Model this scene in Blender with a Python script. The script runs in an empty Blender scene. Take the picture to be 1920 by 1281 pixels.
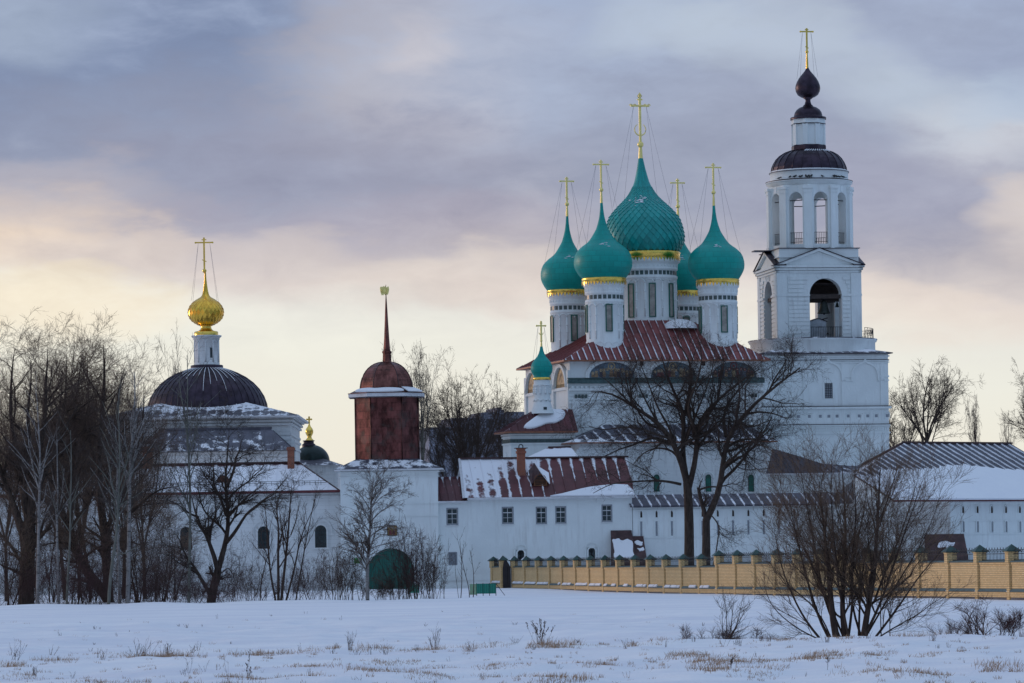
import bpy, math, random
import numpy as np
from mathutils import Vector, Matrix, noise as mnoise
PI = math.pi
random.seed(7)
sc = bpy.context.scene
COL = sc.collection

# ------------------------------------------------------------------ camera model (long lens, eye 2.1 m above the monastery ground)
FPX, CX, CY, ZC, TH = 7600.0, 960.0, 1062.0, 2.1, 0.0157
CT, ST = math.cos(TH), math.sin(TH)
def ray(px, py):
    u = (px - CX) / FPX; v = (CY - py) / FPX
    return u * CT + v * ST, -u * ST + v * CT
def P(px, py, Y):
    u, v = ray(px, py)
    return Vector((u * Y, Y, ZC + v * Y))
cam_data = bpy.data.cameras.new('camera')
cam = bpy.data.objects.new('camera', cam_data); COL.objects.link(cam)
M = Matrix(((CT, ST, 0, 0), (0, 0, -1, 0), (-ST, CT, 0, ZC), (0, 0, 0, 1)))
cam.matrix_world = M
cam_data.sensor_width = 36.0
cam_data.lens = 36.0 * FPX / 1920.0
cam_data.shift_y = (CY - 640.5) / 1920.0
cam_data.clip_start = 1.0; cam_data.clip_end = 12000.0
sc.camera = cam

# ------------------------------------------------------------------ node helpers
class G:
    """tiny wrapper for building shader graphs"""
    def __init__(s, nt): s.nt = nt
    def n(s, t, **kw):
        nd = s.nt.nodes.new(t)
        for k, v in kw.items(): setattr(nd, k, v)
        return nd
    def put(s, sock, v):
        if isinstance(v, bpy.types.NodeSocket): s.nt.links.new(v, sock)
        elif v is not None:
            if hasattr(sock.default_value, '__len__'):
                if not hasattr(v, '__len__'): v = (v,) * len(sock.default_value)
                if len(sock.default_value) == 4 and len(v) == 3: v = tuple(v) + (1,)
                sock.default_value = v
            else: sock.default_value = v
    def math(s, op, a, b=None, c=None, clamp=False):
        nd = s.n('ShaderNodeMath', operation=op, use_clamp=clamp)
        s.put(nd.inputs[0], a); s.put(nd.inputs[1], b)
        if c is not None: s.put(nd.inputs[2], c)
        return nd.outputs[0]
    def add(s, a, b): return s.math('ADD', a, b)
    def sub(s, a, b): return s.math('SUBTRACT', a, b)
    def mul(s, a, b): return s.math('MULTIPLY', a, b)
    def mix(s, f, a, b, mode='MIX'):
        nd = s.n('ShaderNodeMix', data_type='RGBA', blend_type=mode)
        s.put(nd.inputs[0], f); s.put(nd.inputs[6], a); s.put(nd.inputs[7], b)
        return nd.outputs[2]
    def noise(s, vec, scale, detail=4, rough=.55, dist=0):
        nd = s.n('ShaderNodeTexNoise')
        if vec is not None: s.put(nd.inputs['Vector'], vec)
        nd.inputs['Scale'].default_value = scale; nd.inputs['Detail'].default_value = detail
        nd.inputs['Roughness'].default_value = rough; nd.inputs['Distortion'].default_value = dist
        return nd.outputs['Fac']
    def map(s, vec, scale=(1, 1, 1), loc=(0, 0, 0), rot=(0, 0, 0)):
        nd = s.n('ShaderNodeMapping'); s.put(nd.inputs['Vector'], vec)
        nd.inputs['Scale'].default_value = scale; nd.inputs['Location'].default_value = loc; nd.inputs['Rotation'].default_value = rot
        return nd.outputs[0]
    def ramp(s, f, stops, interp='LINEAR'):
        nd = s.n('ShaderNodeValToRGB'); cr = nd.color_ramp; cr.interpolation = interp
        while len(cr.elements) < len(stops): cr.elements.new(.5)
        for e, (p, c) in zip(cr.elements, stops):
            e.position = p
            e.color = (c, c, c, 1) if not hasattr(c, '__len__') else tuple(c) + (1,)
        s.put(nd.inputs[0], f)
        return nd.outputs[0]
    def sstep(s, v, lo, hi):
        nd = s.n('ShaderNodeMapRange', interpolation_type='SMOOTHSTEP')
        s.put(nd.inputs[0], v); nd.inputs[1].default_value = lo; nd.inputs[2].default_value = hi
        return nd.outputs[0]
    def sep(s, v):
        nd = s.n('ShaderNodeSeparateXYZ'); s.put(nd.inputs[0], v); return nd.outputs
    def comb(s, x, y, z):
        nd = s.n('ShaderNodeCombineXYZ')
        for i, v in enumerate((x, y, z)): s.put(nd.inputs[i], v)
        return nd.outputs[0]
    def bump(s, h, strength=.3, dist=.05):
        nd = s.n('ShaderNodeBump'); s.put(nd.inputs['Height'], h)
        nd.inputs['Strength'].default_value = strength; nd.inputs['Distance'].default_value = dist
        return nd.outputs[0]

def new_mat(name):
    m = bpy.data.materials.new(name); m.use_nodes = True
    nt = m.node_tree; nt.nodes.clear()
    g = G(nt)
    out = g.n('ShaderNodeOutputMaterial'); b = g.n('ShaderNodeBsdfPrincipled')
    nt.links.new(b.outputs[0], out.inputs[0])
    g.b = b
    g.pos = g.n('ShaderNodeNewGeometry').outputs['Position']
    tc = g.n('ShaderNodeTexCoord'); g.uv = tc.outputs['UV']; g.obj = tc.outputs['Object']
    return m, g
def finish(g, col, rough=.8, metal=0.0, normal=None, spec=None):
    g.put(g.b.inputs['Base Color'], col); g.put(g.b.inputs['Roughness'], rough); g.put(g.b.inputs['Metallic'], metal)
    if normal is not None: g.put(g.b.inputs['Normal'], normal)
    if spec is not None: g.put(g.b.inputs['Specular IOR Level'], spec)

MATS = {}
def simple(name, col, rough=.7, metal=0.0, var=.25, scale=1.5, bump=0.0, bscale=12, spec=None):
    m, g = new_mat(name)
    n = g.noise(g.pos, scale, 5, .6)
    c2 = tuple(min(1, c * (1 + var)) for c in col); c1 = tuple(c * (1 - var) for c in col)
    c = g.mix(g.sstep(n, .3, .7), c1, c2)
    nb = g.bump(g.noise(g.pos, bscale, 4), bump, .03) if bump else None
    finish(g, c, rough, metal, nb, spec)
    MATS[name] = m
    return m

def plaster(name, col, dirt=(.42, .41, .40), amount=.36, courses=0.0):
    m, g = new_mat(name)
    n1 = g.noise(g.pos, .35, 5, .62); n2 = g.noise(g.map(g.pos, (2.2, 2.2, .25)), 1.0, 5, .7); n3 = g.noise(g.pos, 5, 4, .6)
    d = g.mul(g.sstep(g.mul(n2, g.add(n1, .5)), .48, .82), amount)
    c = g.mix(g.sstep(n1, .3, .75), tuple(x * .93 for x in col), tuple(min(1, x * 1.05) for x in col))
    c = g.mix(d, c, dirt)
    c = g.mix(g.mul(g.sstep(n3, .62, .8), .16), c, dirt)
    zz = g.sep(g.pos)[2]
    low = g.mul(g.sstep(zz, 2.6, -.2), g.sstep(g.noise(g.map(g.pos, (.5, .5, 1.1)), .9, 5, .7), .42, .7))
    c = g.mix(g.mul(low, .55), c, dirt)
    h = g.noise(g.pos, 3.5, 5, .6)
    if courses:
        z = g.sep(g.pos)[2]
        line = g.sstep(g.math('ABSOLUTE', g.sub(g.mul(g.math('FRACT', g.mul(z, 1 / courses)), 2), 1)), .78, .98)
        line = g.mul(line, g.sstep(n3, .35, .6))
        c = g.mix(g.mul(line, .28), c, dirt); h = g.sub(h, g.mul(line, .5))
    finish(g, c, .9, 0, g.bump(h, .35, .06), .2)
    MATS[name] = m
    return m
plaster('white_plaster', (.77, .815, .815))
plaster('old_plaster', (.715, .735, .74), (.36, .36, .36), .6, .42)
plaster('rusticated_plaster', (.755, .80, .80), (.42, .42, .42), .5)

def snow_mat():
    m, g = new_mat('snow')
    n1 = g.noise(g.pos, .5, 5); n2 = g.noise(g.pos, 6, 5, .65)
    c = g.mix(n1, (.80, .81, .86), (.88, .885, .90))
    h = g.add(g.mul(n1, .6), g.mul(n2, .4))
    finish(g, c, .75, 0, g.bump(h, .5, .10), .25)
    MATS['snow'] = m
snow_mat()
def ground_mat():
    m, g = new_mat('field_snow')
    st = g.map(g.pos, (.35, 1.0, 1))
    n1 = g.noise(st, .22, 6, .6); n2 = g.noise(st, 1.6, 6, .65); n3 = g.noise(g.pos, 9, 4, .7)
    c = g.mix(g.sstep(n1, .3, .7), (.77, .775, .83), (.89, .89, .905))
    c = g.mix(g.mul(g.sstep(n2, .60, .74), .30), c, (.55, .50, .48))           # thin snow over straw
    c = g.mix(g.mul(g.mul(g.sstep(n3, .66, .78), g.sstep(n2, .48, .66)), .75), c, (.24, .19, .15))
    h = g.add(g.mul(n2, .65), g.mul(n3, .35))
    finish(g, c, .8, 0, g.bump(h, .75, .14), .2)
    MATS['field_snow'] = m
ground_mat()

def roof_mat(name, col, pitch, thr, vr, seamw=.5, nw=.9, ur=None, metal=.25, rough=.5, nscale=.9, off=0.0, col2=None):
    """standing-seam sheet with wind-blown snow: uv.x metres along the eave, uv.y 0 at the eave .. 1 at the ridge"""
    m, g = new_mat(name)
    x, y, _ = g.sep(g.uv)
    fr = g.math('FRACT', g.mul(g.add(x, 400 + off), 1 / pitch))
    wob = g.mul(g.sub(g.noise(g.pos, 2.2, 3), .5), .35)
    s = g.math('ABSOLUTE', g.sub(g.mul(fr, 2), 1))
    s = g.add(g.math('POWER', s, 3.0), wob)
    n = g.sub(g.noise(g.pos, nscale, 6, .65), .5)
    n4 = g.sub(g.noise(g.pos, nscale * 5, 4, .65), .5)
    a = g.add(g.add(g.mul(s, seamw), g.mul(n, nw)), g.mul(n4, nw * .28))
    a = g.add(a, g.ramp(y, vr))
    if ur: a = g.add(a, g.ramp(g.mul(g.add(x, ur[0]), 1 / ur[1]), ur[2]))
    mask = g.sstep(a, thr - .075, thr + .075)
    nn = g.noise(g.pos, 1.1, 5, .6)
    cell = g.noise(g.comb(g.math('FLOOR', g.mul(g.add(x, 400 + off), 1 / pitch)), g.math('FLOOR', g.mul(y, 3.0)), 0), 7.3, 0)
    k = g.add(g.mul(nn, .6), g.mul(cell, .5))
    base = g.mix(g.sstep(k, .3, .8), tuple(c * .7 for c in col), tuple(c * 1.35 for c in (col2 or col)))
    c = g.mix(mask, base, (.84, .845, .88))
    nb = g.bump(g.add(g.mul(mask, .8), g.mul(n4, .25)), .6, .10)
    finish(g, c, g.mix(mask, (rough,) * 3, (.85,) * 3), g.mul(g.sub(1, mask), metal), nb)
    MATS[name] = m
Z0 = [(0, 0.0), (1, 0.0)]
roof_mat('red_snowy_roof', (.15, .036, .040), .62, .52, [(0, .0), (.3, -.02), (.85, .0), (1, .25)], .50, .55)
roof_mat('residence_roof', (.105, .028, .030), 1.13, .52, [(0, -.30), (.16, -.18), (.34, -.02), (.55, .14), (.8, .22), (1, .36)], .44, .75,
         ur=(0.0, 17.0, [(0, .52), (.20, .44), (.34, .16), (.46, .20), (.55, .02), (.64, -.12), (.85, -.12), (1, -.12)]))
roof_mat('small_red_roof', (.095, .026, .030), .75, .52, [(0, -.30), (.5, -.12), (.85, .10), (1, .35)], .45, .6)
roof_mat('cathedral_roof', (.205, .056, .054), .78, .56, [(0, .20), (.25, .21), (.42, .06), (.8, .03), (1, .10)], .62, .62)
roof_mat('slate_snowy_roof', (.064, .060, .082), .95, .55, [(0, .26), (.5, .22), (1, .16)], .50, .85, metal=.2)
roof_mat('range_roof', (.050, .047, .066), 1.05, .56, [(0, .9), (.38, .75), (.45, .34), (.6, .26), (1, .34)], .66, .70, metal=.2)
roof_mat('white_covered_roof', (.10, .035, .040), 1.3, .45, [(0, .62), (.12, .72), (.86, .62), (.97, .30), (1, -.25)], .12, .80, nscale=.55)
roof_mat('grey_snowy_roof', (.085, .085, .11), 1.2, .44, [(0, .36), (.4, .34), (1, .20)], .06, 1.3, metal=.3)
roof_mat('skirt_snowy_roof', (.07, .066, .085), .95, .46, [(0, .44), (.2, .30), (.45, .50), (1, .6)], .16, 1.15, metal=.2)
roof_mat('gate_roof', (.06, .062, .085), 1.6, .50, [(0, .34), (.3, .52), (.85, .50), (1, .30)], .10, 1.1, metal=.2, nscale=1.1)
roof_mat('gallery_roof', (.075, .07, .095), 1.4, .50, [(0, .55), (.25, .34), (.6, .24), (1, .32)], .30, .95, metal=.2)
roof_mat('dark_bare_roof', (.040, .034, .048), .80, .74, [(0, .0), (1, .1)], .40, .8, metal=.35)

def onion_mat(name, col, rough=.42, bw=.95, bh=.62, spec=.3):
    m, g = new_mat(name)
    br = g.n('ShaderNodeTexBrick'); g.put(br.inputs['Vector'], g.uv)
    br.inputs['Color1'].default_value = (.32, .32, .32, 1); br.inputs['Color2'].default_value = (.68, .68, .68, 1)
    br.inputs['Mortar'].default_value = (0, 0, 0, 1)
    br.inputs['Scale'].default_value = 1; br.inputs['Mortar Size'].default_value = .026
    br.inputs['Brick Width'].default_value = bw; br.inputs['Row Height'].default_value = bh
    k = br.outputs['Color']; n = g.noise(g.pos, 1.2, 5, .6)
    c = g.mix(g.add(g.add(g.mul(k, .45), .12), g.mul(n, .35)), tuple(c * .50 for c in col), tuple(min(1, c * 1.32) for c in col))
    c = g.mix(g.mul(g.sstep(n, .62, .8), .15), c, (.10, .34, .35))
    h = g.add(k, g.mul(g.noise(g.pos, 2.5, 3), .7))
    finish(g, c, g.add(rough - .08, g.mul(n, .2)), 0, g.bump(h, .35, .04), spec)
    MATS[name] = m
onion_mat('green_sheet', (.002, .330, .285))
def scale_mat(name, col, metal=0.0, rough=.35, var=.35):
    m, g = new_mat(name)
    x, y, _ = g.sep(g.uv)
    cell = g.noise(g.comb(g.math('FLOOR', x), g.math('FLOOR', y), 0), 5.7, 0)
    n = g.noise(g.pos, 2.0, 4)
    c = g.mix(g.sstep(cell, .3, .7), tuple(c * (1 - var) for c in col), tuple(min(1, c * (1 + var)) for c in col))
    finish(g, c, g.add(rough - .08, g.mul(n, .18)), metal, g.bump(n, .15, .04))
    MATS[name] = m
scale_mat('green_scales', (.002, .285, .262), 0, .42, .16)
scale_mat('gold_scales', (.90, .50, .075), 1.0, .22, .22)
simple('gold', (.88, .60, .13), .26, 1.0, .12, 3, .08)
simple('gold_pale', (.95, .76, .27), .42, .55, .10, 3)
simple('snow_dust', (.80, .82, .87), .8, 0, .08)
simple('dark_metal', (.046, .034, .048), .42, .85, .35, 1.2, .1)
simple('black_iron', (.018, .018, .022), .5, .4, .2)
simple('wire', (.16, .16, .20), .5, .3, .1)
simple('green_paint', (.012, .115, .085), .5, 0, .25, 2)
simple('cap_green', (.008, .048, .040), .45, .1, .3, 3)
simple('ledge_green', (.050, .095, .095), .5, .1, .3, 3)
simple('sign_green', (.02, .24, .05), .5, 0, .1)
simple('barrier_green', (.010, .210, .150), .5, 0, .25, 3)
simple('tile_green', (.055, .085, .085), .35, 0, .35, 6)
simple('glass_dark', (.030, .045, .050), .12, 0, .4, 2.5, 0, 12, .6)
simple('glass_pale', (.30, .27, .235), .3, 0, .3, 1.5, 0, 12, .7)
simple('frame_white', (.62, .63, .64), .6, 0, .1, 4)
simple('frame_grey', (.25, .27, .30), .6, 0, .15, 4)
simple('concrete', (.12, .12, .135), .9, 0, .25, 2, .3)
simple('brown_sheet', (.065, .030, .030), .6, .15, .35, 1.5, .2)
simple('copper_trim', (.30, .12, .07), .5, .3, .25, 2)
simple('gutter_red', (.13, .030, .034), .5, .2, .25, 2)
simple('eave_board', (.62, .62, .64), .8, 0, .12, 2)
simple('bronze', (.045, .055, .050), .45, .6, .25, 3)
simple('old_wood', (.045, .032, .028), .85, 0, .3, 3, .3)
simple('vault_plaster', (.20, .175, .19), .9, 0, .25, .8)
simple('booth_board', (.34, .37, .40), .8, 0, .15, 3)
simple('far_block', (.21, .22, .27), .9, 0, .15, .3)
simple('far_window', (.06, .065, .085), .3, 0, .3, .5)
simple('dormer_wood', (.17, .065, .025), .7, 0, .3, 3)
simple('mosaic_blue', (.095, .135, .175), .45, 0, .45, 1.6)
simple('mosaic_teal', (.075, .115, .135), .45, 0, .45, 2.2)
simple('mosaic_gold', (.36, .27, .15), .45, .2, .40, 2.5)
simple('mosaic_ochre', (.24, .15, .08), .5, 0, .4, 3)
simple('mosaic_wine', (.16, .030, .035), .5, 0, .4, 3)
simple('mosaic_dark', (.035, .032, .050), .5, 0, .4, 3)
simple('mosaic_skin', (.40, .30, .22), .5, 0, .2, 3)
simple('icon_gold', (.22, .13, .035), .5, .1, .5, 3)
simple('bird_black', (.012, .012, .014), .7, 0, .2)
simple('snow_stain', (.66, .67, .71), .8, 0, .12)

def copper_mat(name, col, pat=.5, green=.35):
    m, g = new_mat(name)
    br = g.n('ShaderNodeTexBrick'); g.put(br.inputs['Vector'], g.uv)
    br.inputs['Color1'].default_value = (.15, .15, .15, 1); br.inputs['Color2'].default_value = (.9, .9, .9, 1); br.inputs['Mortar'].default_value = (.0, .0, .0, 1)
    br.inputs['Scale'].default_value = 1; br.inputs['Mortar Size'].default_value = .02
    br.inputs['Brick Width'].default_value = 1.05; br.inputs['Row Height'].default_value = .80
    k = br.outputs['Color']
    n = g.noise(g.map(g.pos, (1, 1, .55)), 1.3, 6, .68); n2 = g.noise(g.pos, .55, 4)
    c = g.mix(g.add(g.mul(k, .45), g.mul(g.sstep(n, .36, .68), .62)), tuple(c * .22 for c in col), tuple(min(1, c * 1.9) for c in col))
    c = g.mix(g.mul(g.sstep(n2, .52, .66), green), c, (.085, .105, .095))
    finish(g, c, g.add(.25, g.mul(n, .3)), .88, g.bump(g.add(k, n), .3, .04))
    MATS[name] = m
copper_mat('copper', (.135, .048, .044))
copper_mat('copper_dome', (.155, .062, .052), .5, .10)

def brick_mat(name, c1, c2, mortar, bw, bh, ms, bumpy=.4):
    m, g = new_mat(name)
    br = g.n('ShaderNodeTexBrick'); g.put(br.inputs['Vector'], g.uv)
    for k, v in (('Color1', c1), ('Color2', c2), ('Mortar', mortar)): br.inputs[k].default_value = tuple(v) + (1,)
    br.inputs['Scale'].default_value = 1; br.inputs['Mortar Size'].default_value = ms; br.inputs['Mortar Smooth'].default_value = .15
    br.inputs['Brick Width'].default_value = bw; br.inputs['Row Height'].default_value = bh
    n = g.noise(g.pos, .7, 6, .65); n2 = g.noise(g.map(g.pos, (1, 1, .3)), 2.0, 5, .7)
    c = g.mix(g.mul(g.sstep(n, .35, .75), .35), br.outputs['Color'], tuple(x * .55 for x in c1))
    c = g.mix(g.mul(g.sstep(n2, .66, .85), .45), c, (.20, .13, .08))
    finish(g, c, .85, 0, g.bump(g.sub(1, br.outputs['Fac']), bumpy, .02), .25)
    MATS[name] = m
brick_mat('yellow_brick', (.88, .63, .32), (.74, .50, .23), (.36, .25, .14), .27, .11, .018)
brick_mat('pillar_brick', (.84, .60, .30), (.70, .47, .21), (.36, .25, .14), .27, .11, .016)
brick_mat('red_brick', (.36, .085, .035), (.26, .06, .03), (.30, .22, .18), .26, .09, .014)
def planks():
    m, g = new_mat('gate_planks')
    x, y, _ = g.sep(g.uv)
    fr = g.math('FRACT', g.mul(x, 1 / .22))
    ln = g.sstep(g.math('ABSOLUTE', g.sub(g.mul(fr, 2), 1)), .86, .98)
    cell = g.noise(g.comb(g.math('FLOOR', g.mul(x, 1 / .22)), 0, 0), 5.1, 0)
    n = g.noise(g.map(g.pos, (1, 1, .3)), 1.2, 5, .65)
    c = g.mix(g.add(g.mul(cell, .6), g.mul(n, .5)), (.004, .060, .050), (.010, .145, .110))
    c = g.mix(ln, c, (.005, .03, .028))
    finish(g, c, .6, 0, g.bump(g.sub(1, ln), .4, .03))
    MATS['gate_planks'] = m
planks()
def corrugated():
    m, g = new_mat('corrugated_green')
    x, y, _ = g.sep(g.uv)
    w = g.math('SINE', g.mul(x, 2 * PI / .16))
    n = g.noise(g.pos, 2, 4)
    c = g.mix(g.add(g.mul(g.add(w, 1), .25), g.mul(n, .5)), (.006, .120, .090), (.018, .29, .205))
    finish(g, c, .5, .1, g.bump(w, .5, .04))
    MATS['corrugated_green'] = m
corrugated()

def bark(name, col, col2, birch=False):
    m, g = new_mat(name)
    n = g.noise(g.map(g.pos, (4, 4, 1)), 1.5, 5, .65)
    c = g.mix(g.sstep(n, .3, .75), col, col2)
    if birch:
        d = g.noise(g.map(g.pos, (1.2, 1.2, 7)), 1.4, 4, .7)
        c = g.mix(g.sstep(d, .54, .66), c, (.035, .03, .03))
    finish(g, c, .9, 0, g.bump(n, .5, .05), .2)
    MATS[name] = m
simple('dark_green_metal', (.010, .024, .024), .4, .5, .35, 2)
bark('dark_bark', (.036, .026, .022), (.090, .066, .054))
bark('brown_bark', (.040, .026, .022), (.085, .058, .046))
bark('birch_bark', (.20, .19, .185), (.34, .32, .31), True)
bark('aspen_bark', (.12, .12, .105), (.20, .20, .175))
bark('dark_twigs', (.036, .026, .023), (.076, .055, .046))
bark('brown_twigs', (.068, .045, .037), (.140, .096, .076))
bark('red_twigs', (.055, .028, .030), (.110, .060, .055))
bark('pale_twigs', (.060, .047, .043), (.105, .084, .076))
bark('willow_twigs', (.105, .068, .048), (.190, .132, .096))
simple('straw', (.33, .205, .12), .9, 0, .35, 2)
simple('dry_stalk', (.075, .048, .040), .9, 0, .35, 2)
simple('stalk_pale', (.17, .115, .085), .9, 0, .3, 2)
simple('far_wood', (.085, .065, .075), .95, 0, .2, .05)
# ------------------------------------------------------------------ object helpers
def tag(o, label=None, cat=None, group=None, kind=None):
    if label: o['label'] = label
    if cat: o['category'] = cat
    if group: o['group'] = group
    if kind: o['kind'] = kind
    return o
def thing(name, label, cat, loc, rot=0.0, group=None):
    o = bpy.data.objects.new(name, None); COL.objects.link(o)
    o.location = loc; o.rotation_euler = (0, 0, rot); o.empty_display_size = .5
    return tag(o, label, cat, group)
def world_mat(o):
    m = Matrix.Translation(o.location) @ Matrix.Rotation(o.rotation_euler[2], 4, 'Z')
    return world_mat(o.parent) @ m if o.parent else m

class Frame:
    """building frame: x along the front, y into the depth, rotated deg about z"""
    def __init__(s, px, py, Y, deg=0.0, z=None):
        p = P(px, py, Y); s.ox, s.oy = p.x, p.y; s.oz = p.z if z is None else z
        s.a = math.radians(deg); s.c, s.s = math.cos(s.a), math.sin(s.a)
        s.M = Matrix.Translation((s.ox, s.oy, s.oz)) @ Matrix.Rotation(s.a, 4, 'Z')
    def f(s, px, py, y=0.0):
        u, v = ray(px, py)
        t = (y - s.ox * s.s + s.oy * s.c) / (s.c - u * s.s)
        return (t * u - s.ox) * s.c + (t - s.oy) * s.s, ZC + v * t - s.oz
    def fx(s, px, py, y=0.0): return s.f(px, py, y)[0]
    def fz(s, px, py, y=0.0): return s.f(px, py, y)[1]
    def side(s, px, py, x=0.0):
        u, v = ray(px, py)
        t = (x + s.ox * s.c + s.oy * s.s) / (u * s.c + s.s)
        return -(t * u - s.ox) * s.s + (t - s.oy) * s.c, ZC + v * t - s.oz
    @property
    def loc(s): return (s.ox, s.oy, s.oz)
    def w(s, x, y, z): return s.M @ Vector((x, y, z))
IDF = type('I', (), {'M': Matrix.Identity(4)})()

class MB:
    def __init__(s, frame=None):
        s.v, s.fc, s.mi, s.uv, s.sm = [], [], [], [], []
        s.T = frame.M.copy() if frame is not None else Matrix.Identity(4)
    def _autouv(s, pts):
        p = [Vector(q) for q in pts]
        n = Vector((0, 0, 0))
        for i in range(len(p)):
            a, b = p[i], p[(i + 1) % len(p)]
            n += Vector(((a.y - b.y) * (a.z + b.z), (a.z - b.z) * (a.x + b.x), (a.x - b.x) * (a.y + b.y)))
        if n.length < 1e-9: return [(0, 0)] * len(p)
        n.normalize()
        if abs(n.z) > .95: return [(q.x, q.y) for q in p]
        t = Vector((0, 0, 1)).cross(n).normalized(); b = n.cross(t)
        return [(q.dot(t), q.dot(b)) for q in p]
    def poly(s, pts, m=0, uv=None, smooth=False):
        i0 = len(s.v)
        s.v += [tuple(s.T @ Vector(p)) for p in pts]
        s.fc.append(tuple(range(i0, i0 + len(pts)))); s.mi.append(m); s.sm.append(smooth)
        s.uv.append(uv if uv else s._autouv(pts))
    def box(s, x0, x1, y0, y1, z0, z1, m=0):
        c = [(x0, y0, z0), (x1, y0, z0), (x1, y1, z0), (x0, y1, z0), (x0, y0, z1), (x1, y0, z1), (x1, y1, z1), (x0, y1, z1)]
        for f in ((0, 1, 5, 4), (1, 2, 6, 5), (2, 3, 7, 6), (3, 0, 4, 7), (4, 5, 6, 7), (3, 2, 1, 0)):
            s.poly([c[i] for i in f], m)
    def prism(s, out, y0, y1, m=0, caps=True):
        """outline of (x,z) extruded along y"""
        n = len(out)
        if caps:
            s.poly([(x, y0, z) for x, z in out], m); s.poly([(x, y1, z) for x, z in reversed(out)], m)
        for i in range(n):
            (xa, za), (xb, zb) = out[i], out[(i + 1) % n]
            s.poly([(xb, y0, zb), (xa, y0, za), (xa, y1, za), (xb, y1, zb)], m)
    def prism_z(s, out, z0, z1, m=0, top=True, out1=None):
        o1 = out1 or out
        n = len(out)
        for i in range(n):
            a, b, c, d = out[i], out[(i + 1) % n], o1[(i + 1) % n], o1[i]
            s.poly([(a[0], a[1], z0), (b[0], b[1], z0), (c[0], c[1], z1), (d[0], d[1], z1)], m)
        if top: s.poly([(p[0], p[1], z1) for p in o1], m)
    def slab(s, pts, off, m=0):
        """plane polygon given thickness along its normal"""
        p = [Vector(q) for q in pts]
        n = (p[1] - p[0]).cross(p[2] - p[0]).normalized()
        if n.z < 0: n = -n
        q = [a + n * off for a in p]
        s.poly(q, m)
        for i in range(len(p)):
            j = (i + 1) % len(p)
            s.poly([p[i], p[j], q[j], q[i]], m)
    def lathe(s, prof, cx, cy, n=32, m=0, a0=0.0, smooth=True, uvr=None):
        """prof: (r,z) from bottom to top"""
        L = [0.0]
        for (r0, z0), (r1, z1) in zip(prof, prof[1:]): L.append(L[-1] + math.hypot(r1 - r0, z1 - z0))
        R = uvr or max(r for r, z in prof)
        for k in range(n):
            A, B = a0 + 2 * PI * k / n, a0 + 2 * PI * (k + 1) / n
            for i in range(len(prof) - 1):
                (r0, z0), (r1, z1) = prof[i], prof[i + 1]
                pts = [(cx + r0 * math.cos(A), cy + r0 * math.sin(A), z0), (cx + r0 * math.cos(B), cy + r0 * math.sin(B), z0),
                       (cx + r1 * math.cos(B), cy + r1 * math.sin(B), z1), (cx + r1 * math.cos(A), cy + r1 * math.sin(A), z1)]
                s.poly(pts, m, [(A * R, L[i]), (B * R, L[i]), (B * R, L[i + 1]), (A * R, L[i + 1])], smooth)
    def tube(s, pts, r, n=6, m=0, smooth=True):
        p = [Vector(q) for q in pts]
        rr = r if hasattr(r, '__len__') else [r] * len(p)
        rings = []
        for i, q in enumerate(p):
            d = (p[min(i + 1, len(p) - 1)] - p[max(i - 1, 0)]).normalized()
            u = d.cross(Vector((.31, .17, .93)) if abs(d.z) < .9 else Vector((1, 0, 0))).normalized(); w = d.cross(u)
            rings.append([q + (u * math.cos(2 * PI * k / n) + w * math.sin(2 * PI * k / n)) * rr[i] for k in range(n)])
        for a, b in zip(rings, rings[1:]):
            for k in range(n):
                s.poly([a[k], a[(k + 1) % n], b[(k + 1) % n], b[k]], m, [(0, 0)] * 4, smooth)
        s.poly(list(reversed(rings[0])), m, [(0, 0)] * n); s.poly(rings[-1], m, [(0, 0)] * n)
    def ball(s, c, r, n=12, m=0, sz=1.0):
        prof = [(max(1e-4, r * math.sin(PI * i / 8)), c[2] - r * sz * math.cos(PI * i / 8)) for i in range(9)]
        s.lathe(prof, c[0], c[1], n, m)
    def roof(s, pts, m=0, uoff=0.0):
        p = [Vector(q) for q in pts]
        n = Vector((0, 0, 0))
        for i in range(len(p)): n += (p[i] - p[0]).cross(p[(i + 1) % len(p)] - p[0])
        n.normalize()
        if n.z < 0: p.reverse(); n = -n
        t = Vector((0, 0, 1)).cross(n)
        t = t.normalized() if t.length > 1e-6 else Vector((1, 0, 0))
        z0 = min(q.z for q in p); z1 = max(q.z for q in p)
        s.poly(p, m, [(q.dot(t) + uoff, (q.z - z0) / max(1e-6, z1 - z0)) for q in p])
    def seams(s, pts, pitch, r, m=0, uoff=0.0):
        """raised standing seams running down a flat roof face"""
        p = [Vector(q) for q in pts]
        n = Vector((0, 0, 0))
        for i in range(len(p)): n += (p[i] - p[0]).cross(p[(i + 1) % len(p)] - p[0])
        n.normalize()
        if n.z < 0: n = -n
        t = Vector((0, 0, 1)).cross(n).normalized(); b = n.cross(t)
        U = [q.dot(t) + uoff for q in p]
        for k in range(math.ceil(min(U) / pitch + .01), math.floor(max(U) / pitch - .01) + 1):
            u = k * pitch; hit = []
            for i in range(len(p)):
                j = (i + 1) % len(p)
                if (U[i] - u) * (U[j] - u) < 0: hit.append(p[i].lerp(p[j], (u - U[i]) / (U[j] - U[i])))
            if len(hit) >= 2:
                a, c = hit[0], hit[1]
                w = t * r
                for q0, q1, q2, q3 in ((a - w, c - w, c - w + n * 2 * r, a - w + n * 2 * r), (a + w, c + w, c + w + n * 2 * r, a + w + n * 2 * r),
                                       (a - w + n * 2 * r, c - w + n * 2 * r, c + w + n * 2 * r, a + w + n * 2 * r)):
                    zz0 = min(q.z for q in p); zz1 = max(q.z for q in p)
                    s.poly([q0, q1, q2, q3], m, [(u, (q.z - zz0) / max(1e-6, zz1 - zz0)) for q in (q0, q1, q2, q3)])
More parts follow.
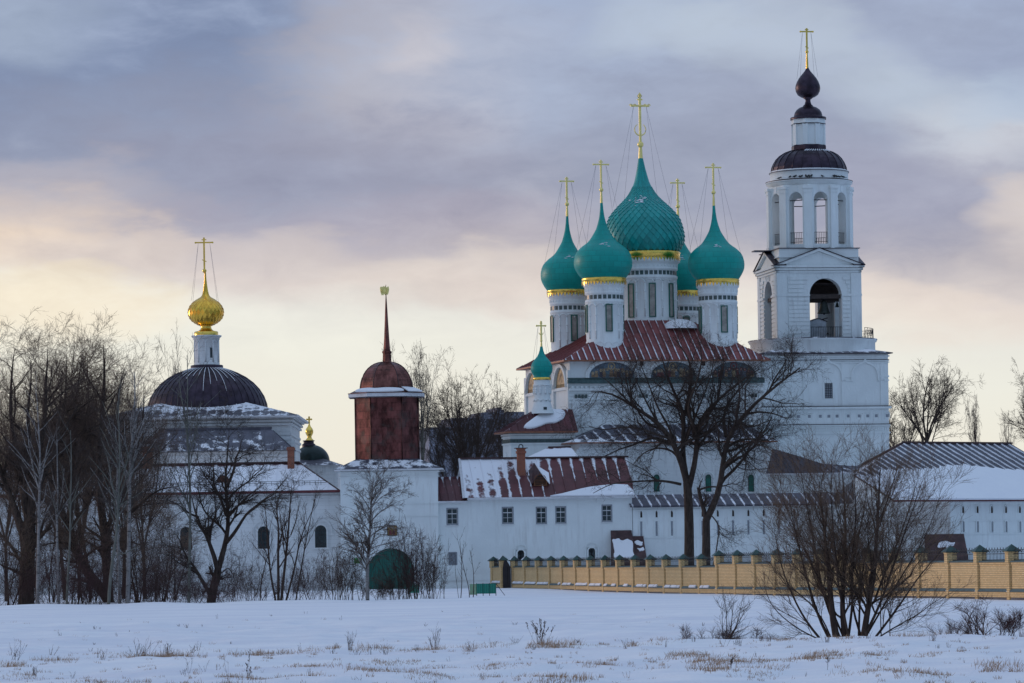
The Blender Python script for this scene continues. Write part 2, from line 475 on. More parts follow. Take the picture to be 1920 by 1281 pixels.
    def archwall(s, x0, x1, z0, z1, cx, hw, az0, zs, y0, y1, m=0, mr=None, n=14, ry=None):
        """a wall slab with a round-headed opening"""
        mr = m if mr is None else mr; ry = ry or hw
        arc = [(cx - hw * math.cos(PI * i / n), zs + ry * math.sin(PI * i / n)) for i in range(n + 1)]
        for y in (y0, y1):
            q = lambda a, b, c, d: s.poly([(a[0], y, a[1]), (b[0], y, b[1]), (c[0], y, c[1]), (d[0], y, d[1])], m)
            q((x0, z0), (cx - hw, z0), (cx - hw, zs), (x0, zs)); q((x0, zs), (cx - hw, zs), (cx - hw, z1), (x0, z1))
            q((cx + hw, z0), (x1, z0), (x1, zs), (cx + hw, zs)); q((cx + hw, zs), (x1, zs), (x1, z1), (cx + hw, z1))
            if az0 > z0: q((cx - hw, z0), (cx + hw, z0), (cx + hw, az0), (cx - hw, az0))
            for a, b in zip(arc, arc[1:]): q(a, b, (b[0], z1), (a[0], z1))
        out = [(cx - hw, az0)] + arc + [(cx + hw, az0)]
        for a, b in zip(out, out[1:]): s.poly([(a[0], y0, a[1]), (b[0], y0, b[1]), (b[0], y1, b[1]), (a[0], y1, a[1])], mr)
        s.poly([(cx - hw, y0, az0), (cx + hw, y0, az0), (cx + hw, y1, az0), (cx - hw, y1, az0)], mr)
        s.poly([(x0, y0, z1), (x1, y0, z1), (x1, y1, z1), (x0, y1, z1)], m)
        s.poly([(x0, y0, z0), (x0, y1, z0), (x0, y1, z1), (x0, y0, z1)], m); s.poly([(x1, y0, z0), (x1, y1, z0), (x1, y1, z1), (x1, y0, z1)], m)
    def holewall(s, x0, x1, z0, z1, holes, y, depth, m=0):
        """front sheet of a wall with rectangular recesses (reveals included)"""
        xs = sorted({x0, x1} | {h[0] for h in holes} | {h[1] for h in holes}); zs = sorted({z0, z1} | {h[2] for h in holes} | {h[3] for h in holes})
        for a, b in zip(xs, xs[1:]):
            for c, d in zip(zs, zs[1:]):
                mx, mz = (a + b) / 2, (c + d) / 2
                if any(h[0] < mx < h[1] and h[2] < mz < h[3] for h in holes): continue
                s.poly([(a, y, c), (b, y, c), (b, y, d), (a, y, d)], m)
        for h in holes:
            a, b, c, d = h[:4]; Y = y + depth
            for p in ([(a, y, c), (a, Y, c), (a, Y, d), (a, y, d)], [(b, y, c), (b, Y, c), (b, Y, d), (b, y, d)],
                      [(a, y, c), (b, y, c), (b, Y, c), (a, Y, c)], [(a, y, d), (b, y, d), (b, Y, d), (a, Y, d)], [(a, Y, c), (b, Y, c), (b, Y, d), (a, Y, d)]):
                s.poly(p, m)
    def snow(s, pts, h, m=0, it=2, jit=0.0, seed=1):
        """a drift lying on a plane: rounded outline, thin feathered rim, domed top"""
        p = [Vector(q) for q in pts]; rnd = random.Random(seed)
        n = Vector((0, 0, 0))
        for i in range(len(p)): n += (p[i] - p[0]).cross(p[(i + 1) % len(p)] - p[0])
        n.normalize()
        if n.z < 0: n = -n
        for _ in range(it):
            q = []
            for i in range(len(p)): a, b = p[i], p[(i + 1) % len(p)]; q += [a.lerp(b, .25), a.lerp(b, .75)]
            p = q
        if jit: p = [q + Vector((rnd.uniform(-jit, jit), 0, 0)) - n * 0 for q in p]
        c = sum(p, Vector((0, 0, 0))) / len(p)
        rings = [[c + (q - c) * k + n * h * z for q in p] for k, z in ((1, -.1), (.985, .45), (.95, .8), (.8, 1.0), (.4, 1.15))]
        N = len(p)
        for A, B in zip(rings, rings[1:]):
            for i in range(N): s.poly([A[i], A[(i + 1) % N], B[(i + 1) % N], B[i]], m, None, True)
        s.poly(rings[-1], m, None, True)
    def build(s, name, mats, parent=None, origin=None):
        me = bpy.data.meshes.new(name)
        if parent is not None: inv = world_mat(parent).inverted()
        else: inv = Matrix.Translation(-Vector(origin)) if origin is not None else Matrix.Identity(4)
        me.from_pydata([tuple(inv @ Vector(p)) for p in s.v], [], s.fc)
        if isinstance(mats, str): mats = [mats]
        for m in mats: me.materials.append(MATS[m])
        me.polygons.foreach_set('material_index', s.mi)
        me.polygons.foreach_set('use_smooth', s.sm)
        ul = me.uv_layers.new(name='UVMap')
        ul.data.foreach_set('uv', [c for f in s.uv for q in f for c in q])
        if any(s.sm):                                        # weld so that smooth shading works
            import bmesh
            bm = bmesh.new(); bm.from_mesh(me); bmesh.ops.remove_doubles(bm, verts=bm.verts, dist=.0004)
            bm.to_mesh(me); bm.free()
        me.update()
        o = bpy.data.objects.new(name, me); COL.objects.link(o)
        if parent is not None: o.parent = parent
        elif origin is not None: o.location = origin
        return o

def arch_out(cx, z0, zs, hw, n=12, ry=None):
    ry = ry or hw
    return [(cx - hw, z0)] + [(cx - hw * math.cos(PI * i / n), zs + ry * math.sin(PI * i / n)) for i in range(n + 1)] + [(cx + hw, z0)]
def arch_ring(mb, cx, z0, zs, hw, t, y0, y1, m=0, n=16, ry=None, point=0.0):
    """projecting archivolt: bars up both sides and round the head"""
    ry = ry or hw
    a = arch_out(cx, z0, zs, hw, n, ry); b = arch_out(cx, z0, zs, hw + t, n, ry + t)
    if point:
        k = len(b) // 2; b[k] = (b[k][0], b[k][1] + point); a[k] = (a[k][0], a[k][1] + point * .6)
    for i in range(len(a) - 1):
        p, q, r_, s_ = a[i], a[i + 1], b[i + 1], b[i]
        mb.poly([(c[0], y0, c[1]) for c in (p, q, r_, s_)], m)
        mb.poly([(s_[0], y0, s_[1]), (r_[0], y0, r_[1]), (r_[0], y1, r_[1]), (s_[0], y1, s_[1])], m)
        mb.poly([(p[0], y0, p[1]), (q[0], y0, q[1]), (q[0], y1, q[1]), (p[0], y1, p[1])], m)
    for q in (a, b): pass
    for e in (0, -1):
        mb.poly([(a[e][0], y0, a[e][1]), (b[e][0], y0, b[e][1]), (b[e][0], y1, b[e][1]), (a[e][0], y1, a[e][1])], m)

# ------------------------------------------------------------------ ground height
GP = [(-200, -.1), (0, -.12), (72, -.12), (100, -.10), (113, -.06), (121, -.48), (140, -.55), (170, -.42), (230, -.30), (300, -.30), (345, -.25), (386, .0), (410, .05), (6000, .05)]
def gz(x, y):
    for (a, za), (b, zb) in zip(GP, GP[1:]):
        if a <= y <= b:
            t = (y - a) / (b - a); z = za + (zb - za) * t; break
    else: z = 0
    far = max(0, min(1, (y - 60) / 60)) * max(0, min(1, (700 - y) / 300))
    z += .10 * mnoise.noise(Vector((x * .12, y * .05, 1.3)))
    if y < 200:
        z += .13 * mnoise.noise(Vector((x * .45, y * .20, 7.7))) + .05 * mnoise.noise(Vector((x * 1.3, y * .7, 3.1)))
    if 260 < y < 330: z += .28 * math.exp(-((y - 292) / 7) ** 2) * max(0, min(1, (4 - x) / 6)) * (.65 + .5 * mnoise.noise(Vector((x * .25, 0, 9))))
    if 100 < y < 125: z += .10 * math.exp(-((y - 113 + 3 * mnoise.noise(Vector((x * .15, 0, 4)))) / 4) ** 2) * mnoise.noise(Vector((x * .35, 2, 0)))
    return z
def on_ground(px, Y):
    u, v = ray(px, CY + 60); x = u * Y
    return Vector((x, Y, gz(x, Y)))

# ------------------------------------------------------------------ fast tubes for branches
def norm(a): return a / np.maximum(np.linalg.norm(a, axis=-1, keepdims=True), 1e-9)
class Twigs:
    def __init__(s): s.V, s.F, s.nv = [], [], 0
    def add(s, pts, rad, k=3):
        N, n, _ = pts.shape
        if N == 0: return
        d = norm(np.gradient(pts, axis=1))
        ref = norm(np.tile(np.array([.37, .52, .13]), (N, 1)) + .01)
        ref = np.where(np.abs((d[:, 0] * ref).sum(-1, keepdims=True)) > .9, np.array([.9, -.3, .2]), ref)
        u = norm(np.cross(d, ref[:, None, :])); w = np.cross(d, u)
        ang = np.arange(k) * 2 * PI / k
        ring = pts[:, :, None, :] + rad[:, :, None, None] * (np.cos(ang)[None, None, :, None] * u[:, :, None, :] + np.sin(ang)[None, None, :, None] * w[:, :, None, :])
        idx = np.arange(N * n * k).reshape(N, n, k) + s.nv
        a = idx[:, :-1, :]; b = idx[:, 1:, :]
        F = np.stack([a, np.roll(a, -1, 2), np.roll(b, -1, 2), b], -1).reshape(-1, 4)
        s.V.append(ring.reshape(-1, 3)); s.F.append(F); s.nv += N * n * k
    def build(s, name, mat, parent=None, origin=(0, 0, 0), smooth=True):
        V = np.concatenate(s.V) - np.array(origin); F = np.concatenate(s.F)
        me = bpy.data.meshes.new(name)
        me.vertices.add(len(V)); me.vertices.foreach_set('co', V.astype(np.float32).ravel())
        me.loops.add(F.size); me.loops.foreach_set('vertex_index', F.astype(np.int32).ravel())
        me.polygons.add(len(F)); me.polygons.foreach_set('loop_start', np.arange(0, F.size, 4, dtype=np.int32)); me.polygons.foreach_set('loop_total', np.full(len(F), 4, dtype=np.int32))
        me.polygons.foreach_set('use_smooth', np.full(len(F), smooth))
        me.materials.append(MATS[mat]); me.update(calc_edges=True)
        o = bpy.data.objects.new(name, me); COL.objects.link(o)
        if parent is not None: o.parent = parent
        else: o.location = origin
        return o

def grow(rng, st, d, ln, r0, r1, n, wander, trop):
    N = len(st); pts = np.zeros((N, n + 1, 3)); pts[:, 0] = st; d = norm(d)
    for i in range(n):
        d = norm(d + rng.normal(0, wander, (N, 3)) + trop)
        pts[:, i + 1] = pts[:, i] + d * (ln / n)[:, None]
    t = np.linspace(0, 1, n + 1)[None, :]
    return pts, r0[:, None] * (1 - t) + r1[:, None] * t
def sample(rng, pts, rad, per, tmin, tmax, ang, angv, front=None):
    """child starts along parent polylines"""
    N, n, _ = pts.shape
    per = np.maximum(1, np.round(np.asarray(per) * np.ones(N))).astype(int)
    own = np.repeat(np.arange(N), per); K = len(own)
    t = tmin + (tmax - tmin) * rng.random(K)
    x = t * (n - 1); i = np.minimum(x.astype(int), n - 2); f = (x - i)[:, None]
    p = pts[own, i] * (1 - f) + pts[own, i + 1] * f; d = norm(pts[own, i + 1] - pts[own, i])
    r = rad[own, i] * (1 - f[:, 0]) + rad[own, i + 1] * f[:, 0]
    q = norm(np.cross(d, rng.normal(0, 1, (K, 3))))
    a = np.radians(ang + angv * rng.normal(0, 1, K))[:, None]
    return p, norm(d * np.cos(a) + q * np.sin(a)), r, t, own
def resample(pl, n):
    pl = np.array(pl, float); s = np.concatenate([[0], np.cumsum(np.linalg.norm(np.diff(pl[:, :3], axis=0), axis=1))])
    t = np.linspace(0, s[-1], n)
    # Catmull-like smoothing by cubic hermite on chord length
    out = np.stack([np.interp(t, s, pl[:, k]) for k in range(pl.shape[1])], 1)
    for _ in range(2): out[1:-1] = .25 * out[:-2] + .5 * out[1:-1] + .25 * out[2:]
    return out, s[-1]

def twig_levels(rng, tw, P0, R0, L0, levels, trop, rmin):
    """levels: list of dicts per, tmin, ang, angv, len (fraction of parent), n, wander, droop, k"""
    pts, rad, ln = P0, R0, L0
    allp = []
    for lv in levels:
        per = lv['per'] * np.clip(ln / max(1e-6, np.median(ln)), .4, 2.5)
        p, d, r, t, own = sample(rng, pts, rad, per, lv.get('tmin', .2), lv.get('tmax', 1.0), lv['ang'], lv.get('angv', 12))
        l = ln[own] * lv['len'] * (.55 + .7 * rng.random(len(own))) * (1.15 - .55 * t)
        l = np.maximum(l, lv.get('lmin', .15))
        r0 = np.maximum(np.minimum(r * lv.get('rf', .6), lv.get('rmax', 9)), rmin); r1 = np.maximum(r0 * .3, rmin * .6)
        pts, rad = grow(rng, p, d, l, r0, r1, lv['n'], lv.get('wander', .15), np.array([0, 0, lv.get('trop', trop)]))
        ln = l
        allp.append((pts, rad, lv.get('k', 3)))
    return allp

def tree(name, label, cat, base, limbs, levels, mats, seed, trop=.03, rmin=.012, group=None, fit=None, parts=True, main_k=7, nlim=14, bare=0, topz=None):
    """limbs: list of polylines [(x,y,z,r),...] in world space. fit=(height, halfwidth): the twigs are scaled to that crown."""
    rng = np.random.default_rng(seed)
    base = np.array(base, float)
    t = thing(name, label, cat, tuple(base), 0, group)
    A = []; Ls = []
    for l in limbs:
        q, L = resample(l, nlim); A.append(q); Ls.append(L)
    A = np.array(A); Ls = np.array(Ls)
    P0, R0 = A[:, :, :3], A[:, :, 3]
    allp = twig_levels(rng, None, P0[bare:], R0[bare:], Ls[bare:], levels, trop, rmin)
    if fit:
        top, hw = fit
        last = np.concatenate([a[0].reshape(-1, 3) for a in allp])
        h = np.percentile(last[:, 2], 99.7) - base[2]; w = np.percentile(np.abs(last[:, 0] - base[0]), 94.5)
        S = np.array([hw / w, min(1.4, max(.6, hw / w)), top / h])
        f = lambda q: (q - base) * S + base
        P0 = f(P0); allp = [(f(a), b, k) for a, b, k in allp]
    if topz:
        last = np.concatenate([q.reshape(-1, 3) for q, _, _ in allp]); h = np.percentile(last[:, 2], 99.5) - base[2]; S = np.array([1, 1, topz / h])
        f = lambda q: (q - base) * S + base
        P0 = f(P0); allp = [(f(q), b, k) for q, b, k in allp]
    a = Twigs(); a.add(P0, R0, main_k)
    nb = 1 if len(allp) > 2 else 0
    for q, r, k in allp[:nb]: a.add(q, r, 5)
    b = Twigs()
    for q, r, k in allp[nb:]: b.add(q, r, k)
    a.build('trunk', mats[0], t, base); b.build('crown', mats[1], t, base)
    return t
def vase_limbs(rng, base, H, r, n=6, fork=.34, spread=30, sub=2):
    """a short bole that opens into a fan of ascending limbs, each forking again"""
    base = np.array(base, float)
    t0, tr = grow(rng, base[None], np.array([[rng.normal(0, .06), rng.normal(0, .06), 1.0]]), np.array([H * fork]), np.array([r]), np.array([r * .72]), 8, .03, np.zeros(3))
    out = [np.concatenate([t0[0], tr[0][:, None]], 1)]
    az = np.linspace(0, 2 * PI, n, endpoint=False) + rng.normal(0, .35, n)
    inc = np.radians(np.clip(rng.normal(spread, 9, n), 6, 60))
    f = np.where(np.arange(n) % 3 == 2, .82, .97) + .03 * rng.random(n)
    i = np.minimum(np.round(f * 8).astype(int), 8)
    d = np.stack([np.sin(inc) * np.cos(az), np.sin(inc) * np.sin(az), np.cos(inc)], 1)
    L = H * (1 - fork) * (.78 + .3 * rng.random(n))
    q, qr = grow(rng, t0[0][i], d, L, np.full(n, r * .46) * (.7 + .5 * rng.random(n)), np.full(n, r * .05), 12, .07, np.array([0, 0, .035]))
    out += [np.concatenate([a, b[:, None]], 1) for a, b in zip(q, qr)]
    p, dd, rr, t, own = sample(rng, q, qr, sub, .2, .6, 30, 8)
    a, b = grow(rng, p, dd, L[own] * (.95 - t) * .85, rr * .6, rr * .1, 12, .08, np.array([0, 0, .03]))
    out += [np.concatenate([x, y[:, None]], 1) for x, y in zip(a, b)]
    return [list(map(tuple, o)) for o in out]
def auto_limbs(rng, base, H, r, lean=(0, 0), trunk_frac=1.0, nl=10, tmin=.25, ang=38, llen=.55, wander=.06, angv=9, lift=.05, rl=.5):
    """a leader and nl main limbs as polylines"""
    base = np.array(base, float)
    pts, rad = grow(rng, base[None], np.array([[lean[0], lean[1], 1.0]]), np.array([H * trunk_frac]), np.array([r]), np.array([r * .18]), 13, wander, np.array([0, 0, .06]))
    out = [np.concatenate([pts[0], rad[0][:, None]], 1)]
    if nl:
        p, d, rr, t, own = sample(rng, pts, rad, nl, tmin, .92, ang, angv)
        L = H * llen * (1.1 - .75 * t) * (.75 + .5 * rng.random(len(p)))
        q, qr = grow(rng, p, d, L, rr * rl + r * .06, rr * .12 + .01, 10, wander * 2, np.array([0, 0, lift]))
        out += [np.concatenate([a, b[:, None]], 1) for a, b in zip(q, qr)]
    return [list(map(tuple, o)) for o in out]
# ------------------------------------------------------------------ sky and sun
SUN_DIR = Vector((-.86, .50, .105)).normalized()
SKY_PATCHES = [(230, 140, 520, 190, (121, 137, 173), .95), (60, 15, 190, 70, (168, 182, 205), .6), (380, 290, 480, 150, (143, 151, 179), .9), (800, 130, 240, 170, (190, 187, 198), .8), (795, 75, 70, 45, (214, 205, 208), .6), (880, 190, 120, 60, (196, 190, 200), .5),
    (1060, 110, 280, 150, (165, 178, 206), .8), (640, 330, 420, 110, (153, 156, 181), .7), (700, 440, 520, 60, (176, 170, 188), .6), (1400, 310, 330, 190, (154, 162, 187), .85), (1640, 60, 260, 70, (162, 171, 196), .6),
    (1230, 40, 150, 60, (188, 200, 217), .65), (1420, 75, 150, 60, (190, 202, 219), .7), (1570, 130, 130, 60, (188, 200, 218), .6), (1700, 195, 120, 60, (192, 204, 221), .7), (1800, 260, 110, 70, (204, 210, 222), .8), (1880, 320, 90, 70, (206, 208, 218), .7), (1880, 205, 110, 46, (182, 198, 221), .7),
    (1690, 400, 230, 110, (163, 165, 189), .75), (1900, 445, 70, 60, (238, 224, 214), .6), (30, 455, 220, 70, (242, 220, 200), .85), (60, 365, 240, 60, (194, 188, 198), .6),
    (330, 490, 330, 50, (218, 207, 205), .7), (880, 548, 300, 42, (226, 214, 208), .7), (1720, 610, 280, 40, (240, 226, 216), .6), (50, 590, 260, 50, (252, 236, 210), .7)]
def make_world():
    w = bpy.data.worlds.new('World'); sc.world = w; w.use_nodes = True
    nt = w.node_tree; nt.nodes.clear(); g = G(nt)
    out = g.n('ShaderNodeOutputWorld'); bg = g.n('ShaderNodeBackground'); nt.links.new(bg.outputs[0], out.inputs[0])
    d = g.n('ShaderNodeTexCoord').outputs['Generated']
    x, y, z = g.sep(d)
    sky = g.n('ShaderNodeTexSky', sky_type='NISHITA'); sky.sun_disc = False
    sky.sun_elevation = math.asin(SUN_DIR.z); sky.sun_rotation = math.atan2(SUN_DIR.x, SUN_DIR.y)
    sky.air_density = 1.0; sky.dust_density = 1.2
    clear = g.mix(1.0, sky.outputs[0], (.10, .10, .10), 'MULTIPLY')
    # cloud deck: warped elevation drives a band of open sky below a lavender deck
    q = g.map(d, (1, .6, 1.7), (0, 0, 0), (0, -.35, 0))
    n1 = g.noise(q, 9.0, 5, .50, .3); n2 = g.noise(g.map(d, (1, .7, 1.5), (3.1, 0, .7), (0, .4, 0)), 13.0, 5, .52, .4); n3 = g.noise(g.map(d, (1, 1, 3.2), (7, 2, 1)), 34, 5, .55)
    left = g.sstep(x, -.02, -.15)
    e = g.sub(z, g.mul(left, .011))
    e = g.sub(e, g.mul(g.sstep(x, .02, .14), -.004))
    e = g.add(e, g.mul(g.sub(n1, .5), .034)); e = g.add(e, g.mul(g.sub(n3, .5), .010))
    k = 1 / .30
    deck = g.ramp(g.mul(e, k), [(0.0, (.85, .77, .64)), (.10, (.885, .85, .745)), (.165, (.875, .87, .795)), (.195, (.83, .82, .77)), (.222, (.74, .67, .655)),
                               (.250, (.51, .475, .52)), (.285, (.39, .395, .495)), (.36, (.335, .375, .52)), (.46, (.35, .42, .60)), (.7, (.36, .46, .68)), (1.0, (.33, .44, .68))])
    # broad patches of the deck: direction of the patch centre, size, colour, strength
    wx = g.add(x, g.mul(g.sub(n2, .5), .075)); wz = g.add(z, g.mul(g.sub(n1, .5), .030))
    wz = g.add(wz, g.mul(g.sub(n3, .5), .016))
    n4 = g.noise(g.map(d, (1, 1, 2.2), (2, 5, 3)), 62, 6, .62, .5)
    rag = g.add(g.mul(g.sub(n3, .5), 2.4), g.mul(g.sub(n4, .5), 1.7))
    lin = lambda c: tuple((v / 255 / 12.92 if v / 255 < .04 else ((v / 255 + .055) / 1.055) ** 2.4) for v in c)
    for cx, cy, sx, sy, col, st in SKY_PATCHES:
        du = g.mul(g.sub(wx, (cx - CX) / FPX), FPX / sx); dv = g.mul(g.sub(wz, (CY - cy) / FPX), FPX / sy)
        dd = g.add(g.add(g.mul(du, du), g.mul(dv, dv)), rag)
        deck = g.mix(g.mul(g.sstep(dd, 2.3, -.25), st), deck, lin(col))
    # away from the glow: cold dome, darker behind the camera
    up = g.ramp(g.math('MAXIMUM', z, 0), [(0, (.108, .203, .335)), (.25, (.162, .288, .468)), (.6, (.345, .475, .705)), (1, (.46, .58, .81))])
    front = g.mul(g.sstep(y, .1, .75), g.sstep(z, .60, .18))
    side = g.mul(g.sstep(x, .45, -.85), g.sstep(z, .45, .02))
    up = g.mix(g.mul(side, .75), up, (.74, .60, .56))
    tex = g.add(g.add(1.0, g.mul(g.sub(n3, .5), .36)), g.mul(g.sub(n4, .5), .30))
    deck = g.mix(g.sstep(z, .040, .075), deck, g.mix(1.0, deck, g.comb(tex, tex, g.add(g.mul(tex, .8), .2)), 'MULTIPLY'))
    deck = g.mix(1.0, deck, (.955, .955, .955), 'MULTIPLY')
    col = g.mix(front, up, deck)
    col = g.mix(.10, col, clear)
    col = g.mix(g.sstep(z, .0, -.02), col, (.30, .33, .42))
    g.put(bg.inputs[0], col); bg.inputs[1].default_value = 1.0
make_world()
sl = bpy.data.lights.new('sun', 'SUN'); sl.energy = .75; sl.angle = math.radians(12); sl.color = (1.0, .70, .52)
so = bpy.data.objects.new('sun', sl); COL.objects.link(so)
so.rotation_euler = (-SUN_DIR).to_track_quat('-Z', 'Y').to_euler(); so.location = (-60, 60, 60)
sc.view_settings.view_transform = 'Standard'; sc.view_settings.look = 'None'
sc.view_settings.exposure = 0.12; sc.view_settings.gamma = 1.0; sc.view_settings.use_curve_mapping = False

# ------------------------------------------------------------------ ground: one snow sheet out to the horizon
def ground():
    ys = [-150, -60, 0, 30, 50]
    y = 60.0
    while y < 420: ys.append(y); y += max(.22, y * y * .16 / FPX * 3.0) if y < 135 else (1.2 if y < 330 else 3)
    while y < 7000: ys.append(y); y *= 1.25
    ts = np.concatenate([np.linspace(-6, -.2, 12)[:-1], np.linspace(-.2, .2, 300), np.linspace(.2, 6, 12)[1:]])
    V = []; n = len(ts)
    for y in ys:
        w = max(80.0, abs(y)) if y < 60 else y
        for t in ts: V.append((t * w, y, gz(t * w, y) if abs(t) < .25 else gz(0, y)))
    Fc = [(j * n + i, j * n + i + 1, (j + 1) * n + i + 1, (j + 1) * n + i) for j in range(len(ys) - 1) for i in range(n - 1)]
    me = bpy.data.meshes.new('snow_field'); me.from_pydata(V, [], Fc); me.materials.append(MATS['field_snow'])
    me.polygons.foreach_set('use_smooth', [True] * len(Fc))
    o = bpy.data.objects.new('snow_field', me); COL.objects.link(o); o['kind'] = 'structure'
ground()

# ------------------------------------------------------------------ crosses and cupolas
class Axis:
    """vertical axis standing where pixel (px,py) is at depth Y; heights and radii are read off in pixels"""
    def __init__(s, px, py, Y): p = P(px, py, Y); s.x, s.y, s.px, s.Y = p.x, p.y, px, Y
    def z(s, py): return P(s.px, py, s.Y).z
    def r(s, n): return n * s.Y / FPX
def cross(parent, ax, py_base, py_ball, py_arm, py_top, hw, deg, py_low=None, ornate=False, crescent=None, wire_to=None, rs=2.6, mat='gold_pale', name='cross', rb=4.0):
    f = Frame.at(ax.x, ax.y, 0, deg)
    m = MB(f); z = ax.z; r = ax.r
    t = r(2.1 if ornate else 1.6)
    m.lathe([(r(rs), z(py_base) - .1), (r(rs * .8), (z(py_base) + z(py_ball)) / 2), (r(rs * .55), z(py_ball))], 0, 0, 12)
    m.ball((0, 0, z(py_ball)), r(rb), 14)
    m.lathe([(r(1.9), z(py_ball) + r(rb) * .8), (r(1.0), z(py_ball) + r(rb * 1.7)), (.01, z(py_ball) + r(rb * 2.3))], 0, 0, 10)
    m.box(-t, t, -t * .6, t * .6, z(py_ball), z(py_top))
    m.box(-r(hw), r(hw), -t * .5, t * .5, z(py_arm) - t * .8, z(py_arm) + t * .8)
    zu = z(py_arm + (py_top - py_arm) * .55)
    m.box(-r(hw * .28), r(hw * .28), -t * .45, t * .45, zu - t * .6, zu + t * .6)
    if py_low:
        zl = z(py_low); a = r(hw * .26)
        m.prism([(-a, zl + a * .45 - t * .5), (a, zl - a * .45 - t * .5), (a, zl - a * .45 + t * .5), (-a, zl + a * .45 + t * .5)], -t * .42, t * .42)
    if crescent:
        c, rad = crescent
        pts = [(r(rad) * math.sin(q), 0, z(c) - r(rad) * math.cos(q)) for q in [(-1 + 2 * i / 14) * (2.6 if ornate else 1.45) for i in range(15)]]
        m.tube(pts, [t * .65 * (1 - .5 * abs(i - 7) / 7) for i in range(15)], 6)
    if ornate:
        za = z(py_arm)
        for sx in (-1, 1):
            m.ball((sx * r(hw * .72), 0, za), r(2.4), 8)
            for k in (.55, .95):
                pts = [(sx * r(hw * k) + sx * r(3) * math.sin(q), 0, za + r(3.2) * math.cos(q)) for q in [-1.4 + 2.8 * i / 8 for i in range(9)]]
                m.tube(pts, t * .4, 5)
        m.ball((0, 0, za), r(3.2), 10); m.ball((0, 0, z(py_top)), r(2.4), 8)
        for sx in (-1, 1):
            m.tube([(sx * r(1), 0, z(py_top) - r(8)), (sx * r(4), 0, z(py_top) - r(3)), (0, 0, z(py_top) + r(3))], t * .4, 5)
    else:
        for sx in (-1, 1): m.ball((sx * r(hw), 0, z(py_arm)), t * 1.15, 8)
    c = m.build(name, mat, parent)
    if wire_to:
        rw, pyw = wire_to; w = MB(f)
        for sx in (-1, 1):
            for sy in (-1, 1):
                w.tube([(sx * r(hw * .68), 0, z(py_arm) - t), (sx * r(rw), sy * r(rw) * .8, z(pyw))], .011, 4)
        w.build('guy_wire', 'wire', c)
    return c
ONION = [(.74, 0), (.80, .025), (.87, .06), (.945, .11), (.985, .15), (1.0, .195), (.995, .24), (.96, .30), (.897, .349), (.81, .385), (.706, .42), (.60, .448), (.51, .475), (.44, .505), (.375, .54), (.31, .58), (.255, .615), (.205, .65), (.15, .715), (.115, .765), (.088, .815), (.060, .90), (.042, 1.0)]
ONIONC = [(.80, 0), (.87, .035), (.94, .078), (.985, .115), (1.0, .155), (.995, .21), (.97, .27), (.945, .32), (.905, .366), (.845, .40), (.775, .435), (.70, .47), (.62, .503), (.53, .538), (.446, .572), (.37, .61), (.303, .654), (.245, .70), (.196, .75), (.155, .815), (.114, .887), (.085, .95), (.062, 1.0)]
def interp_prof(prof, t):
    for (r0, z0), (r1, z1) in zip(prof, prof[1:]):
        if z0 <= t <= z1: return r0 + (r1 - r0) * (t - z0) / (z1 - z0)
    return prof[-1][0]
def scales(mb, ax, prof, R, z0, H, n, t0, t1, lift, m=0, aspect=1.15):
    """overlapping diamond sheets laid on a turned profile"""
    ts = [t0]
    while ts[-1] < t1:
        r = interp_prof(prof, min(1, ts[-1])) * R
        ts.append(ts[-1] + max(.006, (PI * r / n) * aspect / H))
    def pt(a, t, out=0.0):
        t = max(0, min(1, t)); e = .004
        r = interp_prof(prof, t) * R
        dr = (interp_prof(prof, min(1, t + e)) - interp_prof(prof, max(0, t - e))) * R; dz = 2 * e * H
        L = math.hypot(dr, dz); nr, nz = dz / L, -dr / L
        return (ax.x + (r + out * nr) * math.cos(a), ax.y + (r + out * nr) * math.sin(a), z0 + t * H + out * nz)
    for i in range(1, len(ts) - 1):
        for k in range(n):
            a = 2 * PI * (k + .5 * (i % 2)) / n; h = PI / n
            sc_ = max(.3, interp_prof(prof, ts[i]))
            l = lift * sc_
            q = [pt(a, ts[i - 1], l), pt(a + h, ts[i], l * .15), pt(a, ts[i + 1], 0.0), pt(a - h, ts[i], l * .15)]
            uv = [(k + .5, i + .5)] * 4
            mb.poly([q[0], q[1], q[2], q[3]], m, uv)
            e0 = pt(a, ts[i - 1], 0)
            for b_ in (q[1], q[3]): mb.poly([q[0], b_, e0], m, [(k + .5, i + .5)] * 3)
def drum_relief(m, ax, R, zb, zt, n, a0, skip=()):
    """colonnettes with rounded heads round a drum, and lobed relief at the foot"""
    st = 2 * PI / n
    for k in range(n):
        a = a0 + k * st
        p = lambda ang, z, rr=R: (ax.x + rr * math.cos(ang), ax.y + rr * math.sin(ang), z)
        zs = zt - R * st * .5
        near = any(abs((a - b + PI) % (2 * PI) - PI) * R < .62 for b in skip)
        if not near: m.tube([p(a, zb + .9), p(a, zb + (zs - zb) * .55), p(a, zs)], .10, 5)
        for q in () if near else (.25, .5, .75): m.ball(p(a, zb + .9 + (zs - zb - .9) * q), .14, 6)
        m.tube([p(a + st * (.5 - .5 * math.cos(PI * i / 8)), zs + R * st * .5 * math.sin(PI * i / 8)) for i in range(9)], .08, 5)
        m.tube([p(a + st * (.5 - .42 * math.cos(PI * i / 6)), zb + .15 + R * st * .42 * math.sin(PI * i / 6)) for i in range(7)], .09, 5)
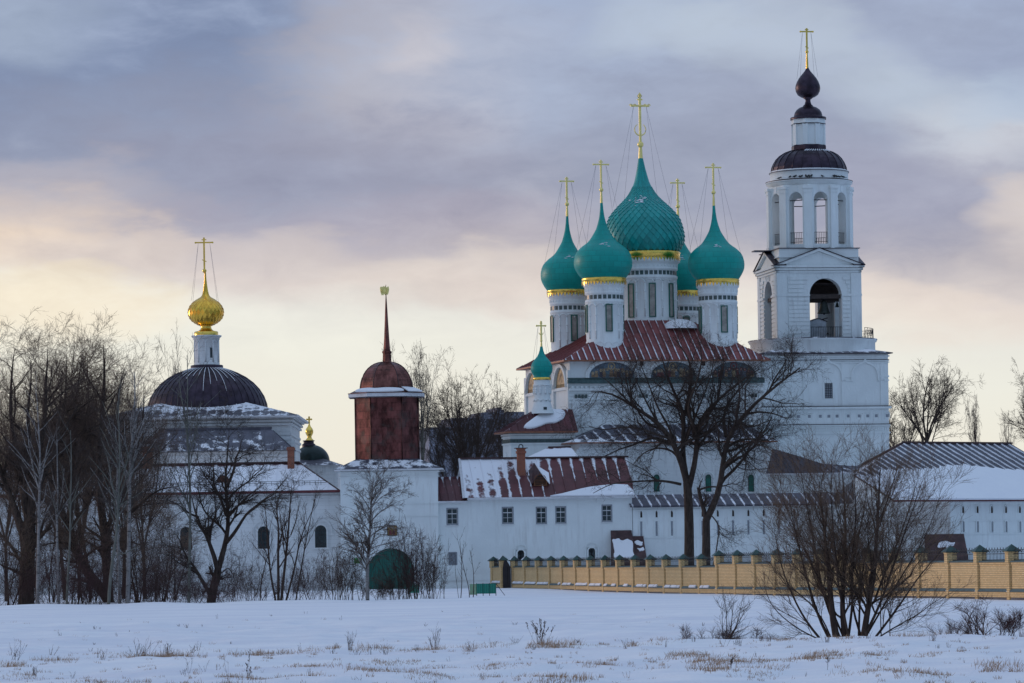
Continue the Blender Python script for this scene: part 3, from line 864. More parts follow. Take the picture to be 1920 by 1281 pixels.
def cupola(root, px, py_mid, Y, py_base, r_d, py_gold, r_on, py_on, py_tip, prof, deg, win, crossargs, scaly=False, lift=0.0, cross_px=None, lean=0.0):
    ax = Axis(px, py_mid, Y); z, r = ax.z, ax.r
    R = r(r_d); zb = z(py_base) - .8; zg = z(py_gold)
    d = MB()
    hh = zg - zb
    d.lathe([(R * 1.03, zb), (R * 1.03, zb + 1.4), (R, zb + 1.5), (R, zg - 2.3), (R * 1.05, zg - 2.2), (R * 1.05, zg - 1.95), (R * 1.01, zg - 1.9), (R * 1.01, zg - 1.35), (R * 1.06, zg - 1.25), (R * 1.06, zg - 1.05),
             (R * 1.03, zg - 1.0), (R * 1.08, zg - .55), (R * 1.14, zg - .45), (R * 1.14, zg + .1), (R * .8, zg + .2)], ax.x, ax.y, 44)
    nrel = 14 if r_d < 45 else 20
    am_ = math.asin(max(-1, min(1, (win['px'] - px) / r_d))); drum_relief(d, ax, R, zb + .8, zg - 2.3, nrel, .17, [-PI / 2 + am_ + 2 * PI * k / win['n'] for k in range(win['n'])])
    nt = int(2 * PI * R / .42)
    for k in range(nt):                                            # dentil blocks under the gilded band
        a = 2 * PI * k / nt
        f = Frame.at(ax.x + R * 1.045 * math.cos(a), ax.y + R * 1.045 * math.sin(a), 0, math.degrees(a) + 90)
        d.T = f.M; d.box(-.07, .07, -.06, .10, zg - 1.0, zg - .72)
    d.T = Matrix.Identity(4)
    do = d.build('drum', 'white_plaster', root)
    tb = MB(); nt = int(2 * PI * R / .50)
    for k in range(nt):
        a = 2 * PI * k / nt
        tb.T = Frame.at(ax.x + R * 1.01 * math.cos(a), ax.y + R * 1.01 * math.sin(a), 0, math.degrees(a) + 90).M
        tb.box(-.185, .185, -.03, .05, zg - 1.84, zg - 1.42)
    tb.build('tile_frieze', 'tile_green', do)
    wpx, wt, wb, whw = win['px'], win['top'], win['bot'], win['hw']
    a_main = math.asin(max(-1, min(1, (wpx - px) / r_d)))
    n = win['n']
    for k in range(n):
        a = -PI / 2 + a_main + 2 * PI * k / n
        f = Frame.at(ax.x + R * 1.0 * math.cos(a), ax.y + R * 1.0 * math.sin(a), 0, math.degrees(a) + 90)
        w = MB(f); x = r(whw); za, zc = z(wb), z(wt); t = .10
        w.box(-x, x, -.02, .10, za, zc, 1)
        for b in ((-x - t, -x, za - t, zc + t), (x, x + t, za - t, zc + t), (-x, x, zc, zc + t), (-x, x, za - t, za)): w.box(b[0], b[1], -.10, .12, b[2], b[3], 0)
        w.build('window', ['green_paint', 'glass_pale'], do)
    on = MB(); z0 = z(py_on); H = z(py_tip) - z0; RO = r(r_on)
    if scaly:
        lo = [(rr * RO * .985, z0 + t * H) for rr, t in prof]
        on.lathe(lo, ax.x, ax.y, 64, 0)
        scales(on, ax, prof, RO, z0, H, 34, .0, .70, .13)
    else:
        on.lathe([(rr * RO, z0 + t * H) for rr, t in prof], ax.x, ax.y, 56, 0)
    on.lathe([(.02, z0), (prof[0][0] * RO, z0)], ax.x, ax.y, 40, 0)
    sh = r(lean); on.v = [(x + sh * max(0, (zz - z0) / H) ** .55, y, zz) for x, y, zz in on.v]
    oo = on.build('onion_dome', 'green_scales' if scaly else 'green_sheet', root)
    gb = MB(); rb = max(prof[0][0] * RO, R * 1.12); hb = z0 - zg
    gb.lathe([(rb * 1.0, zg - .05), (rb * 1.04, zg), (rb * 1.02, (zg + z0) / 2), (rb * 1.05, z0 - .1), (rb * 1.0, z0 + .06)], ax.x, ax.y, 56)
    nf = int(2 * PI * rb / .36)
    for k in range(nf):
        a, h = 2 * PI * k / nf, PI / nf * .9
        q = lambda ang, zz: (ax.x + rb * 1.035 * math.cos(ang), ax.y + rb * 1.035 * math.sin(ang), zz)
        gb.poly([q(a - h, zg + .05), q(a + h, zg + .05), q(a + h * .5, zg - .2), q(a, zg - (.46 if k % 2 else .32)), q(a - h * .5, zg - .2)])
    gb.build('gilded_band', 'gold', oo)
    if not scaly:
        sn = MB(); rnd = random.Random(int(px))
        for i in range(9):
            a = -PI / 2 + rnd.gauss(.05, .13); t = .425 + rnd.gauss(0, .018)
            r_ = interp_prof(prof, t) * RO + .02; s_ = rnd.uniform(.04, .13)
            c = Vector((ax.x + r(lean) * .62 + r_ * math.cos(a), ax.y + r_ * math.sin(a), z0 + t * H)); tg = Vector((-math.sin(a), math.cos(a), 0)); up = Vector((-.72 * math.cos(a), -.72 * math.sin(a), .69))
            sn.slab([c - tg * s_ * 1.8, c - up * s_ * .25, c + tg * s_ * 1.5, c + up * s_ * .3], .03)
        sn.build('caught_snow', 'snow_dust', oo)
    ac = Axis(px, py_mid, Y); ac.x += sh
    cross(oo, ac, deg=deg, **crossargs)
    return ax, do, oo
def frame_at(x, y, z, deg):
    f = Frame.__new__(Frame); f.ox, f.oy, f.oz = x, y, z; f.a = math.radians(deg); f.c, f.s = math.cos(f.a), math.sin(f.a)
    f.M = Matrix.Translation((x, y, z)) @ Matrix.Rotation(f.a, 4, 'Z'); return f
Frame.at = staticmethod(frame_at)

def hip(mb, x0, x1, y0, y1, ze, rx0, rx1, ry0, ry1, zr, m=0, top=True):
    """hipped or frustum roof between an eave rectangle and a ridge rectangle"""
    A = [(x0, y0, ze), (x1, y0, ze), (x1, y1, ze), (x0, y1, ze)]; B = [(rx0, ry0, zr), (rx1, ry0, zr), (rx1, ry1, zr), (rx0, ry1, zr)]
    F = []
    for i in range(4):
        j = (i + 1) % 4
        f = [A[i], A[j], B[j], B[i]]
        if (Vector(B[i]) - Vector(B[j])).length < 1e-4: f = [A[i], A[j], B[j]]
        mb.roof(f, m); F.append(f)
    if top and abs(rx1 - rx0) > .01 and abs(ry1 - ry0) > .01: mb.poly(B, m)
    return F
def eave(mb, x0, x1, y0, y1, z0, z1, m=0):
    mb.box(x0, x1, y0, y1, z0, z1, m)

# ------------------------------------------------------------------ cathedral
cf = Frame(1073, 1000, 425, 15, 0.0)
cath = thing('cathedral', 'white five-domed cathedral with green onion domes, gold crosses, red metal roof and mosaics', 'church', cf.loc, cf.a)
cW = cf.fx(1427, 720); cD = cf.side(986, 725)[0]; cZt = cf.fz(1200, 676)
def build_cathedral():
    W, D, Zt = cW, cD, cZt
    m = MB(cf); m.box(0, W, 0, D, -.5, Zt)
    zc0, zc1 = cf.fz(1200, 719), cf.fz(1200, 713)
    # pilasters, cornices, lower belts on the front
    bays = [cf.fx(p, 720) for p in (1147, 1262, 1376)]
    for p in (1080, 1204, 1319, 1420):
        x = cf.fx(p, 760); m.box(x - .42, x + .42, -.16, 0, -.5, zc0 - 1.5)
    m.box(-.12, W + .12, -.22, 0, zc0 - .75, zc0 - .50); m.box(-.10, W + .1, -.14, 0, zc0 - 1.72, zc0 - 1.6); m.box(-.10, W + .1, -.18, 0, zc0 - 2.1, zc0 - 1.9)
    for z in (zc0 - 1.3, zc0 - 1.0): m.box(-.06, W + .06, -.10, 0, z, z + .09)
    nd = int(W / .5)
    for i in range(nd): m.box(i * .5 + .1, i * .5 + .32, -.26, -.02, zc0 - .48, zc0 - .28)
    m.build('wall', 'white_plaster', cath)
    b = MB(cf); b.box(-.3, W + .3, -.34, 0, zc0, zc1 + .06); b.slab([(-.3, -.34, zc1 + .07), (W + .3, -.34, zc1 + .07), (W + .3, -.002, zc1 + .22), (-.3, -.002, zc1 + .22)], .06)
    b.build('green_cornice', 'ledge_green', cath)
    for p0, p1 in ((1077, 1103), (1197, 1216), (1306, 1330), (1408, 1424)):
        x0, x1 = cf.fx(p0, 736), cf.fx(p1, 736); n = max(2, int((x1 - x0) / .36))
        t = MB(cf)
        for i in range(n): t.box(x0 + i * .36, x0 + i * .36 + .26, -.20, -.10, zc0 - 1.53, zc0 - 1.14)
        t.build('tile_frieze', 'tile_green', cath)
    rnd = random.Random(4)
    pal = [['mosaic_blue', 'mosaic_gold', 'mosaic_ochre', 'mosaic_dark', 'mosaic_wine', 'mosaic_skin', 'mosaic_teal'],
           ['mosaic_teal', 'mosaic_gold', 'mosaic_ochre', 'mosaic_wine', 'mosaic_dark', 'mosaic_skin', 'mosaic_blue'],
           ['mosaic_teal', 'mosaic_wine', 'mosaic_gold', 'mosaic_ochre', 'mosaic_dark', 'mosaic_skin', 'mosaic_blue']]
    zs = zc1 + .25
    def figures(mb, cx, z0, hw, h, y):
        """loose robed standing shapes with halos, in flat tesserae"""
        n = 11
        for i in range(n):
            x = cx + hw * .88 * (-1 + 2 * (i + .5) / n) + rnd.uniform(-.08, .08)
            hh = h * (.50 + .12 * rnd.random()) * math.sqrt(max(.2, 1 - ((x - cx) / (hw * 1.08)) ** 2)); w = .17 + .06 * rnd.random()
            if abs(i - n // 2) < 1: hh *= 1.25; w *= 1.25
            yy = y - .012 - .003 * (i % 3)
            mb.prism([(x - w, z0 + .08), (x - w * .8, z0 + hh * .6), (x - w * .35, z0 + hh * .8), (x + w * .35, z0 + hh * .8), (x + w * .8, z0 + hh * .6), (x + w, z0 + .08)], yy, y, rnd.choice([1, 2, 2, 3, 3, 4, 6]))
            for rr, mm, dy in ((.17, 1, .004), (.085, 5, .008)):
                mb.prism([(x + rr * math.cos(2 * PI * q / 8), z0 + hh * .9 + rr * math.sin(2 * PI * q / 8)) for q in range(8)], yy - dy, y, mm)
        for q in range(26):
            a = rnd.uniform(.15, PI - .15); rr = rnd.uniform(.55, .93)
            x = cx + hw * rr * math.cos(a); zz = z0 + h * rr * math.sin(a); s_ = rnd.uniform(.06, .16)
            mb.prism([(x - s_, zz), (x, zz - s_ * .6), (x + s_, zz), (x, zz + s_ * .8)], y - .008, y, rnd.choice([1, 6, 4, 2, 0]))
        for rr, mm in ((.42, 1), (.30, 0), (.15, 1)):
            mb.prism([(cx + rr * math.cos(2 * PI * q / 14), z0 + h * .74 + rr * math.sin(2 * PI * q / 14)) for q in range(14)], y - .03 + rr * .02, y, mm)
    for k, x in enumerate(bays):
        hw = cf.fx(1190, 710) - cf.fx(1147, 710); h = cf.fz(1147, 679) - zs
        s = MB(cf); s.prism(arch_out(x, zs, zs + .15, hw, 18, h - .15), -.03, 0, 0); figures(s, x, zs, hw, h, -.03)
        so_ = s.build('mosaic', pal[k], cath)
        a = MB(cf); arch_ring(a, x, zs, zs + .15, hw, .42, -.30, 0, 0, 22, h - .15); arch_ring(a, x, zs, zs + .15, hw + .1, .14, -.40, -.3, 0, 22, h - .05)
        a.build('archivolt', 'white_plaster', so_)
    # small windows high on the front
    for p in (1203, 1319):
        x = cf.fx(p, 681); w = MB(cf); w.box(x - .2, x + .2, -.05, .0, cf.fz(p, 686), cf.fz(p, 677)); w.build('window', 'old_wood', cath)
    # west side with three gold-ground niches
    bl = cf.w(0, D, 0); sf = Frame.at(bl.x, bl.y, 0, 15 - 90)
    sm = MB(sf); zc = zc0
    for x in (.35, D * .345, D * .655, D - .35): sm.box(x - .34, x + .34, -.22, 0, -.5, Zt - 1.0)
    sm.box(-.1, D - .01, -.20, 0, zc - .6, zc - .3)
    sm.build('side_pilasters', 'white_plaster', cath)
    for k in range(3):
        x = D * (.175 + .325 * k); hw = D * .125
        s = MB(sf); s.prism(arch_out(x, zc + .1, Zt - hw - .55, hw, 14), -.03, 0, 1)
        for q in range(40):
            xx = x + rnd.uniform(-.8, .8) * hw; zz = zc + .3 + rnd.random() * (Zt - zc - 1.6); ss = rnd.uniform(.08, .26)
            s.prism([(xx - ss, zz), (xx, zz - ss), (xx + ss, zz), (xx, zz + ss * 1.3)], -.04 - .002 * (q % 3), -.02, rnd.choice([0, 1, 0, 2]))
        s_o = s.build('mosaic', ['mosaic_skin', 'mosaic_gold', 'mosaic_ochre'], cath)
        a = MB(sf); arch_ring(a, x, zc + .1, Zt - hw - .55, hw, .34, -.34, 0, 0, 16); a.build('archivolt', 'white_plaster', s_o)
    # roof
    o = .85; ze = Zt + .05
    ctr = Axis(1214, 560, 425 + cW * .5 * cf.s + cD * .5 * cf.c)
    xc = (ctr.x - cf.ox) * cf.c + (ctr.y - cf.oy) * cf.s; yc = -(ctr.x - cf.ox) * cf.s + (ctr.y - cf.oy) * cf.c
    zr = P(1221, 601, ctr.y - 3.4).z; h = 3.55
    r = MB(cf)
    F1 = hip(r, -o, W + o, -o, D + o, ze, xc - h, xc + h, yc - h, yc + h, zr)
    for f in F1: r.seams(f, .78, .035)
    r.build('roof', 'cathedral_roof', cath)
    e = MB(cf); e.box(-o, W + o, -o, D + o, ze - .16, ze - .01); e.build('eave', 'copper_trim', cath)
    sn = MB(cf)                                                    # drift left lying beside the middle drum
    prof = [(1.9 * math.cos(q * PI / 12), 1.05 * math.sin(q * PI / 12)) for q in range(7)]
    sx, sy = xc + 2.3, yc - 4.1
    zz = zr - .95
    sn.lathe([(max(.01, a), zz + b) for a, b in prof], sx, sy, 18)
    sn.build('snow_drift', 'snow', cath)
    # gallery in front
    gy = -5.6; gx0, gx1 = cf.fx(1086, 830, gy), cf.fx(1440, 830, gy); gz1 = cf.fz(1250, 829, gy); gtop = cf.fz(1250, 796, -.05)
    gl = MB(cf); gl.box(gx0, gx1, gy, -.02, -.5, gz1)
    for p in (1086, 1190, 1300, 1380, 1438):
        x = cf.fx(p, 860, gy); gl.box(x - .3, x + .3, gy - .12, gy, -.5, gz1 - .7)
    gl.box(gx0 - .1, gx1 + .1, gy - .16, gy, gz1 - .72, gz1 - .5); gl.box(gx0 - .1, gx1 + .1, gy - .22, gy, gz1 - .3, gz1 - .02)
    for i in range(int((gx1 - gx0) / .55)): gl.box(gx0 + i * .55 + .1, gx0 + i * .55 + .36, gy - .13, gy, gz1 - .5, gz1 - .32)
    go = gl.build('gallery', 'old_plaster', cath)
    for p in (1231, 1328, 1408):
        x = cf.fx(p, 905, gy); z0, z1 = cf.fz(p, 922, gy), cf.fz(p, 891, gy); hw = .24
        w = MB(cf); w.prism(arch_out(x, z0, z1 - hw, hw), gy - .03, gy, 0); arch_ring(w, x, z0, z1 - hw, hw, .07, gy - .07, gy, 1)
        arch_ring(w, x, z0 - .1, z1 - hw, hw + .30, .10, gy - .10, gy, 2)
        w.build('window', ['green_paint', 'cap_green', 'white_plaster'], go)
    gr = MB(cf); L0 = (cf.fx(1069, 831, gy - .6), gy - .6, gz1 + .03); R0 = (cf.fx(1458, 829, gy - .6), gy - .6, gz1 + .03)
    TL = (cf.fx(1133, 796, -.03), -.03, gtop); TR = (cf.fx(1396, 796, -.03), -.03, gtop)
    LB, RB = (L0[0], -.03, gz1 + .03), (R0[0], -.03, gz1 + .03)
    for f in ([L0, R0, TR, TL], [LB, L0, TL], [R0, RB, TR]): gr.roof(f)
    gr.seams([L0, R0, TR, TL], 1.4, .03)
    gr.build('gallery_roof', 'gallery_roof', cath)
    ge = MB(cf); ge.box(L0[0], R0[0], gy - .6, -.03, gz1 - .10, gz1 + .02); ge.build('gallery_eave', 'copper_trim', cath)
    # cupolas
    Yf = lambda x, y: 425 + x * cf.s + y * cf.c
    side_w = dict(n=8)
    cupola(cath, 1064.5, 600, 440.5, 668, 31.5, 550.5, 50.5, 545, 404, ONION, 15, dict(px=1076, top=594, bot=640, hw=4.9, n=4),
           dict(py_base=404, py_ball=383, py_arm=340, py_top=332, hw=13, py_low=372, wire_to=(38, 497)), lean=2)
    cupola(cath, 1133.5, 590, 429.0, 652, 34.5, 529.5, 55, 522.5, 379, ONION, 15, dict(px=1141, top=574, bot=622, hw=4.9, n=4),
           dict(py_base=379, py_ball=356, py_arm=308.5, py_top=300, hw=14.5, py_low=342, wire_to=(42, 474)), lean=-2.5)
    cupola(cath, 1346.5, 590, 432.5, 652, 35.0, 531.5, 53, 525, 384, ONION, 15, dict(px=1356, top=577, bot=624, hw=4.9, n=4),
           dict(py_base=384, py_ball=361, py_arm=314, py_top=306, hw=14.5, py_low=346, wire_to=(41, 478)), lean=-5)
    cupola(cath, 1281, 580, 444.0, 640, 30.5, 552.5, 49.5, 547, 407, ONION, 15, dict(px=1285, top=597, bot=640, hw=4.9, n=4),
           dict(py_base=407, py_ball=387, py_arm=343, py_top=335, hw=13, py_low=376, wire_to=(37, 500)), lean=-7)
    ax, do, oo = cupola(cath, 1215, 540, ctr.y, 612, 53, 486, 73, 474, 297, ONIONC, 15, dict(px=1221, top=536, bot=596, hw=4.9, n=8),
           dict(py_base=297, py_ball=271, py_arm=198.5, py_top=177, hw=18.5, ornate=True, crescent=(243, 11), wire_to=(45, 386), rs=4.4, rb=6.0), True, lean=-10)
    sn = MB(); rnd = random.Random(9)                               # snow caught on the scales of the middle dome
    z0 = ax.z(475); H = ax.z(297) - z0; R = ax.r(73)
    for i in range(36):
        a = -PI / 2 + rnd.gauss(-.14, .24); t = .545 + rnd.gauss(0, .028)
        r_ = interp_prof(ONIONC, t) * R + .10; s_ = rnd.uniform(.05, .17)
        c = Vector((ax.x - ax.r(7.5) + r_ * math.cos(a), ax.y + r_ * math.sin(a), z0 + t * H)); tg = Vector((-math.sin(a), math.cos(a), 0))
        up = Vector((-.75 * math.cos(a), -.75 * math.sin(a), .66))
        sn.slab([c - tg * s_ * 1.3, c - up * s_ * .3, c + tg * s_ * 1.2, c + up * s_ * .35], .04)
    sn.build('caught_snow', 'snow', oo)
build_cathedral()

# ------------------------------------------------------------------ side chapel in front of the cathedral's near corner
kf = Frame(960, 1000, 420.5, 15, 0.0)
chap = thing('side_chapel', 'low white chapel with one small green onion dome and snow-patched red roof', 'chapel', kf.loc, kf.a)
def build_chapel():
    W = kf.fx(1079, 830); D = kf.side(943, 840)[0]; Zt = kf.fz(1000, 811)
    m = MB(kf); m.box(0, W, 0, D, -.5, Zt)
    for z, o in ((Zt - .3, .22), (Zt - .55, .14), (Zt - 1.25, .12)): m.box(-o, W - .02, -o, D, z, z + .16)
    m.box(0, .35, -.10, 0, -.5, Zt - 1.3); m.box(W - .4, W, -.1, 0, -.5, Zt - 1.3)
    wo = m.build('wall', 'white_plaster', chap)
    t = MB(kf); t.box(-.07, W - .02, -.07, D, Zt - 1.05, Zt - .68); t.build('tile_frieze', 'tile_green', wo)
    b = kf.w(0, D, 0); sf = Frame.at(b.x, b.y, 0, -75)
    w = MB(sf); arch_ring(w, D * .5, Zt - 4.6, Zt - 2.9, .34, .22, -.10, 0, 0, 12, None, .3); w.prism(arch_out(D * .5, Zt - 4.6, Zt - 2.9, .3), -.03, 0, 1); w.build('window', ['white_plaster', 'frame_grey'], chap)
    r = MB(kf); o = .75; zr = kf.fz(1040, 768, D * .5)
    F1 = hip(r, -o, W + .1, -o, D + o, Zt + .1, kf.fx(1003, 770, D * .5), W + .1, D * .42, D * .58, zr)
    for f in F1[:1] + F1[3:]: r.seams(f, .75, .03)
    r.build('roof', 'small_red_roof', chap)
    e = MB(kf); e.box(-o, W + .1, -o, D + o, Zt - .06, Zt + .09); e.build('eave', 'copper_trim', chap)
    # blanket of snow below the drum
    A, B, C, Dd = [Vector(q) for q in F1[0]]
    rnd = random.Random(2); pts = []
    outl = [(.16, .18), (.30, .08), (.42, .18), (.52, .36), (.66, .34), (.82, .62), (.80, .96), (.50, 1.0), (.30, .98), (.20, .62)]
    pts = [A.lerp(B, u).lerp(Dd.lerp(C, u), v) for u, v in outl]
    n = (B - A).cross(C - A).normalized()
    s = MB(kf); s.snow([p + n * .02 for p in pts], .20); s.build('snow_cover', 'snow', chap)
    ax = Axis(1016.5, 740, kf.oy + kf.s * 3 + D * .45)
    z, rr = ax.z, ax.r
    d = MB(); R = rr(15.3)
    d.lathe([(R * 1.5, z(776)), (R * 1.28, z(768)), (R * 1.10, z(758)), (R, z(752)), (R, z(724)), (R * 1.05, z(723)), (R * 1.05, z(721)), (R * 1.0, z(720)), (R * 1.0, z(713)), (R * 1.12, z(711)), (R * .5, z(710))], ax.x, ax.y, 28)
    drum_relief(d, ax, R, z(756), z(722), 10, .1)
    do = d.build('drum', 'white_plaster', chap)
    f = Frame.at(ax.x, ax.y, 0, 15); w = MB(f); w.box(-.17, .17, -R * 1.36, -R, z(769), z(764)); w.build('window', 'glass_dark', do)
    on = MB(); z0 = z(709); H = z(650) - z0
    prof = [(rr(15.5), z(709)), (rr(15), z(705)), (rr(18), z(701)), (rr(20), z(696)), (rr(20.6), z(691)), (rr(20), z(686)), (rr(17.5), z(680)), (rr(13), z(674)), (rr(8.5), z(669)), (rr(5.5), z(663)), (rr(3.6), z(657)), (rr(2.4), z(650))]
    on.lathe(prof, ax.x, ax.y, 36); oo = on.build('onion_dome', 'green_sheet', chap)
    g = MB(); g.lathe([(rr(16), z(713)), (rr(17.2), z(712)), (rr(17), z(709)), (rr(16), z(708))], ax.x, ax.y, 36); g.build('gilded_band', 'gold', oo)
    cross(oo, ax, 651, 639, 611, 602, 8.5, 15, None, False, (623, 4.5), (14, 676), 2.2, rb=2.4)
    # snowy annex roof in front
    f2 = Frame(1040, 1000, 411, 6, 0.0); a = MB(f2)
    x0, x1 = f2.fx(968, 866), f2.fx(1094, 866); ze = f2.fz(1030, 868)
    a.box(x0 + .5, x1 - .5, .4, 5, -.5, ze, 1)
    hip(a, x0, x1, 0, 5.4, ze, f2.fx(1028, 839, 2.7), f2.fx(1070, 839, 2.7), 2.5, 2.9, f2.fz(1050, 839, 2.7), 0)
    a.box(f2.fx(1028, 839, 2.7), f2.fx(1070, 839, 2.7), 2.45, 2.95, f2.fz(1050, 839, 2.7), f2.fz(1050, 837, 2.7), 2)
    a.build('annex', ['white_covered_roof', 'white_plaster', 'brown_sheet'], chap)
build_chapel()
# ------------------------------------------------------------------ bell tower
bf = Frame(1524, 1000, 446, 9.5, 0.0)
bell_t = thing('bell_tower', 'tall white tiered bell tower with dark domes, open arches and one gold cross', 'tower', bf.loc, bf.a)
BIRDS = []
def build_belltower():
    S = 446 / FPX
    ax = Axis(1519, 460, 446)
    z, r = ax.z, ax.r
    hb = 119 * S; h2 = 77.5 * S / .985
    fy = -hb
    zt = bf.fz(1560, 663, fy)
    m = MB(bf); m.box(-hb, hb, -hb, hb, -.5, zt)
    fz = lambda py: bf.fz(1560, py, fy); fx = lambda px, py=760: bf.fx(px, py, fy)
    xr = hb
    for py, o, t in ((667, .14, .15), (676, .10, .10), (679, .12, .10), (763, .24, .22), (797, .12, .14), (801, .10, .08), (811, .12, .14)):
        m.box(-hb - o, xr + o, -hb - o, hb, fz(py) - t, fz(py))
    for px in (1510, 1582, 1655): m.box(fx(px) - .22, fx(px) + .22, fy - .07, fy, fz(763), fz(679))
    for px in (1508, 1582, 1654): m.box(fx(px) - .05, fx(px) + .05, fy - .05, fy, -.5, fz(765))
    for i in range(46):                                            # row of small dentils
        x = fx(1470) + i * (xr - fx(1470)) / 46; m.box(x, x + .13, fy - .10, fy, fz(808), fz(802))
    wo = m.build('base_block', 'white_plaster', bell_t)
    a = MB(bf)
    for px, hw in ((1553, 24.5), (1622, 23.5), (1482, 23)):
        x = fx(px, 700); zs = fz(706); arch_ring(a, x, zs - .5, zs, hw * S, .20, fy - .15, fy, 0, 18, None, .35)
    for p0, p1 in ((1505, 1528), (1579, 1598), (1646, 1671)):
        a.box(fx(p0), min(xr + .08, fx(p1)), fy - .09, fy, fz(708), fz(705)); a.box(fx(p0), min(xr + .08, fx(p1)), fy - .07, fy, fz(715), fz(712.5))
    a.build('blind_arch', 'white_plaster', wo)
    w = MB(bf); x = fx(1553.5, 733); w.box(x - .42, x + .42, fy - .012, fy, fz(746.5), fz(719.5), 1)
    for i in range(5): w.box(x - .42 + i * .2, x - .38 + i * .2, fy - .05, fy - .012, fz(746.5), fz(719.5), 0)
    for i in range(7): zz = fz(746.5) + i * (fz(719.5) - fz(746.5)) / 6; w.box(x - .42, x + .42, fy - .045, fy - .013, zz - .02, zz + .02, 0)
    for b in ((x - .62, x - .44, fz(748), fz(718)), (x + .44, x + .62, fz(748), fz(718)), (x - .62, x + .62, fz(718), fz(716))): w.box(b[0], b[1], fy - .08, fy, b[2], b[3], 2)
    w.build('window', ['black_iron', 'frame_grey', 'white_plaster'], wo)
    hl = MB(bf)
    for px in (1445, 1466, 1481, 1497, 1517.5, 1538, 1554, 1569.5, 1590.5, 1611, 1627, 1643, 1663.5):
        x = fx(px, 781); zc = fz(780.5); hl.box(x - .155, x + .155, fy - .012, fy, zc - .155, zc + .155, 0)
        for b in ((x - .30, x - .24, zc - .36, zc + .36), (x + .24, x + .30, zc - .36, zc + .36), (x - .24, x + .24, zc + .30, zc + .36)): hl.box(b[0], b[1], fy - .06, fy, b[2], b[3], 1)
    hl.build('square_recess', ['frame_grey', 'white_plaster'], wo)
    fl = MB(bf)
    for py, o_ in ((762.5, .27), (675.5, .12), (796.5, .14)): fl.box(-hb - o_, xr + o_, -hb - o_, hb, fz(py), fz(py) + .05)
    fl.build('ledge_dark_line', 'dark_metal', wo)  # dark strips added to draw the ledge lines that flat light leaves faint
    rf = MB(bf); o = .45
    hip(rf, -hb - o, hb + o, -hb - o, hb + o, zt + .05, -h2 - .6, h2 + .6, -h2 - .6, h2 + .6, zt + .55)
    rf.build('skirt_roof', 'skirt_snowy_roof', bell_t)
    ed = MB(bf); ed.box(-hb - o, hb + o, -hb - o, hb + o, zt - .05, zt + .04); ed.build('roof_edge', 'dark_metal', bell_t)
    # round terrace
    zt0, zt1 = zt + .1, bf.fz(1420, 641, 0)
    t = MB(); RT = r(117)
    t.lathe([(RT, zt0), (RT, zt1 - .25), (RT * 1.02, zt1 - .2), (RT * 1.03, zt1)], ax.x + .1, ax.y, 60, 0)
    t.build('round_terrace', 'white_plaster', bell_t)
    tt = MB(); tt.lathe([(RT * 1.035, zt1), (RT * 1.035, zt1 + .10), (RT * .3, zt1 + .22)], ax.x + .1, ax.y, 60); tt.build('terrace_roof', 'grey_snowy_roof', bell_t)
    rl = MB()
    angs = [-.62 + .105 * i for i in range(14)]
    pt = lambda a_, zz: (ax.x + .1 + RT * .97 * math.cos(a_), ax.y + RT * .97 * math.sin(a_), zz)
    for a_ in angs: rl.tube([pt(a_, zt1), pt(a_, zt1 + 1.25)], .03, 5)
    for zz in (.1, .62, 1.22): rl.tube([pt(a_, zt1 + zz) for a_ in angs], .028, 5)
    for i, a_ in enumerate(angs[:-1]):
        c0 = Vector(pt(a_ + .05, zt1 + .88)); rl.tube([c0 + Vector((-.12 * math.sin(a_) * math.cos(q), .12 * math.cos(a_) * math.cos(q), .16 * math.sin(q))) for q in [2 * PI * k / 8 for k in range(9)]], .02, 4)
    rl.build('terrace_railing', 'black_iron', bell_t)
    # bell stage: four arched walls with piers
    z0 = zt1 - .6; zc = bf.fz(1540, 498, -h2); tk = 1.25
    ghw = 30.5 * S
    az0 = bf.fz(1548, 635.5, -h2); zs = bf.fz(1548, 552.5, -h2); xa = bf.fx(1548.5, 580, -h2)
    st = MB(bf)
    for q in range(4):
        R_ = Matrix.Rotation(q * PI / 2, 4, 'Z'); st.T = bf.M @ R_
        cxa = xa if q == 0 else (.25 if q == 1 else 0)
        st.archwall(-h2 + (.002 if q % 2 else 0), h2 - (.002 if q % 2 else 0), z0 + .001 * q, zc - .001 * q, cxa, ghw, az0, zs, -h2 + .003 * q, -h2 + tk + .003 * q, 0)
        # rustication courses either side and corner pilasters
        nco = 15
        for i in range(nco):
            za = az0 + .1 + i * (zc - 1.2 - az0) / nco; hgt = (zc - 1.2 - az0) / nco - .12
            ext = ghw + .02
            if za + hgt > zs: ext = max(ghw * .0 + .02, math.sqrt(max(0, (ghw + .75) ** 2 - (za - zs) ** 2)) if za < zs + ghw + .7 else .5)
            ext = max(ext, ghw + .06 if za < zs else .55)
            st.box(-h2 + 1.15, cxa - ext, -h2 - .09, -h2, za, za + hgt); st.box(cxa + ext, h2 - 1.15, -h2 - .09, -h2, za, za + hgt)
        for s_ in (-1, 1): st.box(min(s_ * (h2 + .06), s_ * (h2 - 1.05)), max(s_ * (h2 + .06), s_ * (h2 - 1.05)), -h2 - .12, -h2 - .002, z0, zc - .8)
        st.box(-h2 - .12, cxa - ghw - .0, -h2 - .16, -h2, zs - .16, zs + .06); st.box(cxa + ghw, h2 + .12, -h2 - .16, -h2, zs - .16, zs + .06)
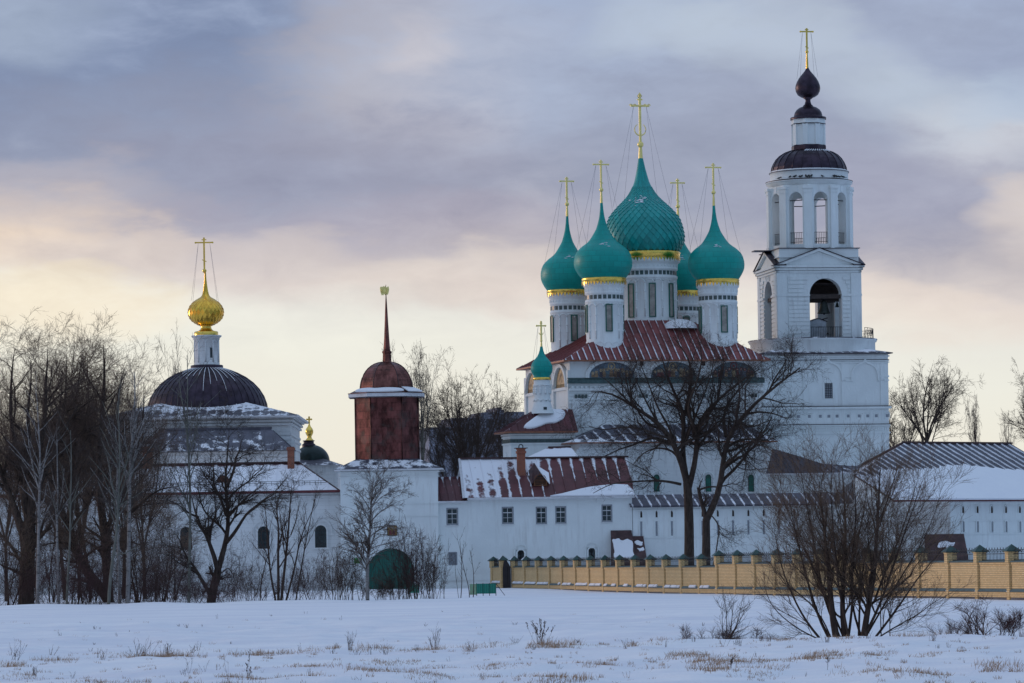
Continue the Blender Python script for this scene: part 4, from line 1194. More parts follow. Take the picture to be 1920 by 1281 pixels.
        for sl_ in (-.42, -.18, .18, .42):                           # voussoirs and keystone
            b0 = (cxa + (ghw + .1) * math.sin(sl_), zs + (ghw + .1) * math.cos(sl_)); b1 = (cxa + (ghw + 1.25) * math.sin(sl_), zs + (ghw + 1.25) * math.cos(sl_))
            st.prism([(b0[0] - .035, b0[1]), (b0[0] + .035, b0[1]), (b1[0] + .035, b1[1]), (b1[0] - .035, b1[1])], -h2 - .05, -h2)
        for py, o_ in ((.0, .42), (.28, .28), (.55, .14)): st.box(-h2 - o_, h2 + o_, -h2 - o_, -h2 + .2, zc - py - .22, zc - py)
    st.T = bf.M
    so_ = st.build('bell_stage', 'rusticated_plaster', bell_t)
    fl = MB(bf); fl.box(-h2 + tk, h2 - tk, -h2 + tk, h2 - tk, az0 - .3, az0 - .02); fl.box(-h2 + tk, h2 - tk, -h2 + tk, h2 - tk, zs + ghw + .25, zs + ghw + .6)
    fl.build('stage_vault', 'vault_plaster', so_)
    lf_ = MB(bf); lf_.box(-h2 + tk + .02, h2 - tk - .02, -.6, h2 - tk - .02, zs + .35, zs + ghw + .2); lf_.box(-h2 + tk + .02, h2 - tk - .02, -h2 + tk + .4, -.62, zs + ghw * .72, zs + ghw * .72 + .12); lf_.build('arch_shade_block', 'old_wood', so_)  # dark boxes added to stand in for shade in the upper arch
    sill = MB(bf); sill.box(xa - ghw - .1, xa + ghw + .15, -h2 - .16, -h2 + .5, az0 - .14, az0 + .02); sill.build('sill', 'dark_metal', so_)
    bm_ = MB(bf)
    zb0 = bf.fz(1548, 560, -h2 + .6)
    bm_.box(xa - ghw - .05, xa + ghw + .05, -h2 + .35, -h2 + .75, zb0, zb0 + .42)
    for yy in (-1.6, .2, 2.0): bm_.box(-h2 + tk - .1, h2 - tk + .1, yy, yy + .25, zb0 - .05, zb0 + .22)
    bm_.box(-h2 + .35, -h2 + .75, -ghw, ghw, zb0, zb0 + .4)
    for zz in (-1.05, -1.75, -2.15, -2.55): bm_.box(-2.4, -.9, 1.2, 1.3, zb0 + zz, zb0 + zz + .09)
    for x in (-2.3, -1.0): bm_.box(x, x + .12, 1.15, 1.3, az0, zb0)
    bm_.tube([(-.3, -1.2, zb0 - 2.5), (1.9, -.6, zb0 - 1.9)], .06, 5); bm_.tube([(-.1, -1.2, zb0 - 4.2), (2.0, -.4, zb0 - 3.6)], .07, 5)
    bm_.build('bell_frame', 'old_wood', so_)
    ra = MB(bf); zz = az0 + .02
    for i in range(19): x = xa - ghw + .06 + i * (2 * ghw - .12) / 18; ra.tube([(x, -h2 + .35, zz), (x, -h2 + .35, zz + 1.3)], .022, 4)
    for k in (.15, 1.3): ra.tube([(xa - ghw, -h2 + .35, zz + k), (xa + ghw, -h2 + .35, zz + k)], .026, 4)
    ra.build('arch_railing', 'black_iron', so_)
    # pediments on the four sides, parapet behind
    pd = MB(bf); zp = bf.fz(1548, 466, -h2)
    zap = zp
    for q in range(4):
        pd.T = bf.M @ Matrix.Rotation(q * PI / 2, 4, 'Z')
        E = h2 + .40
        pd.prism([(-E + .6, zc + .002), (E - .6, zc + .002), (0, zap - .35)], -h2 - .02 - .002 * q, -h2 + .9)
        for s_ in (-1, 1):
            pd.prism([(s_ * (E + .05), zc + .004), (s_ * (E - .75), zc + .004), (0, zap - .30), (0, zap)], -h2 - .38 + .002 * q, -h2 + .6)
    pd.T = bf.M
    zq1 = bf.fz(1600, 466.5, -h2 + .5); pd.box(-h2 + .25, h2 - .12, -h2 + .12, h2 - .12, zc - .1, zq1)
    pd.box(-h2 + .05, h2 + .02, -h2 + .02, h2 + .02, bf.fz(1600, 483, -h2 + .3), bf.fz(1600, 481.5, -h2 + .3))
    po = pd.build('pediment', 'white_plaster', bell_t)
    pe = MB(bf)
    for q in range(4):
        pe.T = bf.M @ Matrix.Rotation(q * PI / 2, 4, 'Z'); E = h2 + .5
        for s_ in (-1, 1):
            a_ = [(s_ * E, -h2 - .5, zc + .0), (s_ * E, -h2 + .9, zc + .0), (0, -h2 + .9, zap + .03), (0, -h2 - .5, zap + .03)]
            pe.slab(a_, .07)
    pe.T = bf.M; pe.box(-h2 + .1, h2 + .05, -h2 - .02, h2 + .05, zq1, zq1 + .08)
    pe.box(-h2 - 1.7, -h2 + .3, -1.0, .4, zq1 - .02, zq1 + .10)
    pe.build('pediment_roof', 'dark_metal', po)
    # round arcade of ten arches
    R = r(75.5); ta0 = zq1 + .05; ta1 = z(352); nA = 10; off = math.radians(9.5 + 2.5)
    side = R * math.tan(PI / nA); oh = r(13.3); szs = z(379.5); saz = z(463)
    ar = MB()
    for k in range(nA):
        ang = off + 2 * PI * k / nA
        ar.T = Matrix.Translation((ax.x, ax.y, 0)) @ Matrix.Rotation(ang, 4, 'Z')
        ar.archwall(-side, side, ta0, ta1, 0, oh, saz, szs, -R, -R + 1.0, 0)
        ar.box(-.22, .22, -R - .07, -R, szs + oh + .05, ta1 - .15)
        ar.box(-side, -oh - .02, -R - .04, -R, szs - .06, szs + .06); ar.box(oh + .02, side, -R - .04, -R, szs - .06, szs + .06)
    ar.T = Matrix.Identity(4)
    ro = ar.build('arcade', 'white_plaster', bell_t)
    for k in range(nA):
        ang = off + 2 * PI * (k + .5) / nA - PI / 2; c = MB(); cx, cy = ax.x + (R + .28) * math.cos(ang), ax.y + (R + .28) * math.sin(ang)
        c.T = Frame.at(cx, cy, 0, math.degrees(ang) + 90).M
        w_ = r(8.6)
        c.box(-w_, w_, -.16, .55, ta0, ta0 + .35); c.box(-w_ * .9, w_ * .9, -.10, .5, ta0 + .35, ta1 - .9); c.box(-w_ * 1.0, w_ * 1.0, -.16, .5, ta1 - .9, ta1 - .68)
        c.box(-w_ * 1.12, w_ * 1.12, -.24, .5, ta1 - .48, ta1 - .2); c.box(-w_ * .94, w_ * .94, -.12, .5, ta1 - .68, ta1 - .48)
        c.build('pilaster', 'white_plaster', ro)
    for k in range(nA):
        rr_ = MB(); rr_.T = Matrix.Translation((ax.x, ax.y, 0)) @ Matrix.Rotation(off + 2 * PI * k / nA, 4, 'Z')
        for i in range(8): x = -oh + .1 + i * (2 * oh - .2) / 7; rr_.tube([(x, -R + .3, saz), (x, -R + .3, saz + 1.3)], .022, 4)
        for q in (.25, 1.28): rr_.tube([(-oh, -R + .3, saz + q), (oh, -R + .3, saz + q)], .026, 4)
        tb = MB(); tb.T = rr_.T.copy(); tb.tube([(-oh, -R + .4, szs - .1), (oh, -R + .4, szs - .1)], .05, 4); tb.build('tie_bar', 'black_iron', ro)
        rr_.build('arcade_railing', 'black_iron', ro)
    co = MB(); RC = r(81)
    co.lathe([(R - 1, ta1 + .01), (R + .12, ta1 + .01), (R + .12, ta1 + .25), (R + .3, ta1 + .3), (R + .3, ta1 + .42), (RC, z(345)), (RC, z(342.5)), (r(74), z(340)), (r(73), z(339)), (r(73), z(326)), (r(74.5), z(325)), (r(74.5), z(323)), (r(60), z(322))], ax.x, ax.y, 60)
    co.lathe([(.01, ta1 + .005), (R - 1, ta1 + .01)], ax.x, ax.y, 40)
    cor = co.build('cornice', 'white_plaster', bell_t)
    l = MB(); l.lathe([(RC + .02, z(342.6)), (RC + .06, z(341.8)), (r(73.5), z(339.8))], ax.x, ax.y, 60); l.lathe([(r(75), z(325.5)), (r(75), z(324.2)), (r(70), z(322.5))], ax.x, ax.y, 60); l.build('cornice_sheet', 'dark_metal', cor)
    for px in (1459, 1477.5, 1486, 1495, 1498, 1507, 1510, 1513.5, 1517, 1538, 1560, 1565, 1571, 1578.5):
        a_ = math.asin(max(-1, min(1, (px - 1518.5) / 77.5))) - PI / 2
        BIRDS.append(((ax.x + r(77.5) * math.cos(a_), ax.y + r(77.5) * math.sin(a_), z(341.2)), a_))
    d = MB(); dp = [(71, 325), (71, 322), (69.8, 315), (67, 308), (62, 300), (55, 293), (46, 287.5), (36, 284), (30, 283)]
    d.lathe([(r(a_), z(b_)) for a_, b_ in dp], ax.x, ax.y, 24, 0, 0, False)
    for k in range(24):
        A = 2 * PI * k / 24; d.tube([(ax.x + r(a_) * math.cos(A), ax.y + r(a_) * math.sin(A), z(b_) + .02) for a_, b_ in dp[1:]], .055, 4)
    dm = d.build('dome', 'dark_metal', bell_t)
    sn = MB()
    for a_ in [-PI / 2 - .25 + .11 * i for i in range(12)]:
        sn.tube([(ax.x + r(45) * math.cos(a_), ax.y + r(45) * math.sin(a_), z(286.6)), (ax.x + r(37) * math.cos(a_ + .1), ax.y + r(37) * math.sin(a_ + .1), z(283.6))], .07, 4)
    sn.lathe([(r(70.2), z(322.4)), (r(71.8), z(322.6)), (r(71.2), z(321.4))], ax.x, ax.y, 60); sn.build('snow_line', 'snow', dm)
    a2 = Axis(1516, 260, 446); z, r = a2.z, a2.r
    l = MB(); l.lathe([(r(33), z(286)), (r(33), z(275)), (r(32), z(273.5)), (r(30), z(273))], a2.x, a2.y, 8, 0, PI / 8 + .12, False); l.build('lantern_base', 'dark_metal', bell_t)
    l = MB(); l.lathe([(r(30), z(274)), (r(30), z(234)), (r(32.5), z(233)), (r(32.5), z(224)), (r(20), z(223.5))], a2.x, a2.y, 8, 0, PI / 8 + .12, False)
    for k in range(8):
        A = PI / 8 + .12 + k * PI / 4; l.T = Frame.at(a2.x + r(29.8) * math.cos(A), a2.y + r(29.8) * math.sin(A), 0, math.degrees(A) + 90).M; l.box(-.28, .28, -.10, .2, z(273), z(234))
    l.T = Matrix.Identity(4); l.build('lantern', 'white_plaster', bell_t)
    l = MB(); l.lathe([(r(33.5), z(225)), (r(34), z(222)), (r(33), z(220.5)), (r(27), z(220)), (r(26.5), z(216)), (r(25), z(211)), (r(21.5), z(206)), (r(16), z(202)), (r(10), z(200)), (r(9), z(198)), (r(6.5), z(196)), (r(4.8), z(190)), (r(5), z(187)), (r(9), z(184.5)),
        (r(8), z(184)), (r(13), z(182.5)), (r(19), z(178.5)), (r(22.5), z(172)), (r(23.5), z(166)), (r(22.8), z(160.5)), (r(20.5), z(154)), (r(16.5), z(147)), (r(11), z(140)), (r(5.8), z(134)), (r(2.8), z(129)), (r(1.8), z(126))], a2.x, a2.y, 40)
    l.lathe([(r(32.8), z(234.6)), (r(33.4), z(233.6)), (r(32.6), z(232.8))], a2.x, a2.y, 8, 0, PI / 8 + .12, False)
    lo = l.build('cupola', 'dark_metal', bell_t)
    a3 = Axis(1513.5, 128, 446)
    cross(lo, a3, 129, 97.5, 59.5, 53, 12, 9.5, 89, False, None, (17, 147), 2.6, 'gold', rb=3.2)
    return az0, h2, xa, zb0
bz0, bh2, bxa, bzb = build_belltower()

def make_bell(label, p, r, h):
    t = thing('bell', label, 'bell', p)
    prof = [(r, 0), (r * .97, h * .06), (r * .80, h * .2), (r * .66, h * .42), (r * .58, h * .68), (r * .50, h * .84), (r * .3, h * .95), (r * .06, h)]
    m = MB(); m.lathe([(a, p[2] + b) for a, b in prof], p[0], p[1], 28); m.lathe([(r * .9, p[2]), (r, p[2])], p[0], p[1], 28)
    m.build('bell_body', 'bronze', t)
    m = MB(); m.tube([(p[0], p[1], p[2] + h), (p[0], p[1], p[2] + h * 1.35)], r * .14, 6); m.tube([(p[0] - r * .3, p[1], p[2] + h * .98), (p[0] - r * .2, p[1], p[2] + h * 1.25), (p[0] + r * .2, p[1], p[2] + h * 1.25), (p[0] + r * .3, p[1], p[2] + h * .98)], r * .10, 6); m.build('hanger', 'black_iron', t)
    m = MB(); m.tube([(p[0], p[1], p[2] + h * .7), (p[0], p[1], p[2] - h * .06)], r * .05, 5); m.ball((p[0], p[1], p[2] - h * .02), r * .16, 8); m.build('clapper', 'black_iron', t)
make_bell('large dark bell hanging in the front arch of the bell tower', tuple(bf.w(bf.fx(1545, 580, -bh2 + 1.9), -bh2 + 1.9, bf.fz(1545, 588, -bh2 + 1.9))), .74, 1.45)
make_bell('small dark bell at the right edge of the tower\'s front arch', tuple(bf.w(bf.fx(1569.5, 570, -bh2 + 2.0), -bh2 + 2.0, bf.fz(1569.5, 576, -bh2 + 2.0))), .24, .5)
_p = bf.w(-bh2 + 1.3, .35, 0); make_bell('dark bell seen in the narrow left-hand arch of the bell tower', (_p.x, _p.y, bz0 + 2.1), .62, 1.35)
def booth():
    x0, x1 = bf.fx(1518, 610, -bh2 + 1.5), bf.fx(1549, 610, -bh2 + 1.5); y0, y1 = -bh2 + 1.45, -bh2 + 3.6; z0 = bz0; z1 = bf.fz(1535, 603, y0); zr = bf.fz(1535, 597.5, y0)
    c = bf.w((x0 + x1) / 2, y0, z0)
    t = thing('ringing_booth', 'small pale wooden hut standing inside the bell tower behind the arch railing', 'hut', tuple(c), bf.a)
    m = MB(bf); m.prism([(x0, z0), (x1, z0), (x1, z1), ((x0 + x1) / 2, zr), (x0, z1)], y0, y1); m.build('wall', 'booth_board', t)
    m = MB(bf); xm = (x0 + x1) / 2
    for a, b in ((x0 - .12, xm), (xm, x1 + .12)):
        za, zb = (z1 - .03, zr + .02) if a < xm - .01 else (zr + .02, z1 - .03)
        m.slab([(a, y0 - .12, za), (b, y0 - .12, zb), (b, y1, zb), (a, y1, za)], .06)
    m.build('roof', 'dark_metal', t)
    m = MB(bf); m.box(xm + .0, xm + .45, y0 - .02, y0, z1 - .65, z1 - .45); m.build('vent', 'frame_grey', t)
booth()
# birds perched on the cornice
for i, (p, a) in enumerate(BIRDS):
    f = Frame.at(p[0], p[1], p[2], math.degrees(a) + 90 + (37 * i) % 70 - 35); m = MB(f)
    s = 1.15 + .12 * ((i * 7) % 3)
    prof = [(.005, -.20), (.05, -.13), (.085, -.03), (.08, .06), (.05, .13), (.02, .16)]
    rings = []
    for rr, yy in prof: rings.append([(rr * s * math.cos(2 * PI * k / 8), yy * s, .13 * s + rr * s * .9 * math.sin(2 * PI * k / 8) + (yy + .2) * .25 * s) for k in range(8)])
    for A, B in zip(rings, rings[1:]):
        for k in range(8): m.poly([A[k], A[(k + 1) % 8], B[(k + 1) % 8], B[k]], 0, [(0, 0)] * 4, True)
    m.ball((0, .17 * s, .26 * s), .055 * s, 8)
    m.prism_z([(-.012 * s, .21 * s), (.012 * s, .21 * s), (0, .28 * s)], .25 * s, .27 * s)
    m.box(-.03 * s, .03 * s, -.34 * s, -.15 * s, .10 * s, .125 * s)
    for sx in (-.03, .03): m.tube([(sx * s, 0, .10 * s), (sx * s, .01, 0)], .009 * s, 4)
    o = m.build('bird', 'bird_black', None, p); tag(o, 'tiny black bird perched on the round white cornice below the tower\'s dark dome', 'bird', 'birds on the bell tower cornice')

# ------------------------------------------------------------------ left church with the wide dark dome
lf = Frame(388, 1000, 441, 0, 0.0)
lch = thing('domed_church', 'square white church with a wide dark ribbed dome and gold onion cupola', 'church', lf.loc)
def build_left_church():
    ax = Axis(388, 690, 441); z, r = ax.z, ax.r
    hw = lf.fx(556, 820, 0); hw = hw * .985; zt = lf.fz(388, 783, -hw)
    m = MB(lf); m.box(-hw, hw, -hw, hw, -.5, zt)
    for dz, o in ((.0, .5), (.35, .36), (.7, .22), (1.75, .10), (2.3, .14), (3.1, .10)): m.box(-hw - o, hw + o, -hw - o, hw + o, zt - dz - .24, zt - dz)
    for i in range(int(2 * hw / .62)): x = -hw + .1 + i * .62; m.box(x, x + .30, -hw - .13, -hw, zt - 1.75, zt - 1.35)
    for s_ in (-1, 1): m.box(s_ * hw - .5, s_ * hw + .5, -hw - .09, -hw + .4, -.5, zt - 2.5)
    m.build('wall', 'old_plaster', lch)
    E = hw + .95; ze = zt + .05; R = r(113)
    zi = P(388, 764, 441 - R).z; sl = (zi - ze) / (E - R); sl = max(.17, min(.30, sl))
    rf = MB(lf); F = hip(rf, -E, E, -E, E, ze, -3, 3, -3, 3, ze + sl * (E - 3), 0)
    for f in F: rf.seams(f, .95, .035)
    rf.build('skirt_roof', 'skirt_snowy_roof', lch)
    e = MB(lf); e.box(-E, E, -E, E, ze - .16, ze - .01); e.build('eave', 'eave_board', lch)
    zb = z(766) - .5; H = z(689) - zb
    prof = [(R * math.cos(t), zb + H * math.sin(t)) for t in [PI / 2 * i / 18 for i in range(18)]]
    d = MB(); d.lathe([(R, zb - 1.2)] + prof, ax.x, ax.y, 48)
    for k in range(44):
        A = 2 * PI * k / 44; d.tube([(ax.x + a * math.cos(A), ax.y + a * math.sin(A), b + .02) for a, b in prof[::2]], .05, 4)
    do = d.build('dome', 'dark_metal', lch)
    sn = MB(); rnd = random.Random(3)
    for k in range(44):
        A = 2 * PI * k / 44
        da = (A - (-PI / 2 + .15) + PI) % (2 * PI) - PI
        if abs(da) > 1.15: continue
        i0 = 17; i1 = int(17 - (13 - 7 * abs(da)) * rnd.uniform(.6, 1.0)); i1 = max(3, i1)
        pp = [(ax.x + (a + .03) * math.cos(A), ax.y + (a + .03) * math.sin(A), b + .07) for a, b in prof[i1:i0 + 1]]
        if len(pp) > 2: sn.tube(pp, [.028 + .02 * i / len(pp) for i in range(len(pp))], 4)
    sn.build('snow_line', 'snow', do)
    l = MB(); l.lathe([(r(32), z(697)), (r(30.5), z(692)), (r(30.5), z(686)), (r(29), z(685)), (r(22), z(684.5))], ax.x, ax.y, 24); l.build('collar', 'dark_metal', lch)
    l = MB(); R2 = r(23)
    l.lathe([(R2 * 1.05, z(687)), (R2 * 1.05, z(681)), (R2, z(680)), (R2, z(638)), (R2 * 1.08, z(637)), (R2 * 1.08, z(634)), (R2 * 1.2, z(632.5)), (r(28.5), z(631)), (r(28.5), z(629.5)), (R2 * .8, z(629))], ax.x, ax.y, 32)
    for k in range(10):
        A = .3 + 2 * PI * k / 10; l.tube([(ax.x + R2 * math.cos(A), ax.y + R2 * math.sin(A), z(680)), (ax.x + R2 * math.cos(A), ax.y + R2 * math.sin(A), z(640))], .09, 5)
        l.tube([(ax.x + R2 * math.cos(A + .628 * i / 6), ax.y + R2 * math.sin(A + .628 * i / 6), z(643) + .35 * math.sin(PI * i / 6)) for i in range(7)], .06, 5)
    dr = l.build('drum', 'old_plaster', lch)
    A = math.asin(10 / 23) - PI / 2; w = MB(Frame.at(ax.x + R2 * math.cos(A), ax.y + R2 * math.sin(A), 0, math.degrees(A) + 90)); w.box(-.13, .13, -.03, .1, z(672), z(653)); w.build('window', 'glass_dark', dr)
    a2 = Axis(386, 585, 441); z, r = a2.z, a2.r
    g = MB(); g.lathe([(r(22.5), z(629.5)), (r(22.5), z(623)), (r(21), z(621.8)), (r(14), z(620.5)), (r(10.5), z(617)), (r(9.5), z(613)), (r(10), z(611)), (r(16), z(610))], a2.x, a2.y, 36); gb = g.build('gilded_base', 'gold', lch)
    prof = [(.32, 0), (.55, .035), (.73, .074), (.88, .125), (.957, .174), (.99, .22), (1.0, .273), (.975, .32), (.895, .372), (.77, .425), (.61, .471), (.43, .51), (.286, .537), (.215, .565), (.187, .59), (.145, .65), (.124, .70), (.09, .78), (.06, .868), (.045, 1.0)]
    z0 = z(611.5); H = z(510) - z0; RO = r(33.8)
    o = MB(); o.lathe([(a * RO * .985, z0 + b * H) for a, b in prof], a2.x, a2.y, 48); scales(o, a2, prof, RO, z0, H, 26, 0, .50, .05, 0, 1.5)
    oo = o.build('onion_dome', 'gold_scales', lch)
    a3 = Axis(383.2, 500, 441)
    cross(oo, a3, 511, 508, 455, 445.5, 16, 0, 489, False, None, (24, 565), 1.4, 'gold', rb=4.0)
    # lower annex with grey hipped roof
    ay0 = -hw - 6.5; f = lambda px, py: lf.fx(px, py, ay0); az = lf.fz(400, 846, ay0)
    a = MB(lf); a.box(f(258, 860), f(541, 860), ay0, -hw + .01, -.5, az)
    for dz in (.1, .5): a.box(f(258, 860) - .15, f(541, 860) + .15, ay0 - .15, ay0, az - dz - .2, az - dz)
    a.build('annex_wall', 'old_plaster', lch)
    a = MB(lf); zr = lf.fz(400, 806, ay0 + 3.6)
    F = hip(a, f(250, 845), f(550, 845), ay0 - .6, -hw - .01, az, lf.fx(300, 806, ay0 + 3.6), lf.fx(508, 806, ay0 + 3.6), ay0 + 3.4, ay0 + 3.7, zr)
    for q in F: a.seams(q, 1.2, .035)
    a.box(lf.fx(298, 806, ay0 + 3.6), lf.fx(510, 806, ay0 + 3.6), ay0 + 3.35, ay0 + 3.75, zr, zr + .22)
    a.build('annex_roof', 'grey_snowy_roof', lch)
build_left_church()

# small chapel dome beyond the left wing
sf_ = Frame(585, 1000, 455, 0, 0.0)
sch = thing('small_chapel', 'small chapel with a dark green dome and little gold onion behind the left wing roof', 'chapel', sf_.loc)
def build_small_chapel():
    ax = Axis(586, 860, 455); z, r = ax.z, ax.r
    m = MB(sf_); a = r(52); m.box(-a, a, -a, a, -.5, z(874)); m.build('wall', 'old_plaster', sch)
    m = MB(sf_); hip(m, -a - .6, a + .6, -a - .6, a + .6, z(874), -r(25), r(25), -r(25), r(25), z(861)); m.build('roof', 'grey_snowy_roof', sch)
    m = MB(); R = r(34); m.lathe([(R, z(874)), (R, z(866))] + [(R * math.cos(t), z(866) + (z(834) - z(866)) * math.sin(t)) for t in [PI / 2 * i / 12 for i in range(1, 12)]], ax.x - .1, ax.y, 32); d = m.build('dome', 'dark_green_metal', sch)
    m = MB(); m.lathe([(r(12.5), z(838)), (r(12.5), z(833)), (r(10), z(832)), (r(9.5), z(828)), (r(11.5), z(827)), (r(11), z(826)), (r(6), z(825.5))], ax.x - .4, ax.y, 24); m.build('collar', 'dark_metal', d)
    a2 = Axis(580, 810, 455); z, r = a2.z, a2.r
    m = MB(); m.lathe([(r(7.5), z(828)), (r(7.5), z(825)), (r(4.5), z(822)), (r(4), z(818)), (r(5.5), z(816)), (r(7.3), z(812)), (r(7.5), z(808)), (r(6), z(804)), (r(3), z(800)), (r(1.5), z(796)), (r(1), z(792))], a2.x, a2.y, 24); o = m.build('onion_dome', 'gold', sch)
    cross(o, a2, 796, 793, 786.5, 781, 4, 0, None, False, None, None, 1.0, 'gold', rb=1.8)
build_small_chapel()
# ------------------------------------------------------------------ gate tower
gf = Frame(730, 1100, 397, 0, 0.0)
gate = thing('gate_tower', 'white gatehouse with green arched gate and a copper-clad tower, dome and spire on top', 'gatehouse', gf.loc)
def build_gate():
    fx, fz = gf.fx, gf.fz
    x0, x1 = fx(638.5, 950), fx(821.5, 950); D = 9.5; zt = fz(730, 880)
    gx, ghw = fx(733, 1070), (fx(777, 1070) - fx(690, 1070)) / 2; gzs = fz(733, 1028) - ghw; gz0 = -.45
    m = MB(gf); m.archwall(x0, x1, -.6, zt, gx, ghw, gz0, gzs, 0, .7)
    m.box(x0 + .001, x1 - .001, .701, D, -.6, zt - .001)
    for py, o, t in ((880, .30, .16), (884, .18, .14), (893, .10, .10), (943, .09, .12), (967, .08, .10)): m.box(x0 - o, x1 + o, -o, .02, fz(730, py) - t, fz(730, py))
    m.box(x1 - 1.0, x1, -.05, 0, fz(730, 893), fz(730, 884)); m.box(x0, x0 + .9, -.05, 0, -.5, fz(730, 893))
    arch_ring(m, gx, gz0, gzs, ghw, .28, -.07, 0, 0, 20)
    m.build('wall', 'white_plaster', gate)
    w = MB(gf); xs = fx(731, 922); w.box(xs - .13, xs + .13, -.02, 0, fz(731, 932), fz(731, 915)); w.build('window', 'frame_grey', gate)
    o = arch_out(gx, gz0 + .08, gzs, ghw - .02, 20)
    for s in (-1, 1):
        m = MB(gf); half = [(gx, gz0 + .08), (gx, gzs + ghw)] + [(x, z) for x, z in (o if s > 0 else reversed(o)) if (x - gx) * s > 0.001]
        m.prism(half, .30, .42); 
        for zz in (gz0 + .9, gz0 + 2.5): m.box(min(gx + s * .1, gx + s * (ghw - .25)), max(gx + s * .1, gx + s * (ghw - .25)), .26, .30, zz, zz + .16)
        m.build('gate_leaf', 'gate_planks', gate)
    ic = MB(gf); a, b, c, d = fx(727, 995), fx(743.5, 995), fz(735, 1003.5), fz(735, 986.5)
    ic.box(a - .06, b + .06, -.05, 0, c - .06, d + .06, 3); ic.box(a, b, -.07, -.05, c, d, 0)
    xm = (a + b) / 2
    for dx, s in ((-.16, 1), (.16, 1.05)):
        ic.prism([(xm + dx - .15, c + .05), (xm + dx - .10, c + .42), (xm + dx, c + .55), (xm + dx + .10, c + .42), (xm + dx + .15, c + .05)], -.08, -.07, 1)
        ic.prism([(xm + dx + .10 * math.cos(q), c + .60 + .10 * math.sin(q)) for q in [2 * PI * k / 8 for k in range(8)]], -.085, -.07, 2)
    ic.build('icon_panel', ['icon_gold', 'mosaic_wine', 'mosaic_gold', 'brown_sheet'], gate)
    r = MB(gf); o_ = .55; cx, cy = fx(726, 800, 4.7), 4.7
    hw = (fx(785, 800, 4.7 - 2.9) - fx(667, 800, 4.7 - 2.9)) / 2
    ze = zt + .03
    F = hip(r, x0 - o_, x1 + o_, -o_, D + .3, ze, cx - hw, cx + hw, cy - hw, cy + hw, fz(726, 861, cy - hw))
    r.build('roof', 'gate_roof', gate)
    e = MB(gf); e.box(x0 - o_, x1 + o_, -o_, D + .3, zt - .10, ze - .005); e.build('eave', 'eave_board', gate)
    # chamfered copper tower
    c = (fx(697, 800, cy - hw) - fx(667, 800, cy - hw))
    oct_ = lambda h, k=1.0: [(cx - h, cy - h + c * k), (cx - h + c * k, cy - h), (cx + h - c * k, cy - h), (cx + h, cy - h + c * k), (cx + h, cy + h - c * k), (cx + h - c * k, cy + h), (cx - h + c * k, cy + h), (cx - h, cy + h - c * k)]
    z0, z1 = fz(726, 866, cy - hw), fz(726, 745, cy - hw)
    t = MB(gf); t.prism_z(oct_(hw), z0 - .6, z1); body = t.build('copper_tower', 'copper', gate)
    s = MB(gf)
    for q in oct_(hw): s.tube([(q[0], q[1], z0 - .2), (q[0], q[1], z1)], .07, 5)
    s.build('corner_seam', 'copper_dome', body)
    h2 = (fx(796.5, 740, cy - hw - .8) - fx(654, 740, cy - hw - .8)) / 2
    k = MB(gf); k.prism_z(oct_(h2, 1.2), z1 + .08, z1 + .42); k.build('cornice', 'eave_board', gate)
    k = MB(gf); zk = z1 + .43; k.prism_z(oct_(h2 + .05, 1.2), zk, zk + .05); k.prism_z(oct_(h2 - .1, 1.2), zk + .05, zk + .55, out1=oct_(hw * .86, .9)); k.build('cornice_roof', 'copper_dome', gate)
    sn = MB(gf)
    for pts in ([(-.30, .12), (-.05, .02), (.42, .0), (.86, .10), (.80, .62), (.45, .80), (.2, .55), (.0, .75), (-.2, .55)],):
        A = Vector((cx - h2 + 1.3, cy - h2 + .02, zk + .08)); B = Vector((cx + h2 - 1.3, cy - h2 + .02, zk + .08)); U = Vector((0, h2 - hw * .86 + .1, .5))
        sn.snow([A.lerp(B, u * .9 + .12) + U * v for u, v in pts], .16)
    sn.slab([(cx + h2 - 1.5, cy - h2 + .1, zk + .1), (cx + h2 - .15, cy - h2 + 1.4, zk + .1), (cx + hw * .86, cy - hw * .3, zk + .55), (cx + hw * .5, cy - hw * .8, zk + .55)], .10)
    sn.build('snow_patch', 'snow', gate)
    # eight-sided dome
    zd0 = fz(726, 731, cy - hw * .8); zd1 = fz(726, 679, cy); hd = (fx(775.5, 725, cy) - fx(677.5, 725, cy)) / 2
    d = MB(gf); prev = None
    for i in range(11):
        a = PI / 2 * i / 10 * .93; hh = hd * math.cos(a) ** .85; zz = zd0 + (zd1 - zd0) * math.sin(a) / math.sin(PI / 2 * .93)
        cur = ([(cx + (q[0] - cx) * hh / hw, cy + (q[1] - cy) * hh / hw) for q in oct_(hw)], zz)
        if prev: d.prism_z(prev[0], prev[1], cur[1], 0, i == 10, cur[0])
        prev = cur
    do = d.build('dome', 'copper_dome', gate)
    s = MB(gf)
    for j in range(8):
        s.tube([(cx + (oct_(hw)[j][0] - cx) * hd * math.cos(PI / 2 * i / 10 * .93) ** .85 / hw, cy + (oct_(hw)[j][1] - cy) * hd * math.cos(PI / 2 * i / 10 * .93) ** .85 / hw, zd0 + (zd1 - zd0) * math.sin(PI / 2 * i / 10 * .93) / math.sin(PI / 2 * .93)) for i in range(11)], .05, 4)
    s.build('dome_seam', 'brown_sheet', do)
    ax = Axis(725.5, 665, gf.oy + cy); z, rr = ax.z, ax.r
    s = MB(); s.lathe([(rr(10.5), z(683)), (rr(8.8), z(677)), (rr(8.2), z(663)), (rr(9.6), z(662)), (rr(9.6), z(659)), (rr(7.0), z(658)), (rr(5.2), z(635)), (rr(3.6), z(605)), (rr(2.1), z(575)), (rr(1.0), z(556)), (rr(.5), z(534))], ax.x, ax.y, 8, 0, PI / 8, False)
    sp = s.build('spire', 'copper_dome', gate)
